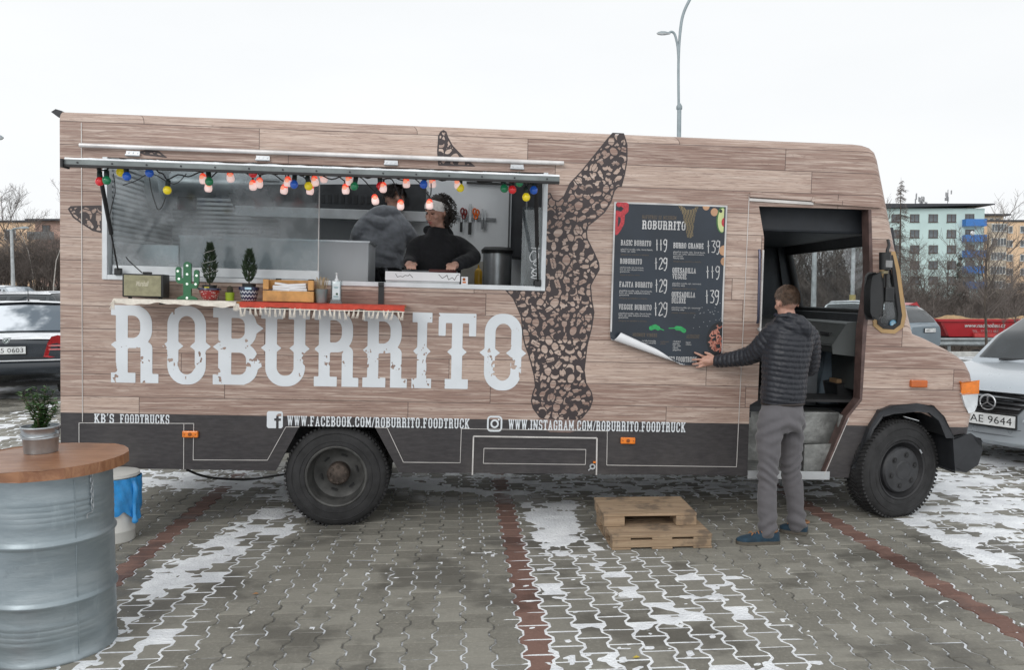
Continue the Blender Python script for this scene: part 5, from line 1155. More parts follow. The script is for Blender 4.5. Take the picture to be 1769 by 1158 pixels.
p, q = S2(163, 731), S2(293, 732); t_ = S2(163, 715); m_ = p[0] + (q[0] - p[0]) * .265
decal(slab("KB'S", p[0], m_, p[1], t_[1], .1, .045), LETTER, 'lettering', .0025); decal(slab("FOODTRUCKS", m_ + .04, q[0], p[1], t_[1], .1, .045), LETTER, 'lettering', .0025)
def icon(x0, y0, x1, y1, fn, name):
    a, b = S2(x0, y1), S2(x1, y0); k = b[0] - a[0]
    v, f = contour(fn, -.02, 1.02, -.02, 1.02, .02); return decal(([(a[0] + p[0] * k, a[1] + p[1] * (b[1] - a[1])) for p in v], f), LETTER, name, .003)
def f_logo(x, y):
    f_ = U(d_box(x, y, .58, .74, -.1, .62), d_box(x, y, .46, .88, .44, .58), I(d_ring(x, y, .58, 1.12, .3, .86, .2, .15), x - .9, .55 - y))
    return I(d_box(x, y, 0, 1, 0, 1, .14), -f_)
icon(461, 711, 489, 740, f_logo, 'social_emblem')
icon(841, 719, 868, 746, lambda x, y: U(d_ring(x, y, 0, 1, 0, 1, .26, .11), np.abs(np.hypot(x - .5, y - .5) - .22) - .055, np.hypot(x - .76, y - .76) - .065), 'social_emblem')
smu = PS([(930, 724), (1008, 726), (1002, 742), (985, 748), (950, 747), (936, 740)]); decal((smu, [tuple(range(6))]), mat('faded_brown_print', (.17, .115, .10), .45, var=.3, vs=20), 'muzzle_print', .0018)

# the bull: dark silhouettes with a packing of little food pictures left out of the ink
def i_lime(x, y): return d_ell(x, y, 0, 0, .46, .33)
def i_guitar(x, y): return I(U(np.hypot(x + .24, y) - .25, np.hypot(x - .08, y) - .18, d_box(x, y, .1, .55, -.05, .05), d_box(x, y, .5, .62, -.09, .09)), -(np.hypot(x + .05, y) - .06))
def i_chili(x, y): return I(np.hypot(x, y) - .46, -(np.hypot(x - .2, y - .1) - .38))
def i_cactus(x, y): return U(d_box(x, y, -.11, .11, -.45, .45, .1), d_box(x, y, -.36, -.2, -.05, .25, .07), d_box(x, y, -.3, 0, -.08, .06, .05), d_box(x, y, .22, .38, -.12, .18, .07), d_box(x, y, 0, .3, -.18, -.05, .05))
def i_hat(x, y): return I(U(d_ell(x, y, 0, -.16, .5, .13), d_box(x, y, -.2, .2, -.15, .35, .16)), -(np.abs(y + .02 - .06 * np.sin(x * 14)) - .022))
def i_maraca(x, y): return U(d_ell(x, y, -.22, 0, .3, .23), d_seg(x, y, (0, 0), (.52, 0), .06))
def i_corn(x, y): return U(d_ell(x, y, 0, .08, .16, .38), I(d_ell(x, y, -.2, -.1, .17, .36), -d_ell(x, y, 0, .08, .21, .43)), I(d_ell(x, y, .2, -.1, .17, .36), -d_ell(x, y, 0, .08, .21, .43)))
def i_taco(x, y): return I(d_box(x, y, -.46, .46, -.2, .22, .12), -(np.abs(y - .04 * np.sin(x * 16)) - .028))
def i_leaf(x, y): return U(I(np.hypot(x - .2, y) - .42, np.hypot(x + .2, y - .1) - .42), I(np.hypot(x - .1, y + .32) - .3, np.hypot(x + .25, y + .3) - .33))
def i_bottle(x, y): return U(d_box(x, y, -.46, .16, -.17, .17, .06), d_box(x, y, .1, .5, -.07, .07, .03))
def i_bird(x, y): return U(d_ell(x, y, -.05, -.05, .3, .2), np.hypot(x - .25, y - .2) - .13, d_seg(x, y, (-.3, 0), (-.46, .28), .06), d_seg(x, y, (0, -.2), (.08, -.45), .05), d_seg(x, y, (.3, .2), (.5, .16), .04))
def i_mous(x, y): return U(I(np.hypot(x - .24, y + .05) - .24, -(np.hypot(x - .36, y - .2) - .24)), I(np.hypot(x + .24, y + .05) - .24, -(np.hypot(x + .36, y - .2) - .24)))
ICONS = [i_lime, i_guitar, i_chili, i_cactus, i_hat, i_maraca, i_corn, i_taco, i_leaf, i_bottle, i_bird, i_mous, i_lime, i_chili]
def bull_part(px, seed, size=.084, edge=.009, h=.005, name='bull_print'):
    P = PS(px); R = random.Random(seed); xs = [p[0] for p in P]; ys = [p[1] for p in P]; A_ = np.array(P)
    pts = []
    for k in range(14000):
        x, y = R.uniform(min(xs), max(xs)), R.uniform(min(ys), max(ys)); sz = size * (R.uniform(.80, 1.05) if k < 8000 else R.uniform(.5, .68)); ok = all((x - a) ** 2 + (y - b) ** 2 > (.345 * (sz + s_)) ** 2 for a, b, s_, *_ in pts)
        if ok: pts.append((x, y, sz, R.uniform(0, 6.28), R.randrange(len(ICONS))))
    dd = d_poly(np.array([[p[0] for p in pts]]), np.array([[p[1] for p in pts]]), P)[0]
    pts = [p for p, d in zip(pts, dd) if d < .02]
    def fn(x, y):
        d0 = d_poly(x, y, P); ic = np.full(x.shape, 1.0); X, Y = x[0], y[:, 0]; n1 = np.full(x.shape, 9.0); n2 = n1.copy()
        for (cx, cy, sz, an, k) in pts:
            i0, i1 = np.searchsorted(X, (cx - .62 * sz, cx + .62 * sz)); j0, j1 = np.searchsorted(Y, (cy - .62 * sz, cy + .62 * sz))
            if i1 <= i0 or j1 <= j0: continue
            lx, ly = (x[j0:j1, i0:i1] - cx) / sz, (y[j0:j1, i0:i1] - cy) / sz; c, s_ = math.cos(an), math.sin(an)
            q = np.hypot(lx, ly) * sz - sz * .5; o1 = n1[j0:j1, i0:i1].copy(); n2[j0:j1, i0:i1] = np.minimum(n2[j0:j1, i0:i1], np.maximum(o1, q)); n1[j0:j1, i0:i1] = np.minimum(o1, q)
            ic[j0:j1, i0:i1] = np.minimum(ic[j0:j1, i0:i1], ICONS[k](lx * c + ly * s_, -lx * s_ + ly * c) * sz)
        return np.maximum(d0, -np.maximum.reduce([ic, d0 + edge, (n1 - n2) * .5 + .0034]))
    return decal(contour(fn, min(xs) - .01, max(xs) + .01, min(ys) - .01, max(ys) + .01, h), INK, name, .0012)
head = [(1058, 229), (1078, 230), (1084, 250), (1084, 277), (1080, 300), (1074, 323), (1068, 323), (1062, 330), (1056, 350), (1045, 367), (1030, 380), (1017, 390), (1014, 400), (1015, 412), (1026, 434), (1035, 454), (1036, 466), (1027, 482), (1021, 494), (1023, 518), (1027, 540), (1023, 566), (1015, 598), (1010, 640), (1013, 662), (1022, 677), (1025, 690), (1020, 706), (1006, 723), (996, 728), (945, 727), (932, 722), (920, 706), (917, 693), (920, 678), (924, 668), (922, 650), (914, 618), (906, 596), (902, 578), (900, 548), (886, 516), (872, 501), (937, 501), (941, 470), (942, 335), (951, 333), (956, 344), (964, 347), (974, 338), (984, 316), (1004, 295), (1033, 259), (1050, 238)]
bull_part(head, 3); bull_part([(757, 234), (761, 227), (766, 224), (771, 227), (774, 236), (782, 251), (798, 268), (822, 288), (757, 286), (755, 262)], 5, .085, .011, .005, 'horn_print')
bull_part([(117, 361), (122, 356), (179, 354.5), (181, 404), (160, 399), (140, 386), (126, 376)], 8, .10, .012, .005, 'ear_print'); bull_part([(238, 262), (255, 258), (275, 261), (290, 273), (268, 270), (250, 268)], 9, .05, .012, .005, 'ear_print')
# ------------------------------------------------------------------ kitchen fittings that belong to the truck
def SB(px0, px1, py0, py1, w0, w1, name, m, par=truck, bevel=.006, **k):
    a, b = S2(px0, py1, w0), S2(px1, py0, w0); return MB().box(a[0], b[0], w0, w1, a[1], b[1]).out(name, m, par, bevel=bevel, **k)
HOODM = mat('dark_hood_steel', (.055, .060, .066), .35, .6, var=.25)
a, b = S(298, 318, 1.5), S(450, 318, 1.5); DU = MB()
for i in range(29):
    t_ = i / 28; DU.v += []
DU.tube([(a.x + (b.x - a.x) * i / 56, 1.5, a.z) for i in range(57)], [.105 + .004 * (i % 2) for i in range(57)], 20); duct = DU.out('exhaust_duct', STEEL, truck, smooth=70)
c = S(268, 320, 1.5); MB().tube([(c.x - .10, 1.5, c.z - .02), (c.x - .06, 1.5, c.z - .02), (c.x + .10, 1.5, c.z - .02), (c.x + .13, 1.5, c.z)], [.14, .20, .20, .11], 28).out('fan_housing', STEEL, duct, smooth=50)
SB(306, 333, 334, 362, 1.85, 1.97, 'junction_box', PLB)
HW = 1.42; hp = [S2(388, 319, HW), S2(735, 319, HW), S2(735, 366, HW), S2(408, 366, HW)]
hood = MB().prism(hp, [], q3, HW, 1.95).out('cooker_hood', HOODM, truck, bevel=.005)
a, b = S2(406, 373, HW - .02), S2(738, 366, HW - .02); MB().box(a[0], b[0], HW - .03, HW - .001, a[1], b[1]).out('hood_rim', STEEL, hood, bevel=.004)
fl = MB(); 
for k in range(26): u = hp[3][0] + .05 + k * .058; fl.box(u, u + .03, HW - .01, HW - .001, hp[2][1] + .05, hp[0][1] - .06)
fl.out('hood_grease_filter', mat('filter_dark', (.03, .033, .036), .4, .5), hood)
MB().box(-1.87, hp[3][0] + .25, W - .113, W - .1005, .97, 2.79).out('splash_back', CORR, truck); MB().box(hp[3][0] + .25, hp[2][0], W - .112, W - .1005, .97, 1.95).out('splash_back', mat('warm_grey_steel', (.46, .45, .42), .35, .3), truck)
SB(310, 637, 419, 482, .28, .75, 'serving_counter', mat('grey_white_counter', (.50, .52, .54), .42, var=.05, vs=2)); a = S2(309, 421, .27); b = S2(639, 418, .27); MB().box(a[0], b[0], .268, .76, b[1] - .008, b[1] + .006).out('counter_top', STEEL, truck)
SB(190, 309, 424, 468, .35, .9, 'steel_worktop', STEEL); SB(638, 835, 452, 500, 1.25, 1.9, 'back_worktop', mat('cream_worktop', (.36, .35, .31), .5), bevel=.004)
SB(880, 1010, 296, 445, 1.55, 1.90, 'dark_shelf_unit', DARKIN); SB(880, 884, 300, 500, 1.50, 1.549, 'shelf_post', STEEL, bevel=.002); SB(905, 912, 330, 500, 1.2, 1.24, 'shelf_post', mat('dull_steel', (.2, .21, .22), .5, .6), bevel=.002); SB(912, 1010, 420, 500, 1.0, 1.5, 'fridge', mat('black_fridge', (.012, .013, .016), .4))
SB(806, 880, 316, 317.5, W - .14, W - .12, 'wall_conduit', PLB, bevel=0)
ch = mat('chalk_white', (.6, .62, .63), .8); sw = .03
pn = MB().box(S2(902, 400, sw)[0], hu1 - .006, sw, sw + .005, hv0 + .01, hv1 - .25).out('side_pane', GLASS, truck); 
for pts in ([(917, 428), (932, 430), (929, 428), (928, 445), (919, 452), (915, 444), (921, 434), (930, 438), (929, 448), (921, 456), (930, 462), (919, 468), (928, 474), (917, 479), (930, 482)], [(917, 462), (923, 466), (918, 472), (926, 478)]):
    MB().tube(spline([S(*q, sw - .003) for q in pts], 4), .0035, 5).out('chalk_drawing', ch, pn)
for px, py in ((548, 299.5), (901, 309)):
    a = S(px, py, -.66); MB().box(a.x - .032, a.x + .032, -.70, -.62, a.z - .014, a.z + .014).out('flap_catch', ALUW, truck, bevel=.005)
# ------------------------------------------------------------------ things in the hatch
def TT(name, label, cat, p, rz=0, group=None): return thing(name, label, cat, group=group, mw=TM @ Matrix.Translation(Vector(p)) @ Matrix.Rotation(rz, 4, 'Z'))
wb = W - .115; c0 = S2(822, 378, wb); kr = TT('knife_rack', 'magnetic rack of knives and orange scissors on the pale kitchen wall', 'knife rack', (c0[0], wb, c0[1]))
kx = lambda px: S2(px, 378, wb)[0] - c0[0]; kz = lambda py: S2(822, py, wb)[1] - c0[1]
MB().box(kx(788), kx(857), -.016, -.002, kz(381), kz(376)).out('magnet_bar', mat('dull_steel'), kr, bevel=.002)
for px, y0, y1, y2, wd, hm in ((812, 353, 385, 406, 5, PLB), (833, 361, 380, 396, 3, mat('dull_steel')), (838, 363, 380, 396, 3, mat('dull_steel')), (797, 362, 385, 402, 3.5, PLB)):
    kn = MB().box(kx(px - wd / 2), kx(px + wd / 2), -.028, -.018, kz(y1), kz(y0)).out('knife', STEEL, kr, bevel=.002); MB().box(kx(px - wd / 2 - .4), kx(px + wd / 2 + .4), -.032, -.016, kz(y2), kz(y1)).out('knife_handle', hm, kn, bevel=.004)
for px, y, m, nm in ((822, 366, mat('orange_plastic', (.70, .14, .02), .4), 'scissors'), (801, 366, mat('dark_red_plastic', (.22, .03, .03), .4), 'scissors')):
    sb_ = MB(); 
    for dx, dy in ((-2.4, 0), (2.4, 2), (0, 8)): sb_.tube([(kx(px + dx) + .016 * math.cos(a_ * .5236), -.024, kz(y + dy) + .028 * math.sin(a_ * .5236)) for a_ in range(13)], .009, 6)
    so = sb_.out(nm, m, kr, smooth=60); MB().box(kx(px - 1), kx(px + 1), -.028, -.022, kz(y + 30), kz(y + 10)).out('blades', STEEL, so)
b_ = S(859, 495, 1.15); bi = TT('pedal_bin', 'steel kitchen bin with black lid below the knife rack', 'bin', (b_.x, 1.3, .97)); hz = S2(859, 437, 1.15)[1] - .97
MB().lathe([(.125, 0), (.13, .02), (.13, hz)], (0, 0, 0), 28).out('bin_body', STEEL, bi, smooth=40); MB().lathe([(.14, hz), (.145, hz + .03), (.12, hz + .055), (0, hz + .06)], (0, 0, 0), 28).out('bin_lid', PLB, bi, smooth=40)
b_ = S(826, 497, .75); bo = TT('sauce_bottle', 'yellow squeeze bottle inside the hatch beside the woman', 'bottle', (b_.x, .8, b_.z)); MB().lathe([(.03, 0), (.033, .01), (.033, .13), (.02, .155), (.01, .16), (.006, .19), (0, .19)], (0, 0, 0), 20).out('bottle_body', mat('mustard_plastic', (.45, .26, .015), .4), bo, smooth=50); MB().box(-.09, .09, -.06, .06, -.35, -.002).out('bottle_stand', DARKIN, bo)
a, b = S2(665, 486, -.02), S2(795, 472, -.02); cb_ = TT('flat_carton', 'flat white carton with handwriting on the hatch sill', 'carton', ((a[0] + b[0]) / 2, .10, hv0 + .006)); hw = (b[0] - a[0]) / 2; hh_ = b[1] - hv0 - .006
MB().box(-hw, hw, -.11, .16, .016, hh_).out('carton_lid', PAPER, cb_, bevel=.002); MB().box(-hw + .005, hw - .005, -.105, .155, 0, .0155).out('carton_tray', mat('grey_card', (.42, .43, .44), .8), cb_)
for k, (xo, n) in enumerate(((-.20, 8), (.12, 9))):
    R = random.Random(k); pts = [(xo + i * .018 + R.uniform(-.006, .006), R.uniform(.028, hh_ - .008)) for i in range(n)]; v, f = stroke(pts, .0018, .0016)
    MB().add([(p[0], -.1115, p[1]) for p in v], f).out('handwriting', INK, cb_)
tr = TT('food_tray', 'clear food tray held by the woman above the white carton', 'tray', (S(745, 469, .20).x, .30, hv0 + .085)); MB().box(-.22, .20, -.1, .12, 0, .02).out('tray_base', mat('smoky_plastic', (.16, .17, .185), .3), tr, bevel=.006); MB().box(-.02, .19, -.103, .10, .004, .03).out('tray_filling', mat('dark_red_filling', (.10, .03, .028), .6), tr, bevel=.006)
a = S2(802.5, 488, -.005); cd = TT('paper_card', 'small card with orange drawing leaning at the right of the white carton', 'card', (a[0], .0, hv0 + .006)); MB().box(-.024, .024, -.003, .0, 0, .055).out('card_sheet', PAPER, cd); 
oc = mat('orange_print', (.62, .16, .02), .5); MB().lathe([(0, -.0045), (.011, -.0045)], (-.004, 0, .036), 14, 'y').out('print', oc, cd); MB().box(-.014, .010, -.0045, -.0035, .008, .02).out('print', oc, cd)

# ------------------------------------------------------------------ strings of lights under the flap
wl = -.66
def sx(px, py, w=wl): return S(px, py, w)
cols_ = {'r': (.52, .012, .018), 'g': (.006, .15, .06), 'y': (.66, .52, .012), 'b': (.012, .085, .42)}
BM = {k: mat('bulb_' + n, cols_[k], .18, var=.08, coat=.7, em=cols_[k], es=.28) for k, n in (('r', 'red'), ('g', 'green'), ('y', 'yellow'), ('b', 'blue'))}
bs = thing('festoon_lights', 'string of red green yellow and blue bulbs under the hatch flap', 'light string', mw=TM)
colour_bulbs = [(172, 313, 'r'), (184, 311, 'g'), (208, 297, 'y'), (219, 304, 'b'), (258, 298, 'b'), (289, 328, 'y'), (361, 313, 'g'), (437, 299, 'r'), (508, 318, 'b'), (533, 321, 'y'), (612, 321, 'g'), (657, 321, 'r'), (732, 318, 'b'), (795, 324, 'y'), (871, 325, 'g'), (885, 327, 'r'), (897, 315, 'g'), (909, 340, 'y'), (922, 328, 'b')]
R = random.Random(4); cable = []
gm = MB().lathe([(.0, -.030), (.012, -.0275), (.022, -.019), (.0265, -.005), (.0255, .006), (.019, .017), (.013, .024)], (0, 0, 0), 20)
sm_ = MB().lathe([(.0135, .022), (.0155, .026), (.015, .058), (.010, .064), (0, .065)], (0, 0, 0), 12)
protos = {}
for px, py, k in colour_bulbs:
    w = wl + R.uniform(-.03, .06); p = sx(px, py, w)
    if k not in protos:
        g_ = gm.out('bulb', BM[k], bs, smooth=60); s_ = sm_.out('socket', mat('dark_green_socket', (.008, .022, .018), .5), g_, smooth=50); protos[k] = (g_.data, s_.data)
    else: g_ = link('bulb', protos[k][0], bs); s_ = link('socket', protos[k][1], g_)
    g_.location = p; g_.rotation_euler = (R.uniform(-.12, .12), R.uniform(-.2, .2), 0); cable.append((p.x, p.y + .004, p.z + .066))
pts = []
for a, b in zip(cable[:-1], cable[1:]):
    a, b = Vector(a), Vector(b); L = (b - a).length; hi = S2(540, 300, wl)[1]
    pts.append(a); 
    for t_ in (.25, .5, .75):
        q = a.lerp(b, t_); q.z = q.z + (hi - q.z) * .5 * math.sin(t_ * math.pi) * min(1, L * 5) - .03 * math.sin(t_ * 6.28 + px) * min(1, L * 3); pts.append(q)
pts.append(Vector(cable[-1])); lead = [sx(176, 300), sx(168, 292)]
MB().tube(spline(lead + pts, 3), .0045, 5).out('cable', RUB, bs)
MB().tube(spline([sx(286, 341), sx(280, 357), sx(273, 362), sx(268, 350), sx(262, 330), sx(258, 306)], 5), .003, 5).out('cable', RUB, bs); MB().tube(spline([sx(196, 300), sx(199, 330), sx(194, 352), sx(188, 380, -.3)], 5), .003, 5).out('cable', RUB, bs); MB().tube(spline([sx(322, 300), sx(300, 318), sx(262, 300), sx(235, 312), sx(212, 320)], 4), .003, 5).out('cable', RUB, bs)
ns_ = thing('novelty_lights', 'string of lit pink novelty lights with red tops mixed among the bulbs', 'light string', mw=TM)
NB = mat('lit_pink_plastic', (.72, .52, .50), .35, em=(1.0, .74, .68), es=.45, var=.08); NR = mat('lit_red_plastic', (.60, .05, .03), .35, em=(1.0, .10, .05), es=.75, var=.05); NF = mat('lit_orange_plastic', (.7, .30, .20), .35, em=(1.0, .34, .20), es=.6)
nb_ = MB().lathe([(0, -.032), (.016, -.031), (.023, -.022), (.0245, -.006), (.022, .008), (.018, .016)], (0, 0, 0), 16); nr_ = MB().lathe([(.0195, .010), (.021, .015), (.017, .026), (.010, .034), (0, .037)], (0, 0, 0), 16); nf_ = MB().lathe([(0, -.018), (.009, -.017), (.0135, -.012), (.0145, -.009)], (0, -.009, .008), 14, 'y'); sc2 = MB().lathe([(.006, .034), (.007, .05), (0, .052)], (0, 0, 0), 8)
nd = None; cable = []
for px, py in ((351, 309), (360, 323), (398, 306), (437, 320), (448, 316), (491, 327), (497, 314), (536, 328), (544, 313), (559, 307), (597, 327), (603, 312), (648, 345), (662, 324), (692, 354), (702, 316), (742, 353), (747, 316), (791, 318)):
    w = wl + .05 + R.uniform(-.02, .05); p = sx(px, py, w)
    if nd is None:
        a = nb_.out('novelty_light', NB, ns_, smooth=60); ks = [nr_.out('red_top', NR, a, smooth=60), nf_.out('glowing_front', NF, a, smooth=60), sc2.out('light_socket', PLB, a, smooth=60)]; nd = [a.data] + [k.data for k in ks]
    else:
        a = link('novelty_light', nd[0], ns_); [link(n, d, a) for n, d in zip(('red_top', 'glowing_front', 'light_socket'), nd[1:])]
    a.location = p; a.rotation_euler = (R.uniform(-.15, .15), R.uniform(-.25, .25), R.uniform(-.5, .5)); cable.append(Vector((p.x, p.y, p.z + .052)))
pts = []
for a, b in zip(cable[:-1], cable[1:]):
    q = a.lerp(b, .5); q.z += .035 if (b - a).length < .2 else .0; hi = S2(540, 300, wl)[1]; q.z = q.z * .4 + hi * .6 if (b - a).length > .1 else q.z; pts += [a, q]
MB().tube(spline(pts + [cable[-1], sx(840, 315), sx(865, 308)], 4), .004, 5).out('cable', RUB, ns_)
P_, Q_ = sx(200, 288), sx(925, 312); MB().tube([P_, Q_], .002, 5).out('tension_wire', ALU, ns_)

# ------------------------------------------------------------------ shelf and what stands on it
sw0 = -.30; vs_ = S2(440, 522, sw0)[1]; su0, su1 = S2(196, 523, sw0)[0], S2(699, 530, sw0)[0]
shf = TT('wall_shelf', 'narrow wooden shelf fixed to the truck under the hatch', 'shelf', (0, 0, 0))
MB().box(su0 + .03, su1 - .01, sw0 + .01, -.012, vs_ - .022, vs_).out('board', mat('orange_pine', (.40, .19, .06), .6, var=.2), shf, bevel=.003)
a = S2(659, 486)[0]; MB().box(a - .02, a + .02, -.012, -.004, vs_ - .05, hv0 - .0).box(a - .02, a + .02, -.03, -.012, hv0 - .02, hv0 + .004).out('strap', PLB, shf)
for px in (300, 560): u = S2(px, 525)[0]; MB().box(u - .012, u + .012, sw0 + .06, -.004, vs_ - .034, vs_ - .0225).out('shelf_bracket', PLB, shf)
CREAM = mat('cream_cloth', (.74, .69, .61), .9, var=.1, vs=30, bump=.1, bs=300); REDC = mat('red_cloth', (.50, .065, .040), .9, var=.12, vs=30, bump=.1, bs=300)
def runner(name, label, u0, u1, m, drop, cat='cloth'):
    t_ = TT(name, label, cat, (0, 0, 0)); n = 60; b = MB(); R = random.Random(2)
    for i in range(n + 1):
        u = u0 + (u1 - u0) * i / n; wv = .004 * math.sin(u * 23) + .004 * math.sin(u * 51 + 1); dr = drop + .006 * math.sin(u * 9 + 2) + wv
        b.v += [(u, -.02, vs_ + .0015), (u, sw0 + .04, vs_ + .0015), (u, sw0 + .005, vs_ + .001), (u, sw0 - .006 + wv, vs_ - .008), (u, sw0 - .008 + wv * 1.5, vs_ - dr)]
    for i in range(n):
        for k in range(4): b.f.append((i * 5 + k, i * 5 + k + 1, i * 5 + k + 6, i * 5 + k + 5)); b.m.append(0)
    b.out('cloth_sheet', m, t_, smooth=45); return t_
uc = S2(408, 525, sw0)[0]; c1 = runner('table_runner', 'cream woven runner under the radio on the shelf', su0, uc, CREAM, .032)
c2 = runner('table_runner', 'red runner with cream fringe along the right of the shelf', uc + .025, su1, REDC, .040)
def tassel(x, z, L, par, tilt, y=sw0 - .008, r=.0045):
    b = MB(); 
    for k in range(3):
        o = (k - 1) * .004; b.tube([(x + o * .5, y, z), (x + o + tilt * .4, y - .002, z - L * .5), (x + o * 2 + tilt, y - .001, z - L)], [r * .5, r * .55, r * .35], 4)
    return b.out('tassel', CREAM, par)
R = random.Random(6); n = 34
for i in range(n): tassel(uc + .03 + (su1 - uc - .04) * i / (n - 1), vs_ - .038 - .004 * math.sin(i), R.uniform(.045, .070), c2, R.uniform(-.018, .014))
MB().box(uc + .025, su1, sw0 - .0100, sw0 - .0085, vs_ - .046, vs_ - .040).out('fringe_band', CREAM, c2)
for i in range(6): tassel(su0 - .005 + i * .004, vs_ - .002 - i * .003, R.uniform(.03, .06), c1, R.uniform(-.03, .0), y=sw0 + .02 - i * .01)
for i in range(7): tassel(uc - .02 + i * .006, vs_ - .004 - i * .002, R.uniform(.03, .06), c1, R.uniform(-.02, .02), y=sw0 - .004)
top = vs_ + .003
# radio speaker
a, b = S2(210, 519, -.24), S2(275, 480, -.24); w_ = (b[0] - a[0]); h_ = b[1] - a[1]
ra = TT('radio_speaker', 'vintage style black speaker with pale grille at the left end of the shelf', 'speaker', ((a[0] + b[0]) / 2 + .01, -.18, top + .008), rad(4))
MB().box(-w_ / 2 - .008, w_ / 2 + .012, -.06, .085, 0, h_).out('cabinet', mat('black_vinyl', (.015, .015, .015), .55, bump=.1, bs=400), ra, bevel=.008, smooth=40)
gl = MB(); n = 34
GRL = mat('straw_grille_cloth', (.36, .34, .22), .75, var=.12, vs=40)
for k in range(n): z = .012 + (h_ - .024) * k / n; gl.box(-w_ / 2 + .006, w_ / 2 - .006, -.0635, -.061, z, z + (h_ - .024) / n * .72)
gl.box(-w_ / 2 + .005, w_ / 2 - .005, -.0612, -.0602, .010, h_ - .010); gl.out('grille', GRL, ra)
v, f = fit(plain('Marshall', 1, .95, .35, .012), -.062, .022, h_ * .48, h_ * .48 + .036); MB().add([(p[0] + .02, -.0645, p[1]) for p in v], f).out('script_lettering', mat('cream_print', (.66, .62, .48), .4), ra)
for x in (-.1, .1): MB().lathe([(.012, -.009), (.014, 0)], (x, 0, 0), 10).out('foot', PLB, ra)
MB().box(-.02, .03, .0, .05, h_ + .001, h_ + .016).out('plug', PLB, ra, bevel=.003); MB().tube(spline([(-.03, .02, h_ + .01), (-.06, .05, h_ + .03), (-.14, .1, h_ + .09), (-.18, .16, h_ + .12)], 4), .004, 6).out('lead', RUB, ra)
# cactus marquee light
cp = S(324, 521, -.2); ca = TT('cactus_sign', 'flat green cactus sign studded with small white lights', 'cactus sign', (cp.x, -.2, top)); kk = lambda v_: v_ / 232 * .97
def cac(x, y):
    st_ = d_box(x, y, -.026, .026, .0, .262, .026); l = U(d_box(x, y, -.078, -.044, .135, .225, .017), d_box(x, y, -.07, 0, .110, .142, .016), np.maximum(d_ring(x, y, -.078, .0, .11, .25, .03, .033), U(y - .15, x - .1) * 0 + np.maximum(y - .15, x + .03)))
    r = U(d_box(x, y, .046, .078, .10, .208, .016), d_box(x, y, 0, .07, .078, .11, .014)); return U(st_, l, r, I(d_ell(x, y, 0, .0, .07, .03), -y))
v, f = contour(cac, -.1, .1, -.001, .28, .004); GRC = mat('green_enamel', (.012, .13, .045), .35, coat=.4, var=.06); m_ = MB().add([(p[0], -.012, p[1]) for p in v], f); m_.add([(p[0], .012, p[1]) for p in v], [tuple(reversed(q)) for q in f])
ec = {}
for q in f:
    for i in range(len(q)): e = (q[i], q[(i + 1) % len(q)]); ec[e] = 1
for (i, j) in ec:
    if (j, i) not in ec: m_.add([(v[i][0], -.012, v[i][1]), (v[j][0], -.012, v[j][1]), (v[j][0], .012, v[j][1]), (v[i][0], .012, v[i][1])], [(0, 1, 2, 3)])
m_.out('cactus_board', GRC, ca)
WB = mat('white_bulb', (.8, .85, .8), .3, em=(.9, 1, .9), es=.5)
for x, z in ((0, .235), (0, .175), (0, .108), (0, .012), (-.063, .195), (-.055, .142), (.064, .168), (.058, .108)): MB().lathe([(0, -.018), (.006, -.017), (.0085, -.0125)], (x, 0, z), 12, 'y').out('sign_bulb', WB, ca, smooth=70)
# potted cypresses
POTR = NT('painted_pot_red'); cc = POTR.coord(); vo = POTR.n('TexVoronoi'); POTR.l(cc, vo.inputs[0]); vo.inputs['Scale'].default_value = 70; POTR.set(col=POTR.mix(POTR.step(vo.outputs['Distance'], .25, .3), (.55, .5, .46), (.30, .022, .022)), rough=.3, coat=.5)
POTB = NT('painted_pot_blue'); cc = POTB.coord(); sp_ = POTB.n('SeparateXYZ'); POTB.l(cc, sp_.inputs[0]); an = POTB.math('ARCTAN2', sp_.outputs[1], sp_.outputs[0]); zig = POTB.math('ADD', POTB.math('MULTIPLY', sp_.outputs[2], 220.0), POTB.math('MULTIPLY', POTB.math('SINE', POTB.math('MULTIPLY', an, 16.0)), 1.2)); POTB.set(col=POTB.mix(POTB.step(POTB.math('SINE', zig), .2, .5), (.012, .018, .06), (.50, .52, .56)), rough=.3, coat=.5)
NAVYP = mat('navy_glaze', (.012, .018, .06), .25, coat=.5); TERRA = mat('pot_inside', (.03, .025, .03), .6); SOIL = mat('potting_soil', (.03, .022, .016), .95, bump=.3)
LEAFG = mat('cypress_green', (.022, .042, .016), .7, var=.45, vs=30)
def cypress(root, z0, h, r, seed, wire):
    R = random.Random(seed); MB().tube([(0, 0, z0 - .03), (0, 0, z0 + h * .5)], .006, 6).out('stem', BARK, root); b = MB()
    for k in range(900):
        f_ = R.random() ** .8; rr = r * (math.sin(min(1, f_ * 2.2 + .18) * 1.57) * (1 - max(0, f_ - .45) / .6) ** .8); a_ = R.uniform(0, 6.28); q = rr * R.uniform(.55, 1.0)
        p = Vector((q * math.cos(a_), q * math.sin(a_), z0 + .01 + f_ * h)); d = Vector((math.cos(a_) * .6, math.sin(a_) * .6, 1 + R.gauss(0, .2))).normalized(); s_ = d.cross(Vector((R.gauss(0, 1), R.gauss(0, 1), R.gauss(0, 1)))).normalized() * .004; L = R.uniform(.014, .03)
        b.add([p - s_, p + s_, p + d * L + s_ * .3, p + d * L * 1.15], [(0, 1, 2, 3)])
    b.out('foliage', LEAFG, root)
    if wire: MB().tube([((r + .004) * math.cos(t_ * .5) * (1 - abs(t_ / 40 - .45) * .7), (r + .004) * math.sin(t_ * .5) * (1 - abs(t_ / 40 - .45) * .7), z0 + .03 + h * .85 * t_ / 40) for t_ in range(41)], .0012, 4).out('light_wire', SEAM, root)
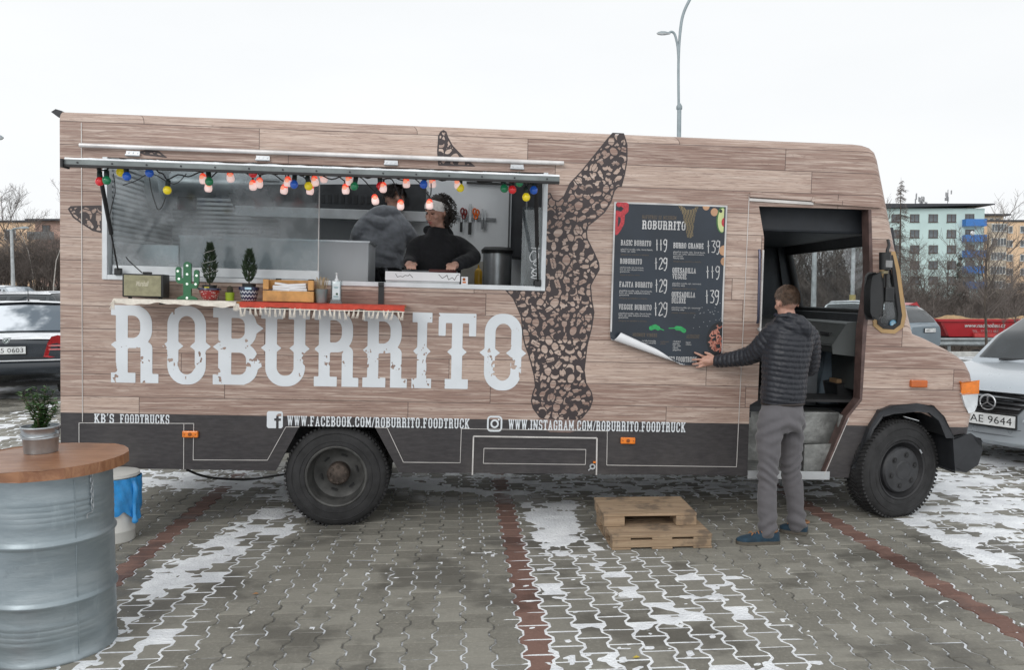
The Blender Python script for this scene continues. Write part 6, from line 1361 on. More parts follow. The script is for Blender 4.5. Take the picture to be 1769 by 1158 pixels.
for px, lab, kind, h, r, tz in ((362, 'potted dwarf cypress wound with wire in red patterned pot', 0, .27, .048, .105), (430, 'potted dwarf cypress in blue and white patterned pot', 1, .215, .046, .125)):
    p = S(px, 521, -.19); ro = TT('potted_cypress', lab, 'potted plant', (p.x, -.19, top), group=None)
    if kind == 0:
        MB().lathe([(.040, 0), (.055, .02), (.066, .055), (.068, .068)], (0, 0, 0), 28).out('pot', POTR.mat, ro, smooth=60); MB().lathe([(.068, .068), (.078, .072), (.076, .084), (.060, .085), (.056, .07)], (0, 0, 0), 28, close=True).out('pot_rim', NAVYP, ro, smooth=40)
        MB().lathe([(.045, .07), (.048, .105), (.043, .105), (.0, .098)], (0, 0, 0), 20).out('inner_pot', PLB, ro, smooth=40); MB().lathe([(0, .010), (.012, .0)], (0, 0, 0), 12).out('soil', SOIL, ro); MB().box(-.02, .012, -.052, -.049, .083, .092).out('plant_label', mat('yellow_tag', (.6, .5, .02), .5), ro)
    else:
        MB().lathe([(.044, 0), (.05, .008), (.060, .05), (.062, .075)], (0, 0, 0), 28).out('pot', POTB.mat, ro, smooth=60); MB().lathe([(.062, .075), (.070, .078), (.070, .100), (.055, .101), (.053, .08)], (0, 0, 0), 28, close=True).out('pot_rim', NAVYP, ro, smooth=40); MB().box(-.01, .034, -.0715, -.069, .081, .096).out('rim_pattern', mat('pale_blue_print'), ro)
        MB().lathe([(.044, .09), (.047, .122), (.042, .122), (0, .115)], (0, 0, 0), 20).out('inner_pot', PLB, ro, smooth=40)
    cypress(ro, tz, h, r, px, kind == 0)
p = S(397, 522, -.2); mc = TT('potted_cactus', 'tiny round cactus in lime green pot between the cypresses', 'potted cactus', (p.x, -.2, top)); MB().lathe([(.026, 0), (.028, .005), (.031, .058), (.027, .058), (.026, .05), (0, .05)], (0, 0, 0), 24).out('pot', mat('lime_pot', (.24, .33, .015), .45), mc, smooth=40)
MB().lathe([(.016, .05), (.021, .065), (.021, .085), (.014, .1), (0, .104)], (0, 0, 0), 14).out('cactus_ball', mat('brown_green_cactus', (.06, .05, .032), .9, bump=.6, bs=300), mc, smooth=60)
# napkin crate
a, b = S2(453, 525, -.26), S2(541, 488, -.26); w_ = b[0] - a[0]; h_ = .155; cr = TT('napkin_crate', 'small varnished wooden crate holding white napkins on the red runner', 'crate', ((a[0] + b[0]) / 2, -.17, top), rad(1.5))
VP = mat('varnished_pine', (.50, .25, .07), .4, var=.25, vs=12, coat=.2)
for z0, z1, y in ((0, .078, -.085), (0, .078, .07), (.086, h_, .07)): MB().box(-w_ / 2, w_ / 2, y, y + .013, z0 + .004, z1).out('slat', VP, cr, bevel=.002)
for x0 in (-w_ / 2, w_ / 2 - .04):
    MB().box(x0 + .001, x0 + .039, -.0845, -.0725, .086, h_).out('slat', VP, cr, bevel=.002)
for x0 in (-w_ / 2 + .0, w_ / 2 - .012):
    for z0, z1 in ((.004, .078), (.086, h_)): MB().box(x0 + .0005, x0 + .0115, -.0715, .0695, z0, z1).out('slat', VP, cr, bevel=.002)
MB().box(-w_ / 2 + .013, w_ / 2 - .013, -.0715, .0695, .006, .018).out('crate_floor', VP, cr)
for x, lab, tl in ((-.055, 'left stack of white napkins in the wooden crate', .30), (.06, 'right stack of white napkins in the wooden crate', -.1)):
    np_ = thing('napkin_stack', lab, 'napkins', mw=cr.matrix_world @ Matrix.Translation((x, -.01, .02))); R = random.Random(int(x * 1000))
    for k in range(7): MB().box(-.058, .058, -.045, .05, k * .016, k * .016 + .0145, M=Matrix.Rotation(R.uniform(-.04, .04) + (tl * .5 if k == 6 else 0), 4, 'Y') @ Matrix.Rotation(R.uniform(-.06, .06), 4, 'Z')).out('napkin', PAPER, np_)
# tin of stirrers, sanitiser
p = S(555, 525, -.19); tn = TT('stirrer_tin', 'small grey tin bucket full of wooden stirrers', 'tin bucket', (p.x, -.19, top)); MB().lathe([(.036, 0), (.038, .003), (.047, .095), (.049, .098), (.045, .098), (.036, .01), (0, .01)], (0, 0, 0), 28).out('tin', mat('pale_green_grey_tin', (.33, .40, .40), .35, .5), tn, smooth=40)
R = random.Random(8); WST = mat('birch_stirrer', (.47, .35, .21), .7, var=.2, vs=20)
for k in range(30):
    a_ = R.uniform(0, 6.28); q = R.uniform(0, .034); x, y = q * math.cos(a_), q * math.sin(a_); MB().bar((x * .6, y * .6, .02), (x * 1.6 + R.uniform(-.008, .008), y * 1.3, R.uniform(.15, .185)), .009, .0022).out('stirrer', WST, tn)
p = S(581, 526, -.2); sa = TT('sanitizer_bottle', 'hand sanitizer pump bottle in clear stand on the shelf', 'pump bottle', (p.x, -.2, top))
MB().box(-.030, .030, -.018, .02, .022, .155).out('bottle', mat('clear_gel_bottle', (.60, .68, .70), .15, coat=.4), sa, bevel=.008, smooth=40)
MB().box(-.024, .024, -.0195, -.0182, .04, .135).out('bottle_label', mat('white_label', (.66, .72, .74), .5), sa); 
for z, w2 in ((.112, .016), (.105, .012), (.05, .018), (.043, .018)): MB().box(-w2, w2, -.0205, -.0196, z, z + .003).out('label_print', mat('teal_print', (.05, .22, .24), .5), sa)
MB().lathe([(0, -.0206), (.008, -.0206)], (.006, 0, .066), 12, 'y').out('label_print', mat('dark_green_print', (.02, .12, .05), .5), sa)
MB().lathe([(.014, .155), (.014, .17), (.007, .175), (.005, .205), (.009, .206), (.009, .214), (0, .215)], (0, 0, 0), 14).box(-.006, .006, -.04, .0, .206, .213).out('pump', WHITEP, sa, smooth=40)
MB().prism([(-.042, 0), (-.032, .03), (.032, .03), (.042, 0)], [], lambda x, y, d: (x, d, y), -.03, -.026).box(-.042, .042, -.03, .03, 0, .004).box(-.036, -.033, -.03, .03, .004, .16).box(.033, .036, -.03, .03, .004, .16).out('clear_stand', GLASS, sa)

# ------------------------------------------------------------------ the menu poster, its lower left corner rolled up
pu0, pv1 = S2(1061, 348.5, -.01); pw, ph = .846, 1.192; 
po = TT('menu_poster', 'large dark menu poster on the truck side with its lower corner curling', 'poster', (0, 0, 0))
LA, LB = Vector(S2(1057, 578, -.012)), Vector(S2(1205, 638, -.012)); LD = (LB - LA).normalized(); LN = Vector((LD.y, -LD.x))
if LN.y > 0: LN = -LN
def sheet(u, v, off):
    p = Vector((u, v)); s_ = (p - LA).dot(LN); t_ = (p - LA).dot(LD); Rr_ = max(.012, .040 - .045 * t_); bow = -.012 - .010 * sst(v, pv1 - .55, pv1 - ph) - off
    if s_ <= 0: return (u, float(bow), v)
    th = s_ / Rr_; b = LA + LD * t_; q = b + LN * (Rr_ * math.sin(th)); ro = Rr_ + off * 0
    return (q.x + LN.x * 0, float(bow) - ro * (1 - math.cos(th)) * 1.0 + off * (1 - math.cos(th)), q.y)
nu, nv = 70, 100
for nm, off, m in (('paper_front', .0012, mat('navy_poster_print', (.016, .024, .036), .32, var=.25, vs=2)), ('paper_back', 0.0, PAPER)):
    V = [sheet(pu0 + pw * i / nu, pv1 - ph * j / nv, off) for j in range(nv + 1) for i in range(nu + 1)]
    F = [(j * (nu + 1) + i, j * (nu + 1) + i + 1, (j + 1) * (nu + 1) + i + 1, (j + 1) * (nu + 1) + i) for j in range(nv) for i in range(nu)]
    if nm == 'paper_back': F = [tuple(reversed(q)) for q in F]
    raw(nm, V, F, m, po, smooth=180)
def PT(X, Y): return S2(1040 + X / 3.617, 330 + Y / 3.617, -.014)
def on_sheet(vf, name, m, lift=.0022):
    keep = [q for q in vf[1] if all((Vector(vf[0][i]) - LA).dot(LN) < -.002 or vf[0][i][1] > pv1 - .5 for i in q)]
    us = sorted({i for q in keep for i in q}); mp_ = {i: k for k, i in enumerate(us)}
    if keep: MB().add([sheet(*vf[0][i], lift) for i in us], [tuple(mp_[i] for i in q) for q in keep]).out(name, m, po)
def rect(a, b, c, d):
    n1 = 24; return [(a + (b - a) * i / n1, y) for y in (c, d) for i in range(n1 + 1)], [(i, i + 1, n1 + 2 + i, n1 + 1 + i) for i in range(n1)]
def vrect(a, b, c, d):
    n1 = 40; return [(x, c + (d - c) * i / n1) for x in (a, b) for i in range(n1 + 1)], [(i, n1 + 1 + i, n1 + 2 + i, i + 1) for i in range(n1)]
PWH = mat('white_print', (.66, .68, .70), .4); PBR = mat('brown_print', (.105, .080, .055), .4); PGY = mat('grey_print', (.30, .32, .34), .4)
on_sheet(rect(pu0, pu0 + pw, pv1 - .012, pv1), 'white_border', PWH); on_sheet(vrect(pu0, pu0 + .012, pv1 - ph, pv1 - .012), 'white_border', PWH); on_sheet(vrect(pu0 + pw - .012, pu0 + pw, pv1 - ph, pv1 - .012), 'white_border', PWH); on_sheet(rect(pu0 + .012, pu0 + pw - .012, pv1 - ph, pv1 - ph + .012), 'white_border', PWH)
def pslab(t_, X0, X1, Y0, Y1, m=PWH, h=.05): a, b = PT(X0, Y1), PT(X1, Y0); on_sheet(slab(t_, a[0], b[0], PT((X0 + X1) / 2, Y1)[1], PT((X0 + X1) / 2, Y0)[1], .09, h), 'poster_lettering', m)
def ptext(lines, X0, X1, Y0, m=PWH, lh=13, sz=10.5):
    a = PT(X0, Y0); k = (PT(X0 + 100, Y0)[0] - a[0]) / 100
    for i, l in enumerate(lines):
        v, f = plain(l, sz * k * 1.35); o = PT(X0, Y0 + sz + i * lh); mx = max(p[0] for p in v); s_ = min(1, (X1 - X0) * k / mx); on_sheet(([(o[0] + p[0] * s_, o[1] + p[1]) for p in v], f), 'small_print', m)
pslab('NAFUTRUJ SE MEXIKEM', 250, 465, 153, 177, PBR); pslab('ROBURRITO', 250, 525, 187, 242, PWH, .035)
D1 = ['pšeničná tortilla, rýže, černé fazole,', 'čedar, sýr, salsa']; D2 = ['pšeničná tortilla, rýže, černé fazole,', 'kuře, sýr, salsa, zakysaná smetana,', 'guacamole']
for t_, X0, X1, Y0, Y1, ds in (('BASIC BURRITO', 117, 308, 308, 342, D1), ('ROBURRITO', 112, 250, 423, 456, D2), ('FAJITA BURRITO', 108, 315, 568, 602, D2), ('VEGGIE BURRITO', 103, 310, 710, 743, D2), ('BURRO GRANDE', 445, 636, 325, 359, D2 + ['ledový salát'])):
    pslab(t_, X0, X1, Y0, Y1); ptext(ds, X0, X1 + 10, Y1 + 15); ptext(['alergeny na vyžádání u obsluhy'], X0, X1 - 15, Y1 + 22 + 13 * len(ds), PBR)
for t1, t2, X0, Y0 in (('QUESADILLA', 'VEGGIE', 439, 481), ('QUESADILLA', 'DELUXE', 434, 632)): pslab(t1, X0, X0 + 149, Y0, Y0 + 33); pslab(t2, X0, X0 + 90, Y0 + 37, Y0 + 70); ptext(['pšeničná tortilla, sýr, restované', 'zeleniny, salsa'], X0, X0 + 190, Y0 + 90); ptext(['alergeny na vyžádání u obsluhy'], X0, X0 + 150, Y0 + 122, PBR)
ONE = [[(.1, .55), (.32, .6)], [(.2, .98), (.22, .02)]]; TWO = [[(.05, .85), (.3, 1), (.5, .8), (.35, .5), (.02, .03), (.55, .1)]]; THREE = [[(.05, .95), (.5, .95), (.25, .6), (.52, .4), (.4, .08), (.05, .08)]]; NINE = [[(.5, .85), (.25, 1), (.03, .75), (.2, .5), (.48, .65), (.5, .95), (.46, .3), (.25, -.08), (.1, -.05)]]
def price(ds, X0, X1, Y0, Y1):
    for k, d in enumerate(ds):
        for st_ in {'1': ONE, '2': TWO, '3': THREE, '9': NINE}[d]:
            pts = [PT(X0 + (X1 - X0) * (k * .33 + p[0] * .52), Y1 - (Y1 - Y0) * p[1]) for p in st_]; sm2 = [(q.x, q.y) for q in spline([(p[0], p[1], 0) for p in pts], 5)] if len(pts) > 2 else pts; on_sheet(stroke(sm2, .0032, .0026), 'chalk_price', PWH)
for ds, b in (('119', (335, 410, 303, 372)), ('129', (328, 412, 418, 490)), ('129', (332, 410, 553, 632)), ('129', (325, 412, 697, 780)), ('139', (655, 742, 310, 388)), ('119', (650, 740, 470, 545)), ('139', (645, 735, 620, 703))): price(ds, *b)
def pshape(fn, X0, X1, Y0, Y1, m, name, h=.004, lift=.0025):
    a, b = PT(X0, Y1), PT(X1, Y0); c = PT((X0 + X1) / 2, (Y0 + Y1) / 2); k = (b[0] - a[0]) / (X1 - X0); kz_ = (b[1] - a[1]) / (Y1 - Y0)
    v, f = contour(lambda x, y: fn(x, y) * k, X0, X1, Y0, Y1, h / k); on_sheet(([(c[0] + (p[0] - (X0 + X1) / 2) * k, c[1] - (p[1] - (Y0 + Y1) / 2) * kz_) for p in v], f), name, m, lift)
PR = mat('pepper_red_print', (.42, .035, .045), .4, var=.3, vs=60); PG = mat('pepper_green_print', (.02, .30, .085), .4, var=.2, vs=40); PAV = mat('avocado_print', (.50, .55, .26), .4); PTM = mat('tan_print', (.45, .26, .15), .4); PDK = mat('near_black_print', (.008, .010, .013), .4)
pshape(lambda x, y: I(U(d_path(x, y, [(100, 85), (150, 90), (150, 120), (120, 150), (90, 140)], 17), d_path(x, y, [(130, 150), (128, 200), (110, 235), (90, 262)], 13), d_path(x, y, [(90, 160), (88, 262)], 9)), 81 - x), 78, 175, 72, 280, PR, 'pepper_picture'); pshape(lambda x, y: np.hypot(x - 117, y - 107) - 11, 100, 130, 90, 120, PDK, 'pepper_picture', lift=.0032)
pshape(lambda x, y: I(d_ell(x, y, 752, 180, 40, 82), x - 764), 705, 766, 100, 268, mat('avocado_skin_print', (.05, .14, .04), .4), 'avocado_picture'); pshape(lambda x, y: I(d_ell(x, y, 754, 182, 32, 74), x - 764), 705, 766, 105, 262, PAV, 'avocado_picture', lift=.0030); pshape(lambda x, y: I(d_ell(x, y, 764, 195, 18, 28), x - 764), 740, 766, 160, 228, PR, 'avocado_picture', lift=.0036); pshape(lambda x, y: np.hypot(x - 742, y - 126) - 10, 728, 756, 112, 140, PDK, 'avocado_picture', lift=.0036)
for cx_, cy_, r_ in ((702, 132, 24), (763, 372, 32), (766, 440, 26), (650, 98, 22)): pshape(lambda x, y: I(np.hypot(x - cx_, y - cy_) - r_, x - 764, 96 - y), cx_ - r_ - 2, min(766, cx_ + r_ + 2), max(94, cy_ - r_ - 2), cy_ + r_ + 2, PTM, 'slice_picture')
mb = [(468, 92), (500, 96), (522, 118), (560, 116), (590, 98), (604, 98), (588, 135), (582, 165), (578, 205), (574, 240), (576, 280), (560, 292), (535, 288), (528, 262), (524, 225), (508, 190), (502, 150), (482, 118)]
pshape(lambda x, y: np.maximum(d_poly(x, y, mb), -(np.abs(np.sin(x * .35 + np.sin(y * .2) * 2) + np.cos(y * .33)) - .42) * 4), 464, 608, 88, 296, mat('ochre_print', (.16, .125, .07), .4), 'bull_picture', .0035)
pshape(lambda x, y: U(d_path(x, y, [(305, 858), (330, 848), (350, 858)], 13), d_path(x, y, [(352, 858), (385, 868)], 3)), 285, 392, 832, 876, PG, 'green_pepper_picture'); pshape(lambda x, y: U(d_path(x, y, [(465, 858), (490, 860), (512, 872)], 13), d_path(x, y, [(416, 860), (456, 858)], 3)), 410, 530, 838, 890, PG, 'green_pepper_picture')
pslab('MOŽNOST VÝBĚRU'.replace('Ž', 'Z').replace('Ý', 'Y').replace('Ě', 'E'), 190, 343, 889, 911, PBR); pslab('ALERGENY', 525, 608, 898, 921, PBR); ptext(['tortilla hranolky', 'pikantní omáčka'], 247, 335, 930); ptext(['možnosti', 'příloh'], 362, 420, 935, PBR); ptext(['12.50 Kč', 'paprika', 'sýr, rýže', 'cibule', 'jalapeňos'], 440, 490, 935); ptext(['lepek', 'mléko'], 521, 560, 940); pslab('RITO.FOODTRUCK', 402, 590, 1036, 1068)
pshape(lambda x, y: I(d_ell(x, y, 740, 930, 92, 112), x - 752), 640, 753, 815, 1046, PDK, 'bowl_picture'); R = random.Random(12)
bits = [(R.uniform(668, 748), R.uniform(842, 1008), R.uniform(0, 3.1)) for _ in range(60)]; bits = [b for b in bits if ((b[0] - 742) / 74) ** 2 + ((b[1] - 930) / 94) ** 2 < 1]
for k, m in enumerate((mat('meat_print', (.26, .075, .05), .4), mat('meat_pale_print', (.42, .18, .13), .4))):
    pshape(lambda x, y: I(U(*[d_seg(x, y, (b[0] - 11 * math.cos(b[2]), b[1] - 11 * math.sin(b[2])), (b[0] + 11 * math.cos(b[2]), b[1] + 11 * math.sin(b[2])), 4.5 - k) for b in bits[k::2]]), x - 752), 650, 753, 820, 1030, m, 'meat_picture', .003, .0029 + k * .0007)
sk_ = [(R.uniform(520, 750), R.uniform(700, 870)) for _ in range(34)]; pshape(lambda x, y: U(*[np.hypot(x - a, y - b) - 2.6 for a, b in sk_ if a + b * .4 > 880]), 515, 753, 695, 875, PGY, 'salt_picture', .0025)
# ------------------------------------------------------------------ people
SKIN = NT('skin'); n_ = SKIN.noise(SKIN.coord(), 30, 3); SKIN.set(col=SKIN.mix(SKIN.step(n_, .3, .7), (.43, .235, .175), (.53, .315, .245)), rough=.5, spec=.4); SKIN.b.inputs['Subsurface Weight'].default_value = .12; SKIN.b.inputs['Subsurface Radius'].default_value = (.01, .004, .002); SKIN = SKIN.mat
def ell(b, c, r, M=None, n=18):
    k = n // 2; vs = [Vector((r[0] * math.sin(math.pi * i / k) * math.cos(2 * math.pi * j / n), r[1] * math.sin(math.pi * i / k) * math.sin(2 * math.pi * j / n), r[2] * math.cos(math.pi * i / k))) for i in range(k + 1) for j in range(n)]
    if M is not None: vs = [M @ v for v in vs]
    b.add([v + Vector(c) for v in vs], [(i * n + j, i * n + (j + 1) % n, (i + 1) * n + (j + 1) % n, (i + 1) * n + j) for i in range(k) for j in range(n)]); return b
def limb(b, pts, rs, n=16, k=5):
    P = spline(pts, k); R_2 = np.interp(np.arange(len(P)) / k, range(len(rs)), rs).tolist(); b.tube(P, R_2, n)
    ell(b, P[0], (R_2[0],) * 3); ell(b, P[-1], (R_2[-1],) * 3); return b
def loft(b, rings, n=28):
    """rings of (centre, half width, half depth, yaw)"""
    vs = []
    for c, a, d, yaw in rings:
        for j in range(n):
            t = 2 * math.pi * j / n; ct, st = math.cos(t), math.sin(t); x = a * math.copysign(abs(ct) ** .85, ct); y = d * math.copysign(abs(st) ** .85, st)
            vs.append((c[0] + x * math.cos(yaw) - y * math.sin(yaw), c[1] + x * math.sin(yaw) + y * math.cos(yaw), c[2]))
    k = len(rings); b.add(vs, [(i * n + j, i * n + (j + 1) % n, (i + 1) * n + (j + 1) % n, (i + 1) * n + j) for i in range(k - 1) for j in range(n)] + [tuple(range(n - 1, -1, -1)), tuple((k - 1) * n + j for j in range(n))]); return b
def smooth_rings(rings, k=5):
    P = spline([Vector(r[0]) for r in rings], k); f = np.arange(len(P)) / k; q = lambda i: np.interp(f, range(len(rings)), [r[i] for r in rings])
    return list(zip(P, q(1), q(2), q(3)))
def fuse(name, b, m, root, voxel=.008, it=6, disp=None, **kw):
    """join overlapping volumes into one continuous skin, then relax it"""
    me = bpy.data.meshes.new(name); me.from_pydata(b.v, [], b.f); bm = bmesh.new(); bm.from_mesh(me); bmesh.ops.recalc_face_normals(bm, faces=bm.faces); bm.to_mesh(me); bm.free()
    o = bpy.data.objects.new('tmp', me); COL.objects.link(o); md = o.modifiers.new('r', 'REMESH'); md.mode = 'VOXEL'; md.voxel_size = voxel; sm = o.modifiers.new('s', 'SMOOTH'); sm.iterations = it; sm.factor = .5
    dg = bpy.context.evaluated_depsgraph_get(); m2 = bpy.data.meshes.new_from_object(o.evaluated_get(dg)); bpy.data.objects.remove(o)
    m2.name = name; m2.materials.clear(); m2.materials.append(m)
    if disp:
        N = len(m2.vertices); co = np.empty(N * 3, np.float32); no = np.empty(N * 3, np.float32); m2.vertices.foreach_get('co', co); m2.vertices.foreach_get('normal', no); co = co.reshape(-1, 3); no = no.reshape(-1, 3)
        co = co + no * disp(co, no)[:, None]; m2.vertices.foreach_set('co', co.astype(np.float32).ravel()); m2.update()
    m2.polygons.foreach_set('use_smooth', [True] * len(m2.polygons)); o = link(name, m2, root); setp(o, **kw); return o
def seg_t(co, P):
    """distance to and arc position along a polyline"""
    best = np.full(len(co), 9.0); pos = np.zeros(len(co)); s0 = 0
    for a, b in zip(P[:-1], P[1:]):
        a, b = np.array(a), np.array(b); d = b - a; L = np.linalg.norm(d); t = np.clip(((co - a) @ d) / (L * L), 0, 1); q = np.linalg.norm(co - a - t[:, None] * d, axis=1); k = q < best; best[k] = q[k]; pos[k] = s0 + t[k] * L; s0 += L
    return best, pos
def folds(co, sc_, seed, amp): return ((fbm(co[:, 0] * 1.0 + co[:, 1], co[:, 2] * 1.7 + co[:, 0] * .5, sc_, seed, 3) - .5) * 2 * amp)
def head(b, M, s=1.0, neck=True):
    """face looks along local -y"""
    T = lambda x, y, z: M @ Vector((x * s, y * s, z * s)); R3 = M.to_3x3()
    ell(b, T(0, .012, .028), (.076 * s, .096 * s, .092 * s), R3, 22); ell(b, T(0, -.022, -.040), (.058 * s, .066 * s, .070 * s), R3, 20); ell(b, T(0, -.060, -.088), (.026 * s, .022 * s, .020 * s), R3)
    b.tube([T(0, -.088, .012), T(0, -.100, -.012), T(0, -.114, -.034), T(0, -.088, -.044)], [.008 * s, .010 * s, .014 * s, .012 * s], 10)
    for q in (-1, 1):
        ell(b, T(q * .015, -.094, -.036), (.010 * s, .010 * s, .009 * s), R3); ell(b, T(q * .038, -.058, -.022), (.026 * s, .024 * s, .024 * s), R3); b.tube([T(q * .010, -.086, .026), T(q * .034, -.080, .030), T(q * .054, -.056, .022)], [.008 * s, .010 * s, .007 * s], 8)
        ell(b, T(q * .078, .016, -.006), (.009 * s, .019 * s, .031 * s), R3 @ Matrix.Rotation(.25 * q, 3, 'Z'), 14)
    b.tube([T(-.022, -.080, -.062), T(0, -.092, -.058), T(.022, -.080, -.062)], .007 * s, 8); b.tube([T(-.018, -.078, -.073), T(0, -.088, -.074), T(.018, -.078, -.073)], .008 * s, 8)
def face_bits(root, M, hairm, s=1.0, lip=None):
    T = lambda x, y, z: M @ Vector((x * s, y * s, z * s)); br = MB(); ey = MB()
    for q in (-1, 1):
        br.tube([T(q * .013, -.0935, .036), T(q * .032, -.0905, .042), T(q * .053, -.070, .034)], [.0035 * s, .0042 * s, .002 * s], 6); ey.tube([T(q * .016, -.083, .008), T(q * .032, -.0845, .003), T(q * .047, -.072, .008)], [.002 * s, .0042 * s, .002 * s], 6)
    br.out('eyebrow', hairm, root, smooth=180); ey.out('eyelashes', hairm, root, smooth=180)
    if lip: MB().tube([T(-.022, -.083, -.063), T(-.008, -.0965, -.060), T(.008, -.0965, -.060), T(.022, -.083, -.063)], [.003, .007, .007, .003], 8).tube([T(-.019, -.081, -.072), T(0, -.096, -.0735), T(.019, -.081, -.072)], [.003, .008, .003], 8).out('lips', lip, root, smooth=180)
def fuzz(name, m, root, M, r, ok, n, L, wd, seed, lift=1.0, lie=.75):
    """short hair: many thin blades lying over an ellipsoid"""
    R = random.Random(seed); b = MB(); R3 = M.to_3x3()
    for k in range(n):
        v = Vector((R.gauss(0, 1), R.gauss(0, 1), R.gauss(0, 1))).normalized()
        if not ok(v): continue
        p = Vector((v.x * r[0], v.y * r[1], v.z * r[2])) * lift; nrm = Vector((v.x / r[0], v.y / r[1], v.z / r[2])).normalized(); dn = Vector((R.gauss(0, .25), -.25 + R.gauss(0, .2), -1)); dn = (dn - nrm * dn.dot(nrm)).normalized(); d = (dn * lie + nrm * (1 - lie) + Vector((R.gauss(0, .12), R.gauss(0, .12), 0))).normalized(); sd_ = d.cross(nrm).normalized() * wd; l = L * R.uniform(.6, 1.2)
        b.add([M @ (p - sd_), M @ (p + sd_), M @ (p + d * l * .6 + sd_ * .7 + nrm * .002), M @ (p + d * l)], [(0, 1, 2, 3)])
    return b.out(name, m, root)

# ---- the man holding the poster (seen from behind)
fA, fB = G(1312, 934), G(1372, 919); mo = Vector(((fA.x + fB.x) / 2, (fA.y + fB.y) / 2, 0))
man = thing('person', 'man in dark quilted jacket and grey trousers pressing the poster corner flat', 'person', mo); Q = lambda px, py, Y: A(px, py, Y) - mo
JAK = NT('dark_quilted_nylon'); n_ = JAK.noise(JAK.coord(), 9, 4); n2 = JAK.noise(JAK.coord((1, 1, 2)), 70, 3, .6); JAK.set(col=JAK.mix(n_, (.012, .014, .020), (.022, .024, .032)), rough=JAK.math('ADD', .34, JAK.math('MULTIPLY', n_, .18)), spec=.45, sheen=.06); JAK.bump(n2, .004, .6); JAK = JAK.mat
TRS = NT('grey_cotton'); n_ = TRS.noise(TRS.coord((1, 1, .6)), 7, 4, .6); n2 = TRS.noise(TRS.coord(), 380, 2); TRS.set(col=TRS.mix(n_, (.088, .084, .092), (.135, .130, .138)), rough=.9, sheen=.2); TRS.bump(n2, .001, .5); TRS = TRS.mat
HAIRB = mat('short_brown_hair', (.085, .052, .034), .55, var=.35, vs=40)
Yb = 5.52; yaw = rad(14)
hm = Matrix.Translation(Q(1359, 523, Yb)) @ Matrix.Rotation(rad(180 + 9), 4, 'Z') @ Matrix.Rotation(rad(10), 4, 'X')
sh_l, el_l, wr_l = Q(1338, 577, Yb + .02), Q(1300, 612, 5.68), Q(1240, 624, 5.872); sh_r, el_r, wr_r = Q(1395, 583, Yb + .05), Q(1398, 632, Yb + .22), Q(1378, 628, Yb + .42)
b = MB(); head(b, hm, .95); limb(b, [Q(1358, 538, Yb), Q(1360, 560, Yb - .0), Q(1358, 620, Yb), Q(1352, 700, Yb)], [.056, .062, .10, .10]); limb(b, [sh_l, el_l, wr_l], [.05, .042, .029]); limb(b, [sh_r, el_r, wr_r], [.05, .042, .03])
for h, k, a in (((1336, 722, 5.47), (1328, 812, 5.43), (1326, 915, 5.41)), ((1368, 722, 5.58), (1367, 812, 5.62), (1378, 902, 5.62))): limb(b, [Q(*h), Q(*k), Q(*a)], [.075, .052, .036])
hd_ = lambda px, py, dy=0: Q(px, py, 5.888 + dy)
limb(b, [hd_(1240, 624, -.012), hd_(1228, 623.5, -.006), hd_(1217, 624)], [.027, .032, .026], 12)
for o_ in (-6, -2, 2, 6): limb(b, [hd_(1230, 624 + o_ * .8, -.004), hd_(1216, 624 + o_ * 1.15, .002)], [.014, .0125], 10)
for f in ([(1217, 617.5), (1208, 613), (1200, 609.5)], [(1215, 622), (1205, 621.5), (1196, 622)], [(1214.5, 627), (1205, 628.5), (1196.5, 629.5)], [(1216, 631.5), (1209, 634), (1203, 635)]): limb(b, [hd_(*f[0]), hd_(*f[1], -.012), hd_(*f[2], .008)], [.0105, .0095, .0078], 10)
limb(b, [hd_(1232, 617), hd_(1225, 612, -.006), hd_(1218, 609.5, .004)], [.014, .011, .009], 10)
limb(b, [wr_r, wr_r + Vector((-.02, .05, .02)), wr_r + Vector((-.03, .09, .02))], [.028, .034, .026], 12)
for k in range(4): limb(b, [wr_r + Vector((-.055 + k * .02, .10, .02)), wr_r + Vector((-.06 + k * .02, .15, .0)), wr_r + Vector((-.055 + k * .02, .165, -.03))], [.0105, .0095, .008], 10)
limb(b, [wr_r + Vector((-.055, .05, .02)), wr_r + Vector((-.09, .09, .01))], [.012, .009], 10)
fuse('body', b, SKIN, man, .0052, 4)
face_bits(man, hm, HAIRB, .95)
ell_r = (.079, .100, .096); hM = hm @ Matrix.Translation((0, .012, .028))
ok_ = lambda v: (v.z > -.52 + .45 * max(0, -v.y) if v.y > -.1 else v.z > .12 + .55 * (-v.y - .1)) and not (abs(v.x) > .80 and v.z < -.1 and abs(v.y - .1) < .35)
cap = MB(); hM = hM @ Matrix.Scale(.96, 4)
ell(cap, (0, 0, 0), (.0775, .0985, .0945), None, 36); keep = [f for f in cap.f if all(ok_(Vector((cap.v[i][0] / .0775, cap.v[i][1] / .0985, cap.v[i][2] / .0945))) for i in f)]
MB().add([hM @ Vector(v) for v in cap.v], keep).out('hair', HAIRB, man, smooth=180); fuzz('hair_strands', HAIRB, man, hM, ell_r, ok_, 5200, .020, .0016, 4, .985, .80)
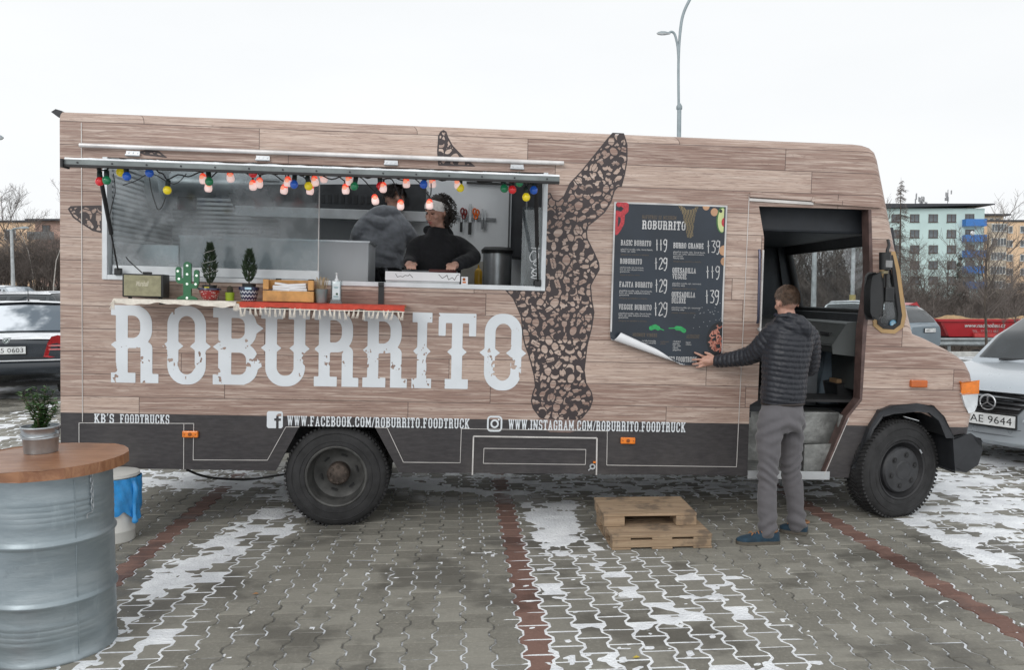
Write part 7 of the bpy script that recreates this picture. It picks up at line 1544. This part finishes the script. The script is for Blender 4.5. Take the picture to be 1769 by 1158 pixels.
# quilted jacket
tor = [(Q(1352, 697, Yb), .152, .112, yaw), (Q(1353, 680, Yb), .158, .118, yaw), (Q(1355, 655, Yb), .154, .118, yaw), (Q(1358, 620, Yb), .166, .126, yaw), (Q(1364, 590, Yb), .170, .124, yaw), (Q(1366, 570, Yb), .150, .108, yaw), (Q(1362, 556, Yb), .098, .082, yaw), (Q(1358, 547, Yb), .070, .070, yaw)]
b = MB(); loft(b, smooth_rings(tor)); limb(b, [Q(1350, 575, Yb), sh_l, Q(1318, 598, 5.60), el_l, Q(1270, 620, 5.78), wr_l], [.095, .086, .080, .070, .060, .046]); limb(b, [Q(1378, 578, Yb), sh_r, el_r, Q(1388, 630, Yb + .33), wr_r], [.085, .082, .070, .062, .048])
hood = [(1357, 549), (1372, 546), (1386, 553), (1396, 566), (1397, 578)]
limb(b, [Q(1362, 548, Yb - .045), Q(1378, 555, Yb - .075), Q(1391, 568, Yb - .085), Q(1394, 580, Yb - .075)], [.030, .050, .050, .030]); limb(b, [Q(1345, 553, Yb - .04), Q(1368, 566, Yb - .10), Q(1391, 577, Yb - .07)], [.022, .032, .028]); limb(b, [Q(1340, 556, Yb + .02), Q(1346, 548, Yb - .05), Q(1366, 545, Yb - .065), Q(1382, 552, Yb - .02), Q(1384, 560, Yb + .05)], [.018, .019, .021, .021, .018])
armP = [tuple(sh_l), tuple(Q(1318, 598, 5.60)), tuple(el_l), tuple(Q(1270, 620, 5.78)), tuple(wr_l)]; armR = [tuple(sh_r), tuple(el_r), tuple(wr_r)]; hoodc = np.array(Q(1386, 566, Yb - .08))
def quilt(co, no):
    dl, sl = seg_t(co, armP); dr, sr = seg_t(co, armR); z = co[:, 2]; hd2 = np.linalg.norm(co - hoodc, axis=1)
    arm = (dl < .098) & (sl > .035); s = np.where(arm, sl + co[:, 2] * .10, z + .012 * np.sin(co[:, 0] * 9 + 1) + .05 * co[:, 0]); wob = (fbm(co[:, 0] + co[:, 1], co[:, 2], .07, 3, 2) - .5) * .010
    r = np.abs(np.sin(np.pi * (s + wob) / .037)) ** .55; amp = np.where(hd2 < .085, .0035, .0085)
    cr = (fbm(co[:, 0] * 3 + co[:, 1] * 2, z * 1.2, .055, 13, 3) - .5) * .011; hem = np.where(z < tor[0][0].z + .03, -.004, 0)
    return amp * (r - .75) + cr + hem
fuse('jacket', b, JAK, man, .0065, 3, quilt)
limb(MB(), [Q(1340, 556, Yb), Q(1358, 550, Yb), Q(1376, 556, Yb)], [.01, .01, .01]); cl = MB(); cl.tube([Q(1358, 545, Yb) + Vector((.071 * math.cos(t), .066 * math.sin(t), .004 * math.sin(t))) for t in [6.2832 * i / 24 for i in range(25)]], .013, 10); cl.out('collar', mat('navy_collar', (.014, .017, .034), .8), man, smooth=180)
# trousers
b = MB(); loft(b, smooth_rings([(Q(1352, 690, Yb), .135, .105, yaw), (Q(1352, 708, Yb), .140, .118, yaw), (Q(1350, 730, Yb - .01), .148, .125, yaw), (Q(1350, 745, Yb), .135, .105, yaw)]))
LgL = [Q(1333, 725, 5.47), Q(1328, 765, 5.45), Q(1327, 812, 5.43), Q(1325, 860, 5.42), Q(1326, 918, 5.405)]; LgR = [Q(1368, 725, 5.58), Q(1367, 765, 5.61), Q(1366, 812, 5.625), Q(1373, 860, 5.625), Q(1377, 905, 5.62)]
limb(b, LgL, [.094, .085, .069, .063, .065]); limb(b, LgR, [.094, .084, .068, .062, .064])
zk = float(Q(1327, 812, 5.43).z)
def tfold(co, no):
    z = co[:, 2]; kn = np.exp(-((z - zk + .02) / .10) ** 2); hm_ = np.exp(-((z - .10) / .09) ** 2); cr = np.exp(-((z - .78) / .10) ** 2); d, s = seg_t(co, [tuple(p) for p in LgL]); tw = np.where(d < .12, 1.0, -1.0)
    w = np.sin((z * 1.0 + (co[:, 0] * .8 + co[:, 1] * .35) * tw) * 95 + 3 * fbm(co[:, 0], z, .15, 8, 2)); w2 = np.sin((z - co[:, 0] * .55 * tw + co[:, 1] * .3) * 70 + 4 * fbm(co[:, 0], z, .2, 18, 2))
    return .0075 * kn * w + .0085 * hm_ * w2 + .0075 * cr * w2 + folds(co, .16, 22, .011)
fuse('trousers', b, TRS, man, .0075, 4, tfold)
bt_ = MB(); bt_.tube([Q(1352, 697, Yb) + Vector((.140 * math.cos(t), .110 * math.sin(t), 0)) for t in [6.2832 * i / 28 for i in range(29)]], .010, 8); bt_.out('belt', mat('dark_brown_belt', (.02, .014, .012), .5), man, smooth=180)
SHOE = mat('blue_suede', (.010, .036, .062), .8, var=.25, vs=30, bump=.1, bs=300, sheen=.08); SOLE = mat('brown_grey_sole', (.10, .088, .070), .7); TANL = mat('tan_lining', (.26, .13, .06), .7)
def shoe(heel, toe, z0):
    h, t = Vector((heel.x, heel.y, z0)), Vector((toe.x, toe.y, z0)); L = (t - h).length; d = (t - h).normalized(); sdv = Vector((-d.y, d.x, 0)); r = bpy.data.objects.new('shoe', None); COL.objects.link(r); r.parent = man
    prof = [(0.0, .026, .060), (.05, .034, .072), (.18, .038, .074), (.32, .037, .078), (.46, .040, .066), (.62, .046, .050), (.78, .046, .040), (.90, .038, .032), (.97, .024, .024), (1.0, .008, .018)]; k = L / 1.0; nn = 14
    up, so = MB(), MB()
    for f, w, hh in prof:
        for j in range(nn + 1): a = math.pi * j / nn; up.v.append(tuple(h + d * (f * L) + sdv * (w * math.cos(a)) + Vector((0, 0, .018 + (hh - .0) * math.sin(a) ** .7))))
    for i in range(len(prof) - 1):
        for j in range(nn): up.f.append((i * (nn + 1) + j, i * (nn + 1) + j + 1, (i + 1) * (nn + 1) + j + 1, (i + 1) * (nn + 1) + j)); up.m.append(0)
    up.f.append(tuple(range(nn + 1))); up.m.append(0); up.out('upper', SHOE, r, smooth=180)
    o = [tuple((h + d * (f * L) + sdv * (w + .004))[:2]) for f, w, _ in prof] + [tuple((h + d * (f * L) - sdv * (w + .004))[:2]) for f, w, _ in prof[::-1]]
    so.prism(o, [], lambda x, y, dd: (x, y, z0 + dd), .001, .022).out('sole', SOLE, r, bevel=.004)
    tn_ = MB(); c = h + d * L * .22 + Vector((0, 0, .088)); tn_.tube([c + d * (.050 * math.cos(a)) + sdv * (.036 * math.sin(a)) for a in [6.2832 * i / 20 for i in range(21)]], .008, 8); tn_.out('lining', TANL, r, smooth=180)
    lc = MB()
    for q in range(4): p = h + d * (L * (.42 + .07 * q)) + Vector((0, 0, .018 + .072 - q * .0085)); lc.tube([p + sdv * .024 - Vector((0, 0, .010)), p + Vector((0, 0, .003)), p - sdv * .024 - Vector((0, 0, .010))], .0032, 6)
    for q in (-1, 1): lc.tube([p + Vector((0, 0, .004)), p + sdv * .022 * q + Vector((0, 0, .014)), p + sdv * .030 * q + d * .014 + Vector((0, 0, .0))], .003, 6)
    lc.out('lace', mat('orange_lace', (.36, .16, .06), .7), r)
shoe(Q(1345, 933, 5.40) , Q(1272, 935, 5.39), .001); shoe(Q(1395, 915, 5.60), Q(1347, 907, 5.69), .001)

# ---- two people at work inside the hatch
def inside(px, py, w): return TM @ S(px, py, w)
BLK = mat('black_hoodie_cloth', (.007, .0075, .010), .85, var=.2, vs=14, sheen=.04); GRYH = mat('grey_hoodie_cloth', (.20, .215, .24), .9, var=.15, vs=20, sheen=.3, bump=.05, bs=200); DHAIR = mat('dark_curly_hair', (.022, .015, .012), .6, var=.4, vs=60); LIPM = mat('lip_red', (.36, .13, .11), .45); KNIT = mat('pale_grey_knit', (.74, .72, .70), .9, var=.1, vs=50, bump=.25, bs=160)
wo = inside(755, 480, .55); wo.z = .96; wom = thing('person', 'woman in black hoodie and pale headband working behind the hatch sill', 'person', wo); Q = lambda px, py, w=.55: inside(px - 3, py - (7 if py < 470 else 0), w - .12) - wo
hm = Matrix.Translation(Q(757, 374, .53)) @ Matrix.Rotation(rad(-38), 4, 'Z') @ Matrix.Rotation(rad(15), 4, 'X') @ Matrix.Rotation(rad(5), 4, 'Y')
hm.translation += Vector((0, 0, 0)); b = MB(); head(b, hm, .97); sl, el, wl_2 = Q(722, 433, .52), Q(713, 458, .42), Q(709, 463, .27); sr, er, wr = Q(796, 432, .58), Q(820, 452, .46), Q(792, 464, .27)
limb(b, [Q(760, 386), Q(760, 412), Q(757, 450), Q(755, 520)], [.048, .055, .11, .11]); limb(b, [sl, el, wl_2], [.04, .036, .026]); limb(b, [sr, er, wr], [.04, .036, .026])
for wp, dr in ((wl_2, 1), (wr, -1)):
    limb(b, [wp, wp + Vector((dr * .012, -.045, -.008)), wp + Vector((dr * .02, -.075, -.012))], [.025, .031, .026], 12)
    for k in range(4): o_ = Vector((dr * (.046 - k * .019), -.075, -.010)); limb(b, [wp + o_, wp + o_ + Vector((dr * .012, -.035, -.006)), wp + o_ + Vector((dr * .018, -.045, -.030))], [.0105, .009, .0075], 10)
    limb(b, [wp + Vector((dr * .025, -.03, 0)), wp + Vector((dr * .055, -.055, .0)), wp + Vector((dr * .068, -.080, -.01))], [.012, .010, .008], 10)
fuse('body', b, SKIN, wom, .0052, 3); face_bits(wom, hm, DHAIR, .97, LIPM)
b = MB(); yw_ = rad(10); loft(b, smooth_rings([(Q(756, 530), .20, .13, yw_), (Q(756, 490), .195, .13, yw_), (Q(757, 455), .195, .13, yw_), (Q(758, 434), .185, .12, yw_), (Q(759, 421), .145, .10, yw_), (Q(760, 411), .085, .082, yw_), (Q(760, 401), .068, .070, yw_)])); limb(b, [Q(738, 428), sl, el, wl_2], [.075, .072, .060, .040]); limb(b, [Q(782, 428), sr, er, wr], [.075, .074, .064, .042]); limb(b, [Q(742, 405, .60), Q(764, 401, .66), Q(780, 412, .62)], [.035, .045, .035])
fuse('hoodie', b, BLK, wom, .009, 5, lambda co, no: folds(co, .13, 31, .012)); 
hd3 = MB(); bM = hm @ Matrix.Translation((0, .012, .040)) @ Matrix.Rotation(rad(-22), 4, 'X')
for j in range(9):
    t_ = j / 8 - .5; rr = 1.0 - .55 * t_ * t_ - .10 * t_
    for i in range(40): a = 6.2832 * i / 40; hd3.v.append(tuple(bM @ Vector((.085 * rr * math.cos(a), .105 * rr * math.sin(a), t_ * .075 + .003 * math.sin(a * 3)))))
for j in range(8):
    for i in range(40): hd3.f.append((j * 40 + i, j * 40 + (i + 1) % 40, (j + 1) * 40 + (i + 1) % 40, (j + 1) * 40 + i)); hd3.m.append(0)
hd3.out('headband', KNIT, wom, smooth=180)
R = random.Random(21); hr = MB(); hc = hm @ Vector((.0, .055, .030)); ell(hr, hm @ Vector((0, .03, .045)), (.080, .090, .088), hm.to_3x3(), 18); ell(hr, hm @ Vector((.0, .085, -.01)), (.075, .06, .10), hm.to_3x3(), 18)
for k in range(430):
    v = Vector((R.gauss(0, 1), R.gauss(0, 1), R.gauss(0, 1))).normalized(); lp = Vector((v.x * .115, .070 + v.y * .095, .015 + v.z * .125))
    if lp.y < .005 and lp.z < .085 or lp.y < -.03: continue
    p = hm @ lp; ax = Vector((R.gauss(0, .5), R.gauss(0, .5), -1)).normalized(); u = ax.orthogonal().normalized(); w = ax.cross(u); r_ = R.uniform(.006, .012); L = R.uniform(.03, .06)
    hr.tube([p + ax * (L * i / 9) + u * (r_ * math.cos(i * 1.25 + k)) + w * (r_ * math.sin(i * 1.25 + k)) for i in range(10)], [.0022] * 9 + [.0008], 3, caps=False)
hr.out('curly_hair', DHAIR, wom)
mo2 = inside(662, 480, 1.12); mo2.z = .96; mn = thing('person', 'man in grey hoodie bending over the back counter with his back to the hatch', 'person', mo2); Q = lambda px, py, w=1.12: inside(px, py, w) - mo2
hm = Matrix.Translation(Q(681, 345, 1.22)) @ Matrix.Rotation(rad(180 - 38), 4, 'Z') @ Matrix.Rotation(rad(28), 4, 'X'); b = MB(); head(b, hm, 1.0); sr, er, wr = Q(702, 402, 1.14), Q(722, 432, 1.32), Q(733, 446, 1.55); sl, el, wl_2 = Q(622, 402, 1.14), Q(622, 436, 1.34), Q(655, 448, 1.55)
limb(b, [Q(680, 365, 1.20), Q(668, 385, 1.14), Q(662, 430), Q(660, 520)], [.056, .062, .11, .11]); limb(b, [sr, er, wr], [.048, .04, .028]); limb(b, [sl, el, wl_2], [.048, .04, .028])
for wp in (wr, wl_2):
    limb(b, [wp, wp + Vector((0, .045, -.008)), wp + Vector((0, .075, -.012))], [.027, .033, .028], 12)
    for k in range(4): o_ = Vector((-.03 + k * .02, .075, -.01)); limb(b, [wp + o_, wp + o_ + Vector((0, .035, -.006)), wp + o_ + Vector((0, .045, -.03))], [.011, .0095, .008], 10)
    limb(b, [wp + Vector((-.03, .03, 0)), wp + Vector((-.055, .06, 0))], [.012, .009], 10)
fuse('body', b, SKIN, mn, .0058, 3); face_bits(mn, hm, DHAIR)
hM = hm @ Matrix.Translation((0, .012, .028)); cap = MB(); ell(cap, (0, 0, 0), (.081, .102, .098), None, 30); keep = [f for f in cap.f if all(ok_(Vector((cap.v[i][0] / .081, cap.v[i][1] / .102, cap.v[i][2] / .098))) for i in f)]; MB().add([hM @ Vector(v) for v in cap.v], keep).out('hair', DHAIR, mn, smooth=180); fuzz('hair_strands', DHAIR, mn, hM, (.081, .102, .098), ok_, 3000, .03, .0022, 6, 1.0, .6)
b = MB(); yw_ = rad(-12); loft(b, smooth_rings([(Q(660, 478), .175, .12, yw_), (Q(660, 455), .190, .13, yw_), (Q(661, 425), .200, .13, yw_), (Q(662, 398), .200, .125, yw_), (Q(664, 380, 1.13), .180, .110, yw_), (Q(669, 368, 1.16), .125, .095, yw_), (Q(674, 358, 1.18), .085, .08, yw_)])); limb(b, [Q(686, 384), sr, er, wr], [.08, .078, .064, .045]); limb(b, [Q(640, 384), sl, el, wl_2], [.08, .078, .064, .045]); limb(b, [Q(640, 372, 1.10), Q(656, 366, 1.05), Q(676, 368, 1.07), Q(694, 376, 1.14)], [.034, .05, .05, .034]); limb(b, [Q(642, 378, 1.06), Q(660, 386, 1.01), Q(682, 382, 1.05)], [.04, .055, .04])
fuse('hoodie', b, GRYH, mn, .009, 4, lambda co, no: folds(co, .12, 41, .016) + .004 * np.sin(co[:, 2] * 70 + co[:, 0] * 25) * np.exp(-((co[:, 2] - float(Q(660, 445).z)) / .12) ** 2))
b = MB(); loft(b, smooth_rings([(Q(660, 560), .17, .115, yw_), (Q(660, 500), .185, .125, yw_), (Q(660, 468), .192, .132, yw_), (Q(660, 462), .190, .130, yw_)])); fuse('apron', b, BLK, mn, .010, 4, lambda co, no: folds(co, .1, 51, .008)); c = Q(652, 466, .96); MB().tube(spline([c, c + Vector((-.05, -.02, .015)), c + Vector((-.07, -.02, -.03)), c, c + Vector((.05, -.02, .01)), c + Vector((.06, -.02, -.04)), c, c + Vector((.03, -.02, -.10))], 4), .010, 6).out('apron_bow', BLK, mn, smooth=180)
# ------------------------------------------------------------------ oil-drum table with a potted shrub
dc = G(92, 1113); dc = Vector((dc.x, dc.y, 0)); dt = thing('drum_table', 'high table made of a grey steel drum under a round wooden top', 'table', (dc.x, dc.y, 0))
DR = NT('drum_steel'); c_ = DR.coord(); st_ = DR.noise(DR.coord((1.2, 1.2, 5)), 3, 6, .62); f2 = DR.noise(DR.coord((6, 6, 1.2)), 3, 4, .6); sc_ = DR.noise(DR.coord((3, 3, 40)), 2, 3)
col = DR.mix(DR.step(st_, .35, .68), (.27, .32, .345), (.345, .395, .42)); col = DR.mix(DR.math('MULTIPLY', DR.step(f2, .55, .75), .45), col, (.42, .48, .51)); col = DR.mix(DR.math('MULTIPLY', DR.step(DR.noise(c_, 9, 5, .7), .62, .72), .22), col, (.14, .165, .18))
DR.set(col=col, metal=.62, rough=DR.math('ADD', .30, DR.math('MULTIPLY', f2, .26))); DR.bump(DR.math('ADD', st_, DR.math('MULTIPLY', sc_, .15)), .006, .5); DRUM = DR.mat
HD, RD = .885, .283; pr = [(0, .012), (RD - .012, .012), (RD - .008, 0), (RD + .003, .001), (RD + .004, .014), (RD - .002, .022)]
def rib(z, a): return [(RD, z - .022), (RD + a * .35, z - .013), (RD + a, z - .003), (RD + a, z + .003), (RD + a * .35, z + .013), (RD, z + .022)]
for z in (.11, .135, .16, .185): pr += [(RD, z - .009), (RD + .0022, z), (RD, z + .009)]
pr += rib(.285, .011)
pr += rib(.565, .011)
for z in (.66, .685, .71, .735, .76): pr += [(RD, z - .009), (RD + .0022, z), (RD, z + .009)]
pr += [(RD, HD - .03), (RD + .004, HD - .016), (RD + .004, HD), (RD - .01, HD), (0, HD - .01)]
MB().lathe(pr, (0, 0, 0), 72).out('drum', DRUM, dt, smooth=50)
sa_ = rad(-38); q = Vector((math.cos(sa_), math.sin(sa_), 0)); MB().tube([q * (RD + .001) + Vector((0, 0, .03)), q * (RD + .001) + Vector((0, 0, HD - .03))], .0025, 6).out('weld_seam', DRUM, dt)
R = random.Random(3); tb_ = [(.358 + R.uniform(-.006, .005)) for k in range(26)]; o = [(tb_[k] * math.cos(6.283 * k / 26 + .1), tb_[k] * math.sin(6.283 * k / 26 + .1)) for k in range(26)]
TW = NT('oiled_table_wood'); c_ = TW.coord((1, 1, 1)); gr_ = TW.noise(TW.coord((1.2, 26, 8)), 2.2, 5, .6, .8); bl = TW.noise(c_, 5, 4); spx = TW.n('SeparateXYZ'); TW.l(c_, spx.inputs[0])
col = TW.mix(TW.step(gr_, .35, .7), (.235, .100, .046), (.345, .170, .085)); col = TW.mix(TW.math('MULTIPLY', TW.step(bl, .45, .7), .5), col, (.15, .062, .030)); TW.set(col=col, rough=TW.math('ADD', .22, TW.math('MULTIPLY', bl, .3)), spec=.6); TW.bump(gr_, .003, .6)
MB().prism(o, [], lambda x, y, d: (x, y, d), HD + .001, HD + .044).out('table_top', TW.mat, dt, bevel=.004)
ch_ = MB(); a_ = rad(-22); q = Vector((math.cos(a_), math.sin(a_), 0)); t_ = Vector((-q.y, q.x, 0)); base = q * (RD + .008)
for k in range(7):
    z = HD - .02 - k * .026; ax = t_ if k % 2 else q; ch_.tube([base + ax * (.006 * math.cos(j * .5236)) + Vector((0, 0, z + .017 * math.sin(j * .5236))) for j in range(13)], .0022, 5)
ch_.tube([base + Vector((0, 0, z - .02)), base - t_ * .03 + Vector((0, 0, z - .025)), base - t_ * .03 + Vector((0, 0, z - .045))], .0028, 5); ch_.out('chain', STEEL, dt, smooth=60)
pp = G(71, 781, HD + .045); fp = thing('potted_shrub', 'small green shrub in a galvanised bucket on the drum table', 'potted plant', pp)
GB_ = mat('galvanised_bucket', (.40, .43, .45), .32, .8, var=.15, vs=14); MB().lathe([(0, .002), (.070, .002), (.074, 0), (.076, .01), (.080, .07), (.0835, .074), (.0835, .080), (.081, .084), (.086, .122), (.090, .126), (.089, .132), (.084, .132), (.083, .115), (.0, .112)], (0, 0, 0), 40).out('bucket', GB_, fp, smooth=40)
MB().tube([(.088 * math.cos(t__), -.088 * abs(math.sin(t__)), .096 - .012 * math.sin(t__)) for t__ in [math.pi * i / 24 for i in range(25)]], .0028, 6).out('bucket_handle', GB_, fp, smooth=60); [MB().cbox((s_ * .088, 0, .098), (.012, .02, .02)).out('handle_lug', GB_, fp, bevel=.003) for s_ in (-1, 1)]
MB().lathe([(0, .113), (.082, .112)], (0, 0, 0), 24).out('soil', SOIL, fp)
LG = mat('shrub_leaf', (.045, .105, .030), .42, var=.45, vs=25); R = random.Random(11); stm, lv = MB(), MB(); lvs = []
for k in range(20):
    a = R.uniform(0, 6.28); tilt = R.uniform(.05, .80); L = R.uniform(.11, .225); p = Vector((R.uniform(-.02, .02), R.uniform(-.02, .02), .11)); d = Vector((math.cos(a) * tilt, math.sin(a) * tilt, 1)).normalized(); pts = [p]
    for i in range(5): d = (d + Vector((R.gauss(0, .12), R.gauss(0, .12), .05))).normalized(); pts.append(pts[-1] + d * L / 5)
    stm.tube(pts, [.0028, .0024, .002, .0018, .0014, .001], 5)
    for i in range(1, 6):
        for j in range(5 if i < 5 else 6):
            b = pts[i] + (pts[i - 1] - pts[i]) * R.random(); az = R.uniform(0, 6.28); dd = Vector((math.cos(az), math.sin(az), R.uniform(-.1, .9))).normalized(); s_ = dd.cross(Vector((0, 0, 1))).normalized(); n_ = s_.cross(dd); l = R.uniform(.022, .038); w_ = l * .27
            lvs.append([b, b + dd * l * .35 + s_ * w_ + n_ * .002, b + dd * l * .75 + s_ * w_ * .7, b + dd * l - n_ * .003, b + dd * l * .75 - s_ * w_ * .7, b + dd * l * .35 - s_ * w_ + n_ * .002, b + dd * l * .5 - n_ * .002])
stm.out('stem', mat('green_brown_stem', (.07, .06, .03), .7), fp)
LF_ = [(0, 1, 6), (1, 2, 6), (2, 3, 6), (3, 4, 6), (4, 5, 6), (5, 0, 6)]
for l in lvs[:290]: MB().add(l, LF_).out('leaf', LG, fp)
for l in lvs[290:]: lv.add(l, LF_)
lv.out('leaves', LG, fp, kind='stuff')
# white tub with blue sack
bp = G(203, 942); bt = thing('waste_tub', 'white plastic tub with blue rubbish sack folded over its rim behind the drum', 'waste bin', (bp.x - .075, bp.y + .12, 0)); WPL = mat('white_tub_plastic', (.60, .60, .57), .45, var=.08)
MB().lathe([(0, .004), (.120, .004), (.124, 0), (.128, .01), (.130, .07), (.1325, .074), (.1325, .08), (.131, .084), (.148, .46), (0, .46)], (0, 0, 0), 36).out('tub', WPL, bt, smooth=40); MB().lathe([(.160, .452), (.168, .456), (.168, .476), (.145, .482), (0, .484)], (0, 0, 0), 36).out('tub_lid', WPL, bt, smooth=40)
BLB = mat('blue_sack_plastic', (.035, .27, .62), .3, var=.12, vs=20, bump=.03, bs=30, coat=.2); b = MB(); na, nz = 64, 16
for j in range(nz + 1):
    for i in range(na):
        a = 6.2832 * i / na; t_ = j / nz; z = .45 - t_ * (.27 + .03 * math.sin(a * 3 + 1) + .012 * math.sin(a * 11)); r = .166 - t_ * .010 + .006 * math.sin(a * 9 + t_ * 5) * t_ + .006 * math.sin(a * 17 - t_ * 9) + .014 * max(0, math.cos(a - .4)) * (1 - abs(t_ - .3)); b.v.append((r * math.cos(a), r * math.sin(a), z))
for j in range(nz):
    for i in range(na): b.f.append((j * na + i, j * na + (i + 1) % na, (j + 1) * na + (i + 1) % na, (j + 1) * na + i)); b.m.append(0)
b.out('sack', BLB, bt, smooth=180); MB().tube(spline([(.155, -.04, .42), (.175, -.05, .36), (.165, -.05, .28), (.168, -.06, .20), (.172, -.06, .13)], 4), [.02] * 8 + [.014] * 6 + [.02, .022, .006], 9).out('sack_knot', BLB, bt, smooth=60)

# ------------------------------------------------------------------ two cut-down pallets as a step
OLD = NT('weathered_pallet_wood'); gr_ = OLD.noise(OLD.coord((2.2, 30, 30)), 1.5, 5, .62, .5); bl = OLD.noise(OLD.coord((1, 1, 1)), 6, 5, .62); oi = OLD.n('ObjectInfo'); col = OLD.mix(OLD.step(gr_, .3, .72), (.26, .18, .115), (.43, .32, .215)); col = OLD.mix(OLD.math('MULTIPLY', oi.outputs['Random'], .35), col, (.30, .21, .13)); col = OLD.mix(OLD.math('MULTIPLY', OLD.step(bl, .50, .66), .65), col, (.095, .075, .058)); OLD.set(col=col, rough=.85); OLD.bump(gr_, .003, .7); OLDW = OLD.mat
def boards(root, x0, x1, y0, y1, z, th, n, name, along='x', gap=.004):
    R = random.Random(n); s_ = (y1 - y0) / n if along == 'x' else (x1 - x0) / n
    for k in range(n):
        j = R.uniform(-.003, .003)
        if along == 'x': MB().box(x0 + j, x1 + j, y0 + k * s_ + gap / 2, y0 + (k + 1) * s_ - gap / 2, z, z + th).out(name, OLDW, root, bevel=.003)
        else: MB().box(x0 + k * s_ + gap / 2, x0 + (k + 1) * s_ - gap / 2, y0 + j, y1 + j, z, z + th).out(name, OLDW, root, bevel=.003)
fl_, fr_ = G(1057, 951), G(1231, 948); pc = (fl_ + fr_) / 2; wl_ = (fr_ - fl_).length; yw = math.atan2(fr_.y - fl_.y, fr_.x - fl_.x) + rad(1)
p1 = thing('pallet_step', 'wider wooden pallet lying on the paving as the lower step', 'pallet', (pc.x, pc.y, 0), yw)
dp_ = .62; boards(p1, -wl_ / 2, wl_ / 2, 0, dp_, .079, .018, 5, 'deck_board')
for y0, y1 in ((0, .095), (dp_ / 2 - .05, dp_ / 2 + .05), (dp_ - .1, dp_)):
    MB().box(-wl_ / 2 + .004, wl_ / 2 - .004, y0 + .003, y1 - .003, .0125, .0625).out('bearer', OLDW, p1, bevel=.004)
for x0, x1 in ((-wl_ / 2, -wl_ / 2 + .13), (-.07, .07), (wl_ / 2 - .13, wl_ / 2)): MB().box(x0 + .002, x1 - .002, .004, dp_ - .004, .0635, .0780).out('cross_board', OLDW, p1, bevel=.002); MB().box(x0, x1, .0, dp_, .001, .0115).out('bottom_board', OLDW, p1, bevel=.002)
p2 = thing('pallet_step', 'narrower wooden pallet with open middle set on top of the lower pallet', 'pallet', Matrix.Translation((pc.x, pc.y, 0)) @ Matrix.Rotation(yw, 4, 'Z') @ Vector((-.032, .20, .0985)), yw + rad(-1.5)); w2 = wl_ * .92; w2 = .655
boards(p2, -w2 / 2, w2 / 2, 0,   .46, .0705, .0195, 4, 'deck_board')
for x0, x1 in ((-w2 / 2, -w2 / 2 + .15), (w2 / 2 - .15, w2 / 2)):
    for y0, y1 in ((.003, .10), (.17, .28), (.36, .457)): MB().box(x0 + .003, x1 - .003, y0, y1, .001, .0695).out('block', OLDW, p2, bevel=.004)
MB().box(-.05, .05, .36, .455, .03, .0695).out('block', OLDW, p2, bevel=.004); MB().box(-w2 / 2 + .16, w2 / 2 - .16, .40, .46, .001, .018).out('bottom_board', OLDW, p2)
# a fallen leaf and crumbs
for px, py, m, nm, lab, cat in ((441, 1027, mat('dry_leaf', (.35, .17, .06), .7), 'dry_leaf', 'small dry brown leaf lying on the paving in front of the rear wheel', 'leaf'), (1099, 1137, mat('yellow_scrap', (.55, .42, .06), .6), 'food_scrap', 'tiny yellow scrap on the snowy joints near the picture bottom', 'scrap')):
    p = G(px, py, .004); MB().add([(p.x - .022, p.y, .004), (p.x, p.y - .010, .009), (p.x + .024, p.y + .004, .005), (p.x + .002, p.y + .014, .012)], [(0, 1, 3), (1, 2, 3)]).out(nm, m, label=lab, category=None) if False else setp(MB().add([(p.x - .018, p.y, .004), (p.x, p.y - .010, .008), (p.x + .020, p.y + .004, .005), (p.x + .002, p.y + .012, .010)], [(0, 1, 3), (1, 2, 3)]).out(nm, m), lab, cat)
